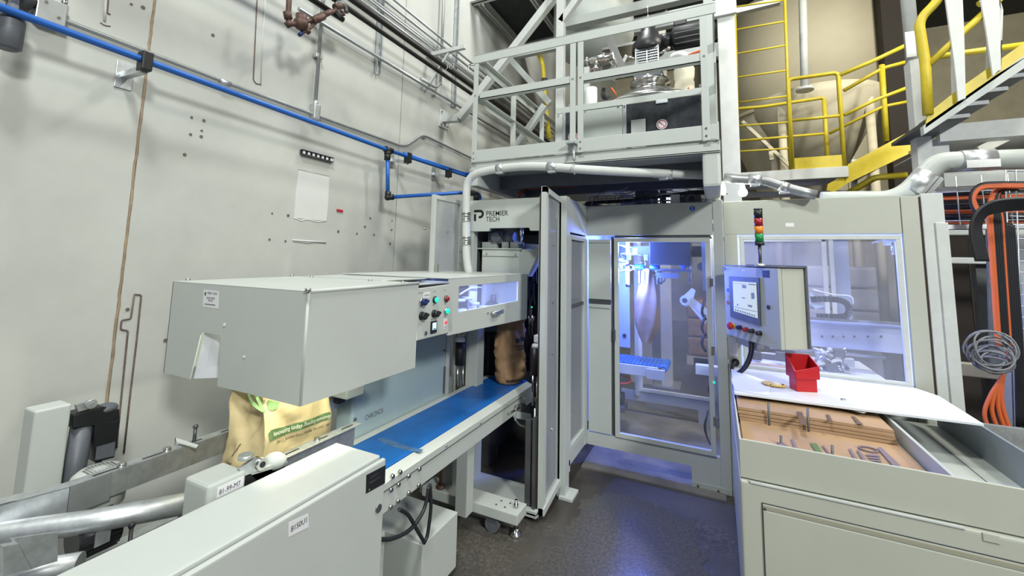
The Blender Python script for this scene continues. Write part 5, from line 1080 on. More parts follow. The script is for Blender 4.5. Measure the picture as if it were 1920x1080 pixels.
g = G(); c = A(205, 768); g.ball(c-PX_*.03, .035, (1, 1.1, .55)); g.out('end_dome', GREY, t2)
g = G(); g.tube(crv([A(185, 866), A(182, 880), A(176, 892)], 4), .010, 8); g.out('cable', BCABLE, t2)
# near motor box 81-99-M7
XM_ = -1.385
q = [at(348, 893, X=XM_), at(458, 873, X=XM_)]
bx0 = at(350, 895, Z=1.0); bx1 = at(458, 875, Z=1.0)
t = thing('counterweight_box', 'smaller light grey box lettered 81-99-M7 behind the near cabinet', 'box', (XM_, bx1.y, .7))
zt = .985; P = lambda x, y, Z=.985: at(x, y, Z=Z)
c1, c2, c3 = P(390, 915), P(459, 879), P(348, 893)
g = G(); o_ = P(390, 913); ya, yb = o_.y, c2.y; g.box(c3.x, c2.x if False else o_.x, ya, yb, .6, zt, .012, 3); g.out('box_body', WHITE, t)
cl = at(410, 926, X=o_.x); cr = at(450, 905, X=o_.x)
g = G(); g.box(o_.x, o_.x+.0008, cl.y-.005, cr.y+.01, cl.z-.01, cl.z+.02); lb = g.out('number_label', LABEL, t); text('81-99-M7', (o_.x+.001, cl.y, cl.z-.003), (0, 1, 0), UP, .02, INK, lb, 'label_lettering', width=cr.y-cl.y)
t2 = thing('lift_actuator', 'actuator head with bolt and dome just right of the 81-99-M7 box', 'actuator', (XM_, c2.y+.1, .8))
A = lambda x, y: at(x, y, X=o_.x-.01)
g = G(); g.prism([A(x, y) for x, y in ((448, 880), (480, 858), (492, 862), (492, 880), (460, 892))], (-.012, 0, 0)); g.out('clevis', GALV, t2)
g = G(); c = A(487, 869); g.cyl(c-PX_*.02, c+PX_*.015, .018, n=16); g.out('bolt_head', STEEL, t2); g = G(); g.cyl(c+PX_*.015, c+PX_*.017, .009); g.out('bolt_socket', BLACK, t2)
g = G(); c = A(525, 864); g.lathe(c-UP*.02-PX_*.03, UP, [(.04, 0), (.038, .02), (.02, .035), (.002, .04)], 16); g.prism([A(x, y) for x, y in ((470, 888), (520, 868), (540, 866), (530, 880), (480, 900))], (-.05, 0, 0)); g.out('housing', WHITE2, t2)
g = G(); g.prism([A(x, y) for x, y in ((458, 895), (535, 872), (530, 905), (458, 930))], (-.04, 0, 0)); g.out('motor_body', BLACK, t2)
g = G(); c = A(468, 862); g.cyl(c-PX_*.02, c-PX_*.02+UP*.012, .022, n=16); g.out('knob', GALV, t2)

# paper bag under the cover
from mathutils import noise as MN
def crum(p, a=.010, f=9): return a*(MN.noise(p*f)+.5*MN.noise(p*f*2.3))
def bag_pt(u, v):   # front face: u along +Y, v up
    yb0 = 1.055+.02*v; y = yb0+(1.365-yb0)*u
    z = .72+.50*v
    x = -1.495+.018*math.sin(u*3.1)*math.sin(v*3)+.012*math.sin(u*7+v*5)*v - .05*v*v
    x += crum(Vector((u*.35, v*.55, 1.3)), .016)
    return Vector((x, y, z))
def bag_end(u, v):   # end face towards the camera, u from outer(-X) to front edge
    p1 = bag_pt(0, v); w_ = .20*(1-.30*v*v)
    fold = math.sin(u*math.pi)
    return Vector((p1.x-w_*(1-u), p1.y-.035*fold*(1-v)+.05*fold*v*v+.015*math.sin(v*11+u*2)*fold-.02*(1-u)+abs(MN.noise(Vector((u*2.2, v*5, 4))))*.06*fold, p1.z+.015*(1-u)*math.sin(v*6)))
t = thing('filled_bag', 'pale paper bag with green printed band standing under the cover between the rails', 'bag', (-1.6, 1.2, .72))
g = G(); g.sheet(bag_pt, 24, 24); g.sheet(bag_end, 16, 28)
g.sheet(lambda u, v: bag_pt(1, v)+Vector((-.20*u*(1-.3*v*v), .01*math.sin(u*3.1), 0)), 10, 24)
g.sheet(lambda u, v: Vector((bag_end(0, v).x, bag_end(0, v).y+(1.37-bag_end(0, v).y)*u, bag_pt(0, v).z)), 10, 24)
g.sheet(lambda u, v: bag_pt(v, 1)+Vector((-.14*u, 0, 0)), 6, 10)
bmesh.ops.remove_doubles(g.bm, verts=g.bm.verts, dist=.0008); g.out('paper_body', KRAFT2, t)
def on_bag(me_fn, uv_pts=None): pass
def bag_uv(px, py):
    p = at(px, py, X=-1.49); return ((p.y-1.06)/(1.365-1.06), (p.z-.72)/.50)
def bag_poly(pts, m, nm, off=.002, sub=14):
    g = G(); uv = [bag_uv(x, y) for x, y in pts]; f = g.bm.faces.new([g.bm.verts.new((u, v, 0)) for u, v in uv])
    bmesh.ops.triangulate(g.bm, faces=[f]); bmesh.ops.subdivide_edges(g.bm, edges=g.bm.edges[:], cuts=5, use_grid_fill=True)
    for v in g.bm.verts: p = bag_pt(v.co.x, v.co.y); v.co = p+Vector((off, 0, 0))
    return g.out(nm, m, t)
bag_poly([(503, 827), (503, 815), (509, 808), (535, 802), (612, 773), (618, 772), (622, 776), (622, 782), (560, 807), (506, 828)], INKG, 'green_band')
bag_poly([(468, 742), (474, 742), (482, 757), (505, 775), (504, 778), (497, 777), (480, 765)], INKG2, 'leaf_print'); bag_poly([(484, 746), (491, 747), (500, 760), (505, 775), (496, 768)], INKG2, 'leaf_print'); bag_poly([(510, 755), (530, 757), (524, 769), (516, 774), (510, 772)], INKG2, 'leaf_print')
def bag_text(s, px0, py0, px1, py1, hh, m, nm):
    cu = bpy.data.curves.new(nm, 'FONT'); cu.body = s; cu.size = 1; cu.resolution_u = 2; tmp = bpy.data.objects.new('tmp', cu); me = bpy.data.meshes.new_from_object(tmp); bpy.data.objects.remove(tmp)
    xs = [v.co.x for v in me.vertices]; W_ = max(xs); u0, v0 = bag_uv(px0, py0); u1, v1 = bag_uv(px1, py1)
    for v in me.vertices:
        s_ = v.co.x/W_; p = bag_pt(u0+(u1-u0)*s_, v0+(v1-v0)*s_+v.co.y*hh); v.co = p+Vector((.006, 0, 0))
    me.materials.clear(); me.materials.append(m); link(nm, me, t)
bag_text('Innovating today. Feeding tomorrow.', 511, 820, 619, 780, .045, PALE, 'band_lettering')
bag_text('3801 E. Superior Drive | Arcadia, WI 53405 | 888.4.1', 516, 834, 619, 795, .032, INKB, 'address_lettering')
g = G(); a = [Vector(bag_end(.45, v/12*.5))+Vector((0, -.004, 0)) for v in range(12)]; 
for i in range(11): 
    if i % 3 != 2: g.tube([a[i]+Vector((random.uniform(-.01, .01), 0, 0)), a[i+1]], .0015, 5)
g.out('side_print', INKB, t)
# infeed belt below bag
t = thing('infeed_conveyor', 'galvanised infeed roller conveyor hidden below the guide rails', 'conveyor', (-1.62, .4, .4))
g = G(); g.box(-1.78, -1.46, .95, 1.26, .695, .715, .002); g.out('belt', DSTEEL, t)
g = G(); g.box(-1.83, -1.79, -.6, 1.25, .55, .69); g.box(-1.45, -1.41, .3, 1.2, .55, .69); g.out('side_frame', GALV, t)
g = G(); [g.box(x-.03, x+.03, y-.03, y+.03, 0, .55) for x in (-1.81, -1.43) for y in (-.3, 1.0)]; g.out('leg', GALV, t)
# brown bag at the belt end
t = thing('filled_bag', 'brown paper bag with dark stripe standing at the far end of the blue belt', 'bag', (-1.5, 2.85, ZB))
Zt = lambda v: ZB+.02+.50*v
c_ = at(958, 708, Z=ZB); bxc, byc = -1.475, 3.04
def b2(u, v):
    a = u*2*math.pi; w_ = (.115+.012*math.sin(v*8+a))*(1-.34*v**4)*(.80+.20*min(1, v*8)); d_ = (.10*(1-.80*v**2)+.012*math.sin(a*3+v*9))
    cs, sn = math.cos(a), math.sin(a); k = (abs(cs)**4+abs(sn)**4)**(-1/4)
    x, y = w_*cs*k, d_*sn*k
    q_ = Vector((cs, sn, v*4)); kk = 1+.34*(abs(MN.noise(q_*1.5))-.2)*(.35+v)+.12*MN.noise(q_*3.5); x *= kk; y *= kk
    r = .45; return Vector((bxc+x*math.cos(r)-y*math.sin(r)-.0*v, byc+x*math.sin(r)+y*math.cos(r)+.05*v, ZB+.004+.51*v+.012*math.sin(a*2+1)*v))
g = G(); g.sheet(b2, 56, 40); bmesh.ops.remove_doubles(g.bm, verts=g.bm.verts, dist=1e-4)
for vv in (0, 1):
    ed = [e for e in g.bm.edges if e.is_boundary and ((e.verts[0].co.z < ZB+.08) == (vv == 0))]
    if ed: bmesh.ops.contextual_create(g.bm, geom=ed)
g.out('paper_body', KRAFT, t)
def b2strip(u0, u1, v0, v1, m, nm):
    g = G(); g.sheet(lambda a, b: (lambda p: p+Vector(((p.x-bxc)*.03, (p.y-byc)*.03, 0)))(b2(u0+(u1-u0)*a, v0+(v1-v0)*b)), 10, 2); g.out(nm, m, t)
b2strip(.80, .95, .60, .66, INKB, 'printed_stripe'); b2strip(.72, .93, .03, .07, INKB, 'printed_stripe'); b2strip(.80, .95, .54, .555, RUST, 'printed_stripe'); b2strip(.80, .95, .50, .515, RUST, 'printed_stripe'); b2strip(.70, .75, .88, .93, INKB, 'printed_stripe')
# galvanised pipes at lower left
t = thing('handrail_tube', 'thick galvanised tube crossing the lower left in front of the rails', 'tube', at(150, 960, Z=.85))
g = G(); a = at(-60, 1012, Z=.86); b_ = at(352, 943, Z=.86); g.tube([a, at(0, 1002, Z=.86), at(170, 978, Z=.86), b_], .031, 18); g.out('tube', GALV, t)
t = thing('handrail_tube', 'second galvanised tube in the extreme lower left corner', 'tube', at(80, 1060, Z=.8))
g = G(); a = at(-60, 1092, Z=.80); b_ = at(150, 1057, Z=.80); g.tube([a, b_], .028, 14); g.out('tube', GALV, t)
t = thing('fin_motor', 'black finned motor with silver label under the galvanised tube', 'motor', at(170, 1000, X=-1.7))
c = at(160, 1006, X=-1.70); g = G(); g.cyl(c-Vector((0, .03, 0)), c+Vector((0, .07, 0)), .050, n=24); g.out('housing', BLACK, t)
g = G(); [g.bar(c+Vector((.052*math.cos(k*math.pi/10), -.025, .052*math.sin(k*math.pi/10))), c+Vector((.052*math.cos(k*math.pi/10), .065, .052*math.sin(k*math.pi/10))), .004, .010, up=(math.cos(k*math.pi/10), 0, math.sin(k*math.pi/10))) for k in range(20)]; g.out('cooling_fin', BLACK, t)
g = G(); a = c+Vector((.056, .0, .0)); g.box(a.x, a.x+.003, a.y, a.y+.035, a.z-.015, a.z+.025); g.out('rating_label', GALV, t)
t = thing('motor_fan_cover', 'pale perforated fan cover behind the left end of the far rail', 'motor', at(185, 895, X=-1.92))
c = at(186, 893, X=-1.90); g = G(); g.lathe(c-UP*.30, UP, [(.05, 0), (.05, .2), (.072, .21), (.078, .28), (.070, .312), (.055, .325), (.01, .328)], 26); cv = g.out('cover', WHITE, t)
g = G()
for i in range(-5, 6):
    for j in range(-4, 5):
        if i*i+j*j < 22: g.box(c.x+i*.009-.0018, c.x+i*.009+.0018, c.y+j*.009-.003, c.y+j*.009+.003, c.z+.020, c.z+.0275)
g.out('vent_slot', DSTEEL, cv)['kind'] = 'stuff'
t = thing('stand_bracket', 'galvanised plate bracket at the lower left below the thick tube', 'bracket', at(60, 1030, Z=.7))
g = G(); g.prism([at(x, y, X=-1.5) for x, y in ((20, 1010), (108, 998), (108, 1052), (50, 1070))], (-.006, 0, 0)); g.prism([at(x, y, X=-1.5) for x, y in ((0, 1020), (28, 1015), (52, 1062), (0, 1075))], (.02, 0, 0)); g.out('plate', GALV, t)
g = G(); c = at(247, 985, X=-1.5); g.cyl(c-UP*.20, c, .005); g.ball(c, .009, u=8, v=6); tag(g.out('adjuster_bolt', BLACK), 'black adjuster bolt with brass tip under the thick galvanised tube', 'bolt')

# ================================================================== NEAR CABINET
t = thing('control_cabinet', 'large light grey control cabinet numbered 81S0U1 in the foreground', 'cabinet', (-1.2, .9, 0))
xa, xb, zc = -1.315, -1.075, .945
ye = at(722, 858, X=xb).y
g = G(); g.box(xa, xb-.022, .22, ye, .02, zc, .006, 3); g.out('body', WHITE, t)
g = G(); g.box(xb-.018, xb, .22, ye+.006, .02, zc-.008, .007, 3); cd = g.out('cabinet_door', WHITE, t)
g = G(); g.box(xb-.022, xb-.018, .23, ye-.004, .03, zc-.012); g.out('door_seal', DSTEEL, t)
D_ = lambda x, y: at(x, y, X=xb+.0008)
g = G(); g.prism([D_(x, y) for x, y in ((687, 891), (723, 872), (722, 906), (686, 926))], (-.0006, 0, 0)); dk = g.out('black_sticker', BLACK, t)
a = D_(692, 908); text('PREMIER TECH', a+PX_*.0004, (0, 1, 0), UP, .008, GREY, dk, 'sticker_lettering'); a = D_(693, 898); text('CHRONOS', a+PX_*.0004, (0, 1, 0), UP, .008, GREY, dk, 'sticker_lettering'); a = D_(691, 920); text('o', a+PX_*.0004, (0, 1, 0), UP, .010, PALE, dk, 'sticker_lettering')
c = D_(709, 953); g = G(); g.cyl(c, c+PX_*.004, .014, n=20); lk = g.out('key_lock', STEEL, t); g = G(); g.cyl(c+PX_*.004, c+PX_*.0045, .008); g.out('key_slot', DSTEEL, lk)
g = G(); g.prism([D_(x, y) for x, y in ((541, 980), (578, 963), (579, 988), (541, 1007))], (-.0006, 0, 0)); lb = g.out('number_label', LABEL, t)
a = D_(544.5, 998); b_ = D_(574, 984); text('81S0U1', a+PX_*.0005, (0, 1, 0), UP, .021, INK, lb, 'label_lettering', width=b_.y-a.y)
g = G(); [g.box(x-.02, x+.02, y-.02, y+.02, 0, .03) for x in (xa+.03, xb-.05) for y in (.26, ye-.05)]; g.out('foot', DSTEEL, t)

# ================================================================== BAG MAGAZINE (RIGHT FOREGROUND)
def atN(px, py, p, n):
    d = ray(px, py); o = Vector((0, 0, EYE)); n = Vector(n); return o + d*((Vector(p)-o).dot(n)/d.dot(n))
t = thing('bag_magazine', 'cream open-topped bag magazine bin with a panelled front in the right foreground', 'bin', (.62, 2.8, 0))
hx0, hx1, hy0, hy1, hz = .072, 1.175, 2.25, 3.52, .862
g = G(); g.prism([(hx0, hy0, .70), (hx1+.05, hy0, .70), (hx1+.05, hy0, hz), (hx0, hy0, hz)], (0, .012, 0), bev=.002); g.out('front_panel', CREAM, t)
g = G(); g.box(hx0, hx0+.008, hy0+.012, hy1, .55, hz, .001); g.out('side_panel', CREAM, t)
g = G(); g.box(hx1, hx1+.012, hy0+.012, 3.50, .60, hz, .002); g.out('side_panel', mat('shade_toned_steel', (.23, .26, .29), .4), t)  # white steel in shadow, the shade put into the slate colour
g = G(); g.box(.785, .80, hy0+.012, 3.06, .60, hz, .002); g.out('divider', WHITE2, t)
g = G(); g.box(.80, hx1, hy0+.012, hy1, .694, .70); g.out('channel_floor', WHITE2, t)
g = G(); g.box(.955, .961, hy0+.012, 3.3, .70, .702); g.box(1.06, 1.063, hy0+.012, 3.3, .70, .702); g.out('groove', DSTEEL, t)
g = G(); g.box(hx0, .785, hy0+.012, hy1, .694, .697); g.out('tray_floor', WHITE2, t)
g = G(); g.box(hx0-.003, hx1+.06, hy0-.014, hy1, .02, .694, .012, 3); g.out('body', CREAM, t)
g = G(); g.box(hx0+.035, .80, hy0-.018, hy0-.008, .688, .698, .003); g.out('ledge_highlight', COLW, t)  # pale strip paints the highlight along the ledge
a = at(1428, 942, Y=hy0-.016)
g = G(); g.box(a.x, .95, hy0-.017, hy0-.0135, .04, a.z); g.out('shadow_gap', DSTEEL, t)
g = G(); g.box(a.x+.004, .946, hy0-.024, hy0-.016, .05, a.z-.028, .003); dd = g.out('lower_door', CREAM, t)
g = G(); g.box(a.x+.004, .946, hy0-.020, hy0-.016, a.z-.026, a.z-.004, .001); g.out('door_channel', CREAM, dd)
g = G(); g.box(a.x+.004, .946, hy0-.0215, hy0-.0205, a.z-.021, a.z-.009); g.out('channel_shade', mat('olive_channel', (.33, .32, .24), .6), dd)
c = at(1434, 954, Y=hy0-.022); g = G(); g.cyl(c, c+NY*.004, .005, n=12); g.out('screw', DSTEEL, dd)
c = at(1858, 1010, Y=hy0-.014); g = G(); g.box(c.x-.022, c.x+.022, hy0-.018, hy0-.013, c.z-.012, c.z+.016, .002); g.out('latch_tab', CREAM, t)
g = G(); g.box(hx0+.03, hx0+.08, hy0-.016, hy0-.012, .692, .70, .001); g.out('hinge_tab', WHITE2, t)
# upper flap
t = thing('hinged_flap', 'white laminated flap shelf resting over the rear of the bag magazine', 'shelf', (.62, 3.2, .9))
p = [at(1376, 736, Z=.9), at(1600, 765, Z=.9), at(1845, 795, Z=.9), at(1760, 742, Z=.9), Vector((1.09, 3.553, .9)), Vector((.075, 3.553, .9))]
p[0].x = .076
g = G(); g.prism(p, (0, 0, -.011), bev=.001); g.out('top', WTOP, t)
g = G(); c = at(1581, 750, Z=.9); g.cyl(c, c+UP*.006, .012, n=12); g.out('screw', STEEL, t)
g = G(); g.prism([p[0]+Vector((.01, .01, -.012)), at(1440, 748, Z=.88), at(1500, 758, Z=.87), at(1560, 762, Z=.88), at(1620, 775, Z=.885), at(1640, 768, Z=.885)], (0, .02, -.002)); g.out('lower_lip', WHITE2, t)
g = G(); g.box(.09, 1.08, 3.535, 3.552, .9, .906); g.out('hinge_strip', GALV, t)
# bags in the magazine
ORD = ['first', 'second', 'third', 'fourth', 'fifth', 'sixth', 'seventh']
def stack(x0, x1, y0, y1, z0, n, th, lab, name='flat_bag', bow=.01):
    for i in range(n):
        z = z0+i*th; dx = random.uniform(-.006, .006); dy = random.uniform(-.006, .006)
        def top(u, v): return Vector((x0+(x1-x0)*u+dx, y0+(y1-y0)*v+dy, z+th*.86+bow*math.sin(u*2.6+i*.2)*math.sin(v*2+.3)*i/n))
        g = G(); nu, nv = 12, 6
        A_ = [[g.bm.verts.new(top(a/nu, b/nv)) for b in range(nv+1)] for a in range(nu+1)]; B_ = [[g.bm.verts.new(top(a/nu, b/nv)-UP*th*.86) for b in range(nv+1)] for a in range(nu+1)]
        for a in range(nu):
            for b in range(nv):
                g.bm.faces.new((A_[a][b], A_[a+1][b], A_[a+1][b+1], A_[a][b+1])); g.bm.faces.new((B_[a][b], B_[a][b+1], B_[a+1][b+1], B_[a+1][b]))
            g.bm.faces.new((A_[a][0], B_[a][0], B_[a+1][0], A_[a+1][0])); g.bm.faces.new((A_[a][nv], A_[a+1][nv], B_[a+1][nv], B_[a][nv]))
        for b in range(nv):
            g.bm.faces.new((A_[0][b], A_[0][b+1], B_[0][b+1], B_[0][b])); g.bm.faces.new((A_[nu][b], B_[nu][b], B_[nu][b+1], A_[nu][b+1]))
        o = g.out(name, KRAFT3); tag(o, lab(i, n), 'paper bag', 'flat paper bags in the magazine')
    return o
random.seed(4)
front = stack(.09, .765, 2.275, 3.30, .697, 4, .026, lambda i, n: 'top printed kraft bag of the front pile in the magazine' if i == n-1 else 'flat kraft bag in the front pile of the magazine, '+ORD[n-1-i]+' from the top', bow=.004)
rear = stack(.09, .755, 2.72, 3.36, .80, 4, .016, lambda i, n: 'topmost flat bag of the raised rear pile in the magazine' if i == n-1 else 'flat bag in the raised rear pile of the magazine, '+ORD[n-1-i]+' from the top', bow=.012)
ZT = .797
def prn(pts, m, par, nm, z=ZT, sub=2):
    g = G(); g.prism([at(x, y, Z=z)+UP*.0015 for x, y in pts], (0, 0, .0008)); return g.out(nm, m, par)
zf = .803
prn([(1519, 831), (1531, 832), (1542, 850), (1532, 852)], INKG, front, 'printed_block', zf)
prn([(1644, 840), (1652, 839), (1687, 873), (1686, 877), (1676, 876)], INKP, front, 'printed_stripe', zf)
for pts in (((1483, 824), (1488, 823), (1495, 841), (1490, 843)), ((1591, 842), (1596, 842), (1608, 862), (1602, 862)), ((1606, 845), (1611, 844), (1626, 865), (1619, 865)), ((1456, 829), (1470, 831), (1478, 838), (1462, 836)), ((1541, 836), (1545, 836), (1560, 856), (1556, 856))):
    prn(pts, INKP, front, 'printed_line', zf)
g = G(); c = at(1628, 843, Z=zf)+UP*.002; g.tube([c+Vector((.035*math.cos(k*math.pi/8), .028*math.sin(k*math.pi/8), 0)) for k in range(17)], .004, 5); g.out('printed_ring', INKP, front)
for s_, x, y in (('NUTRIENA', 1618, 853), ('FEED', 1626, 861), ('50 LB', 1640, 870)):
    pass
for i, (x, y) in enumerate(((1623, 852), (1627, 857), (1632, 862), (1642, 869))): prn([(x, y), (x+26-3*i, y+2), (x+28-3*i, y+5), (x+2, y+3)], INKP, front, 'printed_line', zf)
for pts in (((1494, 772), (1504, 773), (1512, 798), (1500, 796)), ((1596, 780), (1603, 782), (1619, 797), (1608, 796)), ((1548, 778), (1555, 778), (1562, 792), (1556, 791))): prn(pts, INKBR, rear, 'printed_block', .868)
t = thing('magazine_pins', 'thin upright steel pins locating the flat bags in the magazine', 'pins', (.4, 2.6, .62))
for x, y0_, y1_, yy in ((1443, 755, 807, 2.70), (1517, 765, 820, 2.70), (1465, 817, 838, 2.45), (1561, 835, 852, 2.45)):
    a = at(x, y0_, Y=yy); b = at(x, y1_, Y=yy); g = G(); g.cyl((b.x, yy, b.z-.10), (b.x, yy, a.z), .0055, n=8); g.out('pin', DSTEEL, t)
# red holder, tan pouch, paper
t = thing('red_caddy', 'red open-topped plastic holder standing on the white flap', 'holder', (.45, 3.15, .9))
cx, cy = at(1508, 734, Z=.9).x, at(1508, 734, Z=.9).y
r_ = Vector((.93, .36, 0)).normalized(); f_ = Vector((.36, -.93, 0)).normalized(); o_ = Vector((cx, cy+.03, .9))
def RP(u, v, z): return o_+r_*u+f_*v+UP*z
g = G(); wb, wt = .058, .070
g.hexa([RP(-wb, -.04, 0), RP(wb, -.04, 0), RP(wb, .04, 0), RP(-wb, .04, 0), RP(-wb, -.04, .078), RP(wb, -.04, .078), RP(wb, .04, .078), RP(-wb, .04, .078)], .004)
g.out('base', RED, t)
th = .006
def wall(p, q, z0, za, zb):
    d = (q-p).normalized(); n = Vector((d.y, -d.x, 0))*th; g = G(); g.hexa([p+UP*z0, q+UP*z0, q+n+UP*z0, p+n+UP*z0, p+UP*za, q+UP*zb, q+n+UP*zb, p+n+UP*za], .001); g.out('side_wall', RED, t)
A0, A1, A2, A3 = o_+r_*-wt+f_*.048, o_+r_*wt+f_*.048, o_+r_*wt-f_*.048, o_+r_*-wt-f_*.048
wall(A1, A0, .075, .150, .118); wall(A0, A3, .075, .118, .205); wall(A3, A2, .075, .205, .200); wall(A2, A1, .075, .200, .150)
g = G(); g.box(A0.x, A0.x+.001, A0.y, A0.y, .9, .9); g.bm.clear(); q = A0-r_*.012; g.rbox(q+UP*.98-o_.z*UP*0 - UP*.0, r_*.05, f_*.004, UP*.022); g.out('white_label', LABEL, t)
t = thing('tan_pouch', 'small tan leather pouch with clear film lying left of the red holder', 'pouch', (.3, 3.13, .9))
g = G(); c = at(1453, 725, Z=.9); g.ball(c+UP*.012, .06, (1.1, .55, .2)); g.ball(at(1440, 722, Z=.9)+UP*.012, .035, (1.1, .8, .3)); g.out('leather', TANB, t)
g = G(); c = at(1456, 720, Z=.92); g.ball(c, .022, (1.2, .8, .6), 8, 5); g.out('film', FILM, t); g = G(); [g.cyl(at(x, 722, Z=.92), at(x, 722, Z=.92)+UP*.006, .004, n=8) for x in (1445, 1468)]; g.out('stud', DSTEEL, t)
g = G(); a = at(1372, 712, Z=.902); g.prism([at(x, y, Z=.9012) for x, y in ((1371, 712), (1380, 697), (1447, 716), (1441, 742), (1378, 731))], (0, 0, .001)); tag(g.out('paper_sheet', LABEL), 'white paper sheet lying at the left end of the white flap', 'paper')

# ================================================================== OPERATOR PANEL
A = Vector((.328, 2.956, 0)); u = Vector((-.547, .837, 0)).normalized(); v = Vector((.837, .547, 0)).normalized()
z0, z1 = 1.150, 1.624
t = thing('operator_terminal', 'grey operator terminal box with touch screen and red stop button on a swivel mount', 'terminal', (.25, 3.2, z0))
g = G(); g.rbox(A+UP*z0+v*.03, u*.500, v*.145, UP*(z1-z0), .006); g.out('box_body', CREAM, t)
g = G(); g.rbox(A+UP*z0-u*.004, u*.508, v*.026, UP*(z1-z0), .005); fd = g.out('terminal_door', WHITE2, t)
g = G(); g.rbox(A+UP*(z0+.006)+v*.175-u*.014, u*.52, v*.012, UP*(z1-z0+.012), .002); g.out('back_plate', GREY, t)
g = G(); g.rbox(A+UP*(z1+.004)-u*.01, u*.52, v*.18, UP*.008, .002); g.out('rain_lip', GREY, t)
FN = -v; FP = A.copy(); FP.z = 0
def F(x, y, off=.0): return atN(x, y, A-v*off, v)
def quad(pts, off, m, nm, par, th=.001, bev=0):
    g = G(); g.prism([F(x, y, off) for x, y in pts], -v*th, bev=bev); return g.out(nm, m, par)
bz = quad([(1368, 518), (1425, 521), (1428, 611), (1371, 593)], 0, GREY, 'screen_bezel', fd, .008, .002)
sc = quad([(1374, 527), (1418, 530), (1421, 597), (1376, 583)], .009, SCREEN, 'touch_screen', bz, .001)
GS = mat('screen_graphics', (.25, .32, .27), .4); 
for pts in (((1403, 532), (1417, 533), (1417, 535), (1403, 534)), ((1391, 534), (1399, 535), (1399, 541), (1392, 540)), ((1408, 549), (1414, 549), (1415, 560), (1409, 561)), ((1403, 571), (1411, 573), (1409, 577), (1402, 574)), ((1391, 557), (1397, 558), (1397, 560), (1391, 559)), ((1377, 575), (1419, 584), (1419, 585), (1377, 576)), ((1376, 531), (1400, 533), (1400, 533.6), (1376, 531.6))):
    quad(pts, .0105, GS, 'screen_drawing', sc, .0003)
for k in range(9): x = 1378+k*4.4; y = 579+k*1.35; quad([(x, y), (x+2.6, y+.8), (x+2.6, y+4), (x, y+3)], .0105, GS, 'screen_icon', sc, .0003)
quad([(1382, 570), (1384, 570), (1384, 573), (1382, 573)], .0105, SIGNB, 'screen_icon', sc, .0003)
st = quad([(1429, 507), (1443, 507), (1443, 521), (1430, 520)], .0, BLACK, 'black_sticker', fd, .0008)
a_ = F(1432, 514, .0012); text('CHRONOS', a_, -u, UP, .008, GREY, st, 'sticker_lettering', width=.03)
lb = quad([(1391, 505), (1397, 505), (1397, 510), (1391, 510)], .0, LABEL, 'number_label', fd, .0008); text('81S0U2', F(1392, 509, .0012), -u, UP, .008, INK, lb, 'label_lettering', width=.018)
# emblem on terminal door
c = F(1357.5, 505.5, .0012); eo = G()
def fe(pts):
    g = G(); g.prism([c+(-u)*x*.034+UP*z*.034 for x, z in pts], -v*.0006); g.out('emblem', INK, fd)
fe([(-.5, .5), (.2, .5), (.45, .3), (.45, 0), (.2, -.2), (-.02, -.2), (-.02, 0), (.12, .02), (.2, .1), (.2, .22), (.1, .3), (-.5, .3)]); fe([(-.5, .12), (-.3, .12), (-.3, -.5), (-.5, -.45)])
text('PREMIER', F(1362, 505, .0012), -u, UP, .012, INK, fd, 'door_lettering', width=.03); text('TECH', F(1362, 509, .0012), -u, UP, .012, INK, fd, 'door_lettering', width=.018)
for y, m_ in ((544, SIGNB), (556, YEL), (567, LABEL)):
    c = F(1365, y, .001); g = G(); 
    if m_ is YEL: g.prism([c+UP*.012, c+u*.012-UP*.010, c-u*.012-UP*.010], -v*.0008)
    else: g.cyl(c, c-v*.0008, .013, n=18)
    s_ = g.out('safety_sticker', m_, fd)
    if m_ is LABEL: g = G(); g.tube([c-v*.002+(u*math.cos(k*math.pi/8)+UP*math.sin(k*math.pi/8))*.011 for k in range(17)], .0015, 5); g.tube([c-v*.002+u*.008+UP*.008, c-v*.002-u*.008-UP*.008], .0015, 5); g.out('prohibition_mark', SIGNR, s_)
c = F(1441, 576, .0); g = G(); g.cyl(c, c-v*.004, .013, n=16); g.out('key_lock', BLACK, fd)
def knob(x, y, r, m, nm, L_=.03, par=None):
    c = F(x, y, .0); g = G(); g.lathe(c, -v, [(r*1.1, 0), (r*1.1, .006), (r, .008), (r, L_*.8), (r*.7, L_)], 18); return g.out(nm, m, par or t)
e = knob(1375, 611, .016, YELK, 'stop_collar', .018, fd); c = F(1374, 611, .018); g = G(); g.lathe(c, -v, [(.010, 0), (.012, .012), (.024, .014), (.025, .026), (.018, .032)], 20); g.out('stop_button', RED, e)
for x, y, m_ in ((1389, 614, NAVYK), (1401, 618, REDL), (1412, 621, BLACK), (1426, 625, BLACK)): knob(x, y, .014, m_, 'selector_switch', .03, fd)
g = G(); q = A+u*.30+v*.10; g.cyl((q.x, q.y, z0-.05), (q.x, q.y, z0), .02); g.bar((q.x, q.y, z0-.05), (.14, YF-.002, z0-.05), .04, .05); g.out('swivel_mount', WHITE2, t)
g = G(); P = crv([at(1408, 640, Y=3.25), at(1407, 662, Y=3.3), at(1398, 685, Y=3.35), at(1384, 699, Y=3.4), at(1374, 699, Y=3.45), at(1373, 688, Y=3.5), at(1379, 679, Y=3.55)], 6); g.tube(P, .013, 10); g.out('supply_cable', BCABLE, t)
g = G(); P = crv([at(1414, 642, Y=3.25), at(1411, 668, Y=3.3), at(1400, 690, Y=3.35), at(1385, 703, Y=3.4)], 6); g.tube(P, .005, 8); g.out('thin_cable', BCABLE, t)
c = at(1379, 679, Y=YF-.002); g = G(); g.cyl(c, c+NY*.012, .026, n=18); g.out('cable_gland', BLACK, t)
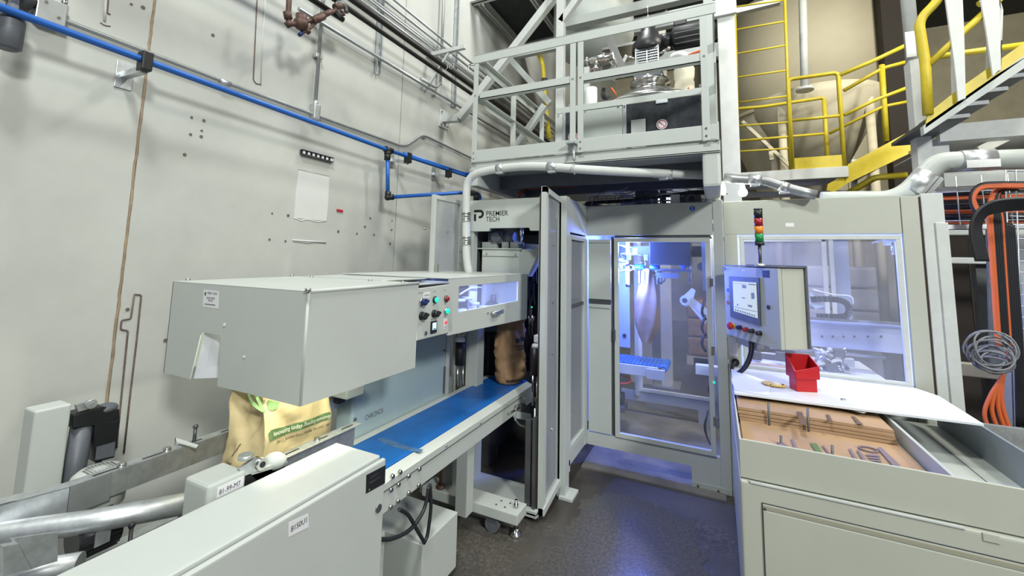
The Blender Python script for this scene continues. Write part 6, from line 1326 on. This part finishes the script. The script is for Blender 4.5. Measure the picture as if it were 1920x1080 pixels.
g = G(); c = at(1377, 652, Y=YF-.003); g.box(c.x-.028, c.x+.022, YF-.004, YF-.002, c.z-.06, c.z+.07); lb = tag(g.out('paper_notice', LABEL), 'narrow printed notice on the pillar under the operator terminal', 'label')
for k in range(12): 
    z = c.z+.06-k*.009; text(('DANGER' if k == 0 else 'keep guard closed' if k % 2 else 'while running'), (c.x-.025, YF-.0045, z), PX_, UP, .007, INKP, lb, 'notice_lettering', width=.04)
# stack light
YL_ = 3.06
t = thing('stack_light', 'slim signal tower with dark top, red, amber and green lenses above the terminal', 'signal light', at(1425, 497, Y=YL_))
xq = at(1424, 460, Y=YL_).x
def zs(y): return at(1423, y, Y=YL_).z
g = G(); g.cyl((xq, YL_, z1+.01), (xq, YL_, zs(458)), .010, n=12); g.out('pole', DSTEEL, t)
g = G(); g.lathe((xq, YL_, z1+.008), UP, [(.03, 0), (.03, .012), (.014, .02)], 18); g.out('mount', GALV, t)
for y0_, y1_, m_, nm, rr in ((460, 454, BLACK, 'base', .027), (454, 438, GREENL, 'green_lens', .0245), (438, 424, AMBER, 'amber_lens', .0245), (424, 409, REDL, 'red_lens', .0245), (409, 393, BLACK, 'sounder', .0245)):
    g = G(); g.cyl((xq, YL_, zs(y0_)), (xq, YL_, zs(y1_)-.002), rr, n=20); g.out(nm, m_, t)
g = G(); g.cyl((xq, YL_, zs(393)), (xq, YL_, zs(391)), .0255, n=20); g.out('cap', DSTEEL, t)

# ================================================================== YELLOW LADDER, PLATFORM AND SILO
YA = 6.6
def W6(x, y, Y=YA): return at(x, y, Y=Y)
t = thing('silo', 'big beige cylindrical silo behind the yellow ladder and walkway', 'silo', (1.6, 11, 0))
ce_ = at(1512, 150, Y=11.0); rr = (at(1676, 100, Y=11).x-at(1340, 100, Y=11).x)/2
g = G(); g.cyl((ce_.x, 11.2, 4.9), (ce_.x, 11.2, 7.35), rr*.95, n=64); g.out('shell', TANK, t)
c2 = at(1530, 180, Y=8.6); rc = (at(1648, 185, Y=8.6).x-at(1405, 185, Y=8.6).x)/2
g = G(); g.cyl((ce_.x, 11.2, 3.0), (ce_.x, 11.2, 4.9), rr*.55, rr*.95, n=64, cap=False); g.out('cone', TANK, t)
g = G(); g.cyl((ce_.x, 11.2, 4.86), (ce_.x, 11.2, 4.94), rr*.97, n=64); g.out('ring_beam', TANK, t)
g = G(); g.cyl((ce_.x, 11.2, .0), (ce_.x, 11.2, 3.0), rr*.5, n=40); g.out('skirt', BACKW, t)
t = thing('receiving_hopper', 'smaller beige cone hopper low behind the yellow handrails', 'hopper', (c2.x, 8.7, 2.9))
g = G(); g.lathe((c2.x, 8.7, at(1500, 318, Y=8.6).z), UP, [(rc*.42, 0), (rc, at(1500, 205, Y=8.6).z-at(1500, 318, Y=8.6).z), (rc, at(1500, 190, Y=8.6).z-at(1500, 318, Y=8.6).z)], 44); g.out('cone', TANK, t)
g = G(); [g.cyl((c2.x+rc*.9*sx, 8.7+rc*.9*sy, 0), (c2.x+rc*.9*sx, 8.7+rc*.9*sy, at(1500, 210, Y=8.6).z), .06, n=12) for sx, sy in ((.7, -.7), (-.7, -.7), (.7, .7), (-.7, .7))]; g.out('leg', TANK, t)
g = G(); g.cyl(at(1505, 0, Y=7.6), at(1509, 165, Y=7.6), .055, n=14); c = at(1509, 168, Y=7.6); g.cyl(c-UP*.02, c+UP*.02, .12, n=14); tag(g.out('fill_pipe', COLW), 'white vertical fill pipe ending in a flange above the yellow handrail', 'pipe')
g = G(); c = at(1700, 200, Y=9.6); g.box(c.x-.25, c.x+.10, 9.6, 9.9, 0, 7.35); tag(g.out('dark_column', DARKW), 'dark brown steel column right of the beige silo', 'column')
t = thing('walkway', 'grey walkway edge beam with yellow handrail panel and toe board', 'walkway', W6(1480, 325))
zb_ = W6(1480, 327).z
g = G(); g.box(W6(1365, 0).x-.1, W6(1590, 325).x, YA-.03, YA+.05, zb_-.08, zb_+.06, .004); g.out('edge_beam', COLW, t)
g = G(); g.box(W6(1365, 0).x-.1, W6(1590, 325).x, YA+.05, YA+.9, zb_+.0, zb_+.04); g.out('deck_grating', DSTEEL, t)
def yt(pts, r=.024, nm='rail', par=t, m=YEL, fil=.05): g = G(); g.tube(pts, r, 10, fil=fil); return g.out(nm, m, par)
pL, pR = W6(1486, 310), W6(1583, 310)
zt1 = W6(1486, 148).z; zm = W6(1486, 226).z
yt([Vector((pL.x, YA, zb_+.05)), Vector((pL.x, YA, zt1)), Vector((pR.x, YA, zt1)), Vector((pR.x, YA, zb_+.05))], .026, 'handrail_loop', fil=.06)
yt([Vector((pL.x, YA, zm)), Vector((pR.x, YA, zm))], .020, 'mid_rail')
g = G(); g.box(pL.x, pR.x, YA-.01, YA, zb_+.06, W6(1486, 297).z, .002); g.out('toe_board', YEL, t)
yt([W6(1372, 205, 7.6), W6(1430, 200, 7.6), W6(1545, 183, 7.6), W6(1552, 300, 7.6)], .026, 'rear_handrail'); yt([W6(1375, 265, 7.6), W6(1552, 250, 7.6)], .020, 'rear_mid_rail'); yt([W6(1545, 187, 7.6), W6(1552, 310, 7.6)], .03, 'rear_post')
t = thing('yellow_stair', 'yellow stair with inclined handrails and broad yellow stringer beside the walkway', 'stair', W6(1640, 320))
S0, S1 = [W6(x, y) for x, y in ((1590, 330), (1706, 265))], None
g = G(); g.prism([W6(x, y) for x, y in ((1590, 308), (1700, 249), (1712, 252), (1711, 285), (1584, 346), (1587, 318))], (0, .03, 0)); g.out('stringer', YEL, t)
g = G(); g.prism([W6(x, y) for x, y in ((1552, 345), (1584, 328), (1584, 346), (1565, 360), (1550, 357))], (0, .03, 0)); g.out('stringer_end', YEL, t)
yt([W6(1572, 142), W6(1640, 113), W6(1705, 82)], .026, 'handrail', t); yt([W6(1583, 216), W6(1640, 188), W6(1705, 163)], .022, 'mid_rail', t)
yt([W6(1582, 170, 7.4), W6(1655, 128, 7.4), W6(1700, 116, 7.4)], .026, 'rear_handrail', t); yt([W6(1555, 250, 7.4), W6(1655, 200, 7.4), W6(1705, 190, 7.4)], .022, 'rear_mid_rail', t)
yt([W6(1653, 122, 7.4), W6(1662, 265, 7.4)], .036, 'rear_post', t)
for k in range(5):
    x = 1600+k*24; y = 318-k*13; a = W6(x, y); g = G(); g.box(a.x, a.x+.22, YA+.03, YA+.8, a.z-.02, a.z+.0); g.out('tread', DSTEEL, t)
t = thing('yellow_ladder', 'tall thin yellow ladder rising left of the walkway handrail', 'ladder', W6(1430, 318, 6.3))
yt([W6(1386, 322, 6.3), W6(1377, -40, 6.3)], .014, 'ladder_rail', t, fil=0); yt([W6(1482, 316, 6.3), W6(1470, -40, 6.3)], .018, 'ladder_rail', t, fil=0)
for yl, yr in ((13, 0), (56, 40), (101, 85), (145, 132), (192, 180), (236, 229), (284, 278)):
    xl_ = 1378+yl*.027; xr_ = 1470+yr*.04; yt([W6(xl_, yl, 6.3), W6(xr_, yr, 6.3)], .012, 'rung', t)
g = G(); [g.box(W6(1375, y, 6.3).x-.04, W6(1375, y, 6.3).x+.02, 6.28, 6.32, W6(1375, y, 6.3).z-.03, W6(1375, y, 6.3).z+.03) for y in (163, 235)]; g.out('ladder_bracket', YEL, t)
g = G(); g.bar(W6(1362, 27, 6.9), W6(1462, 2, 6.9), .1, .09); tag(g.out('tie_beam', COLW), 'pale tie beam crossing behind the top of the yellow ladder', 'beam')
g = G(); g.bar(W6(1392, 228, 7.9), W6(1482, 312, 7.9), .05, .05); g.bar(W6(1445, 284, 7.9), W6(1447, 300, 7.9), .06, .06); tag(g.out('tie_brace', TANK), 'beige diagonal brace behind the lower ladder rungs', 'brace')
# right column and stair in the near right
YC = 5.0
def W5(x, y, Y=YC): return at(x, y, Y=Y)
t = thing('right_column', 'white steel column with splice plate standing behind the right pillar', 'column', W5(1725, 300)*1)
a, b = W5(1706, 200).x, W5(1737, 200).x; a, b = W5(1700, 113).x+.02, W5(1720, 113).x+.05
g = G(); g.box(a, b, YC, YC+.14, 0, W5(1710, 112).z, .004); g.out('lower_shaft', COLW, t)
g = G(); g.cyl((a+.05, YC+.07, W5(1710, 112).z), (a+.05, YC+.07, 7.3), .055, n=14); g.out('upper_shaft', COLW, t)
g = G(); g.box(a-.02, a+.05, YC-.012, YC, W5(1706, 108).z, W5(1706, 60).z); g.box(b-.03, b+.12, YC+.02, YC+.06, W5(0, 300).z if False else W5(1740, 310).z, W5(1740, 262).z); g.out('gusset', COLW, t)
YS = 4.4
def W4(x, y, Y=YS): return at(x, y, Y=Y)
t = thing('main_stair', 'steep stair flight with grey stringer, yellow rails and white posts at the upper right', 'stair', W4(1800, 200))
e0, e1 = W4(1734, 241), W4(1925, 103); dd_ = (e1-e0)
g = G(); g.prism([W4(1731, 236), W4(1733, 252), W4(1925, 130)+dd_*.5, W4(1925, 104)+dd_*.5], (0, .06, 0)); g.out('stringer', WHITE2, t)
g = G(); g.prism([W4(1735, 240), W4(1740, 212), W4(1800, 165), W4(1925, 78)+dd_*.5, W4(1925, 108)+dd_*.5], (0, .02, 0)); g.out('kick_plate', YEL, t)
yt([W4(1740, 215), W4(1735, 120), W4(1722, 38), W4(1755, 5), W4(1770, -20)], .034, 'handrail', t, fil=.08)
yt([W4(1737, 125), W4(1800, 66), W4(1880, -8)], .026, 'mid_rail', t); yt([W4(1835, 8, 4.7), W4(1870, -10, 4.7)], .026, 'rear_rail', t)
yt([W4(1752, 107, 5.6), W4(1840, 95, 5.6), W4(1930, 83, 5.6)], .03, 'far_rail', t)
for pts in (((1772, -10), (1800, -10), (1803, 60), (1806, 185), (1797, 190), (1790, 120)), ((1838, -10), (1868, -10), (1876, 20), (1872, 132), (1862, 142), (1850, 60))):
    g = G(); g.prism([W4(x, y, 4.36) for x, y in pts], (0, .02, 0)); g.out('post', COLW, t)
    xx = [W4(x, y, 4.36) for x, y in pts]; g = G(); g.prism([xx[1], xx[2], xx[3]+UP*0, xx[3]+Vector((.0, .18, 0)), xx[2]+Vector((.0, .18, 0)), xx[1]+Vector((0, .18, 0))], (.015, 0, 0)); g.out('post_flange', COLW, t)
for k in range(7):
    f = (k+.5)/7*1.3; p = e0+dd_*f; g = G(); g.box(p.x, p.x+.24, YS+.06, YS+.9, p.z+.03, p.z+.06); g.out('tread', DSTEEL, t)
t = thing('upper_landing', 'grey grating landing with beams and bright tube light at the right edge', 'landing', W4(1860, 240, 5.0))
zl_ = W4(1860, 245, 5.2).z
g = G()
xa_, xb_ = W4(1790, 245, 5.0).x, W4(1790, 245, 5.0).x+3
for k in range(26): g.box(xa_+k*.07, xa_+k*.07+.012, 5.0, 6.0, zl_, zl_+.03)
for k in range(4): g.box(xa_, xb_, 5.0+k*.33, 5.01+k*.33, zl_, zl_+.03)
g.out('grating', GALV, t)['kind'] = 'stuff'
g = G(); g.box(xa_-.12, xb_, 4.95, 5.0, zl_-.12, zl_+.03); g.box(xa_+.05, xb_, 5.0, 6.6, zl_-.02, zl_-.012); g.out('edge_beam', COLW, t)
g = G(); g.box(xa_+.1, xb_, 6.0, 6.1, zl_-.42, zl_-.25); g.bar(W4(1835, 283, 5.6), W4(1925, 238, 5.6), .06, .08); g.out('cross_beam', COLW, t)
g = G(); g.cyl(W4(1880, 249, 5.1), W4(2000, 240, 5.1), .022, n=10); g.out('tube_light', LED if False else LEDW, t)
g = G(); [g.box(xa_+.05, xb_, 5.4+k*.5, 5.5+k*.5, 2.42, 2.56) for k in range(3)]; g.box(xa_+.05, xb_, 5.2, 5.26, 2.62, 2.68); g.out('ceiling_beam', COLW, t)
g = G(); g.box(3.0, 6, 6.6, 9.5, 2.95, 3.05); g.out('deck_underside', DSTEEL, t)
yt([W6(1575, 372, 7.0), W6(1640, 333, 7.0), W6(1700, 328, 7.0)], .04, 'yellow_pipe', thing('yellow_pipe', 'pale yellow horizontal pipe just above the right header', 'pipe', W6(1640, 333, 7.0)))
for i, (x, y, x2, y2, lab) in enumerate(((1375, 352, 1560, 340, 'upper pale beam seen between walkway and window header'), (1390, 366, 1600, 362, 'lower pale beam seen between walkway and window header'), (1600, 300, 1603, 380, 'short pale vertical post under the yellow stair'))):
    g = G(); g.bar(W6(x, y, 6.9+.3*i), W6(x2, y2, 6.9+.3*i), .06, .08); tag(g.out('support_beam', COLW), lab, 'beam')
# cable trays at the right
YT = 4.0
def W_(x, y, Y=YT): return at(x, y, Y=Y)
t = thing('cable_ladder', 'horizontal wire tray packed with orange and black cables behind the end column', 'cable tray', W_(1840, 420))
g = G(); za, zb2 = W_(1840, 424).z, W_(1840, 350).z
for z in (za, za+.04, zb2-.03, zb2): g.tube([(1.40, YT, z), (3.0, YT, z)], .004, 6)
for k in range(12): x = 1.42+k*.13; g.tube([(x, YT, zb2+.08), (x, YT, za), (x, YT+.2, za)], .004, 6)
g.box(1.38, 3.0, YT-.01, YT+.0, za-.02, za+.012); g.box(1.38, 3.0, YT-.01, YT, zb2-.02, zb2+.005); g.out('wire_tray', GALV, t)
random.seed(31)
for k in range(16):
    z = za+.03+k*.014; m_ = ORANGE if k in (0, 5, 6, 12, 13) else BCABLE; r = .009
    g = G(); g.tube([(1.38, YT+.03+.01*(k % 3), z), (1.7, YT+.03, z+random.uniform(-.006, .006)), (3.0, YT+.03, z)], r, 8); g.out('orange_cable' if m_ is ORANGE else 'black_cable', m_, t)
t = thing('vertical_cable_tray', 'vertical mesh tray with orange and black cables dropping at the right edge', 'cable tray', W_(1890, 800, 3.9))
YV = 3.85
def W7(x, y, Y=YV): return at(x, y, Y=Y)
g = G()
for px in (1893, 1912): a, b = W7(px-8, 300), W7(px+8, 800); g.tube([a, b], .004, 6)
for k in range(26):
    y = 300+k*21; a = W7(1888+k*.9, y); g.tube([a, a+Vector((.5, .1, -.02))], .0035, 6)
g.out('wire_mesh', GALV, t)
g = G(); a = W7(1852, 470, 4.2); b = W7(1866, 760, 4.2); g.prism([W7(1848, 350, 4.2), W7(1873, 350, 4.2), W7(1882, 700, 4.2), W7(1858, 700, 4.2)], (0, .02, 0)); g.out('back_strip', GREY, t)
for k in range(12):
    x = 1858+k*4.2; m_ = ORANGE if k in (0, 1, 6) else BCABLE; dy = k*1.5
    pts = [(1925, 352+dy*.5), (1885, 350+dy*.6), (1862+k*1.6, 362+dy), (x-4, 400+dy), (x, 470), (x+6, 560), (x+12, 650)]
    if k >= 8: pts = [(x-4, 405+dy), (x, 470), (x+6, 560), (x+12, 650), (x+16, 800)]
    g = G(); g.tube(crv([W7(px, py, 3.8) for px, py in pts], 5), .011 if k < 2 else .008, 8); g.out('orange_cable' if m_ is ORANGE else 'black_cable', m_, t)
t = thing('orange_cable_loops', 'orange cables looping down from the vertical tray to the floor side', 'cables', W7(1860, 800, 3.7))
for k, (dx, dy) in enumerate(((0, 0), (14, -6), (26, -10), (34, -12))):
    pts = [(1892+k*2, 655), (1882, 700), (1858+dx*.6, 740+dy), (1846+dx, 775+dy), (1858+dx, 808+dy*.6), (1882+dx*.6, 826), (1925, 845-k*3)]
    g = G(); g.tube(crv([W7(px, py, 3.7) for px, py in pts], 6), .011, 8); g.out('cable', ORANGE, t)
t = thing('grey_cable_coil', 'coiled grey cable hanging from the vertical tray', 'cable coil', W7(1865, 700, 3.65))
random.seed(17)
for k in range(13):
    f = k/12; c = W7(1858+f*14+random.uniform(-3, 3), 652+f*36+random.uniform(-3, 3), 3.65); rx = .105*(1-.25*f)*random.uniform(.85, 1.08); rz = .115*(1-.62*f)*random.uniform(.85, 1.1); tl = random.uniform(-.25, .35); ph = random.uniform(0, 6)
    P_ = []
    for a in range(22):
        an = a*math.pi/10.5+.9; x = rx*math.cos(an)*(1+.05*math.sin(3*an+ph)); z = rz*math.sin(an); P_.append(c+Vector((x*math.cos(tl)-z*math.sin(tl), .03*math.sin(an+ph)+k*.004, x*math.sin(tl)+z*math.cos(tl))))
    g = G(); g.tube(P_, .0055, 6); g.out('loop', GCABLE, t)
t = thing('black_hose_bundle', 'thick black cable bundle arching over the cable coil at the right edge', 'cables', W7(1850, 500, 3.6))
for k in range(7):
    d = k*3.2; pts = [(1930, 372+d), (1890, 374+d), (1858, 380+d), (1835+d*.5, 395+d*.6), (1822+d*.8, 420+d*.2), (1822+d, 450), (1832+d, 490)]
    g = G(); g.tube(crv([W7(px, py, 3.6+.01*k) for px, py in pts], 6), .011, 8); g.out('cable', BCABLE, t)
t = thing('orange_hose_bend', 'orange cables bending down over the horizontal tray at the right', 'cables', W7(1810, 400, 3.75))
for k in range(4):
    d = k*2.5; pts = [(1925, 343+d), (1870, 343+d), (1840, 346+d), (1823+d*.5, 360+d), (1821+d, 382), (1832+d, 402)]
    g = G(); g.tube(crv([W7(px, py, 3.75) for px, py in pts], 6), .011, 8); g.out('cable', ORANGE if k else BCABLE, t)
g = G(); [g.tube(crv([W7(px, py+4*k, 3.5) for px, py in ((1868, 822), (1890, 818), (1930, 800))], 5), .010, 8) for k in range(2)]; tag(g.out('black_cable_pair', BCABLE), 'pair of black cables at the lower right edge beyond the magazine', 'cable')
# far dark area beyond
t = thing('far_conveyor', 'pale horizontal rails of machinery in the dark bay right of the end column', 'frame', W_(1810, 690, 5.5))
for y, h in ((436, .05), (488, .06), (690, .12)):
    a = W_(1770, y, 5.5); g = G(); g.box(a.x-.2, a.x+1.2, 5.5, 5.6, a.z-h/2, a.z+h/2, .01); g.out('rail', COLW if y != 690 else CONC, t)
for x in (1778, 1850): a = W_(x, 600, 5.6); g = G(); g.box(a.x-.04, a.x+.04, 5.6, 5.7, 0, 2.4); g.out('upright', DSTEEL, t)
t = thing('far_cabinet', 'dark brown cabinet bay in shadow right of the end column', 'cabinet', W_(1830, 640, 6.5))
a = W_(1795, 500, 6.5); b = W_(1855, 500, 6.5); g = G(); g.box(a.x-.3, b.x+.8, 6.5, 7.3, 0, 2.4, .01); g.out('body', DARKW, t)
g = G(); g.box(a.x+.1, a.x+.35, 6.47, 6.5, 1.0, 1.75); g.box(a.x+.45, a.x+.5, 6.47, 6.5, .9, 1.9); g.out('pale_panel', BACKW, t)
g = G(); a = W_(1905, 440, 4.4); g.box(a.x, a.x+.6, 4.4, 4.8, 0, a.z, .006); tag(g.out('grey_cabinet', WHITE2), 'pale grey cabinet edge behind the vertical cable tray', 'cabinet')
t = thing('magazine_side_support', 'galvanised side plate standing beyond the magazine at the right edge', 'plate', (1.5, 3.3, 0))
g = G(); g.box(1.30, 2.2, 3.30, 3.33, 0, .80); g.out('plate', GALV, t)
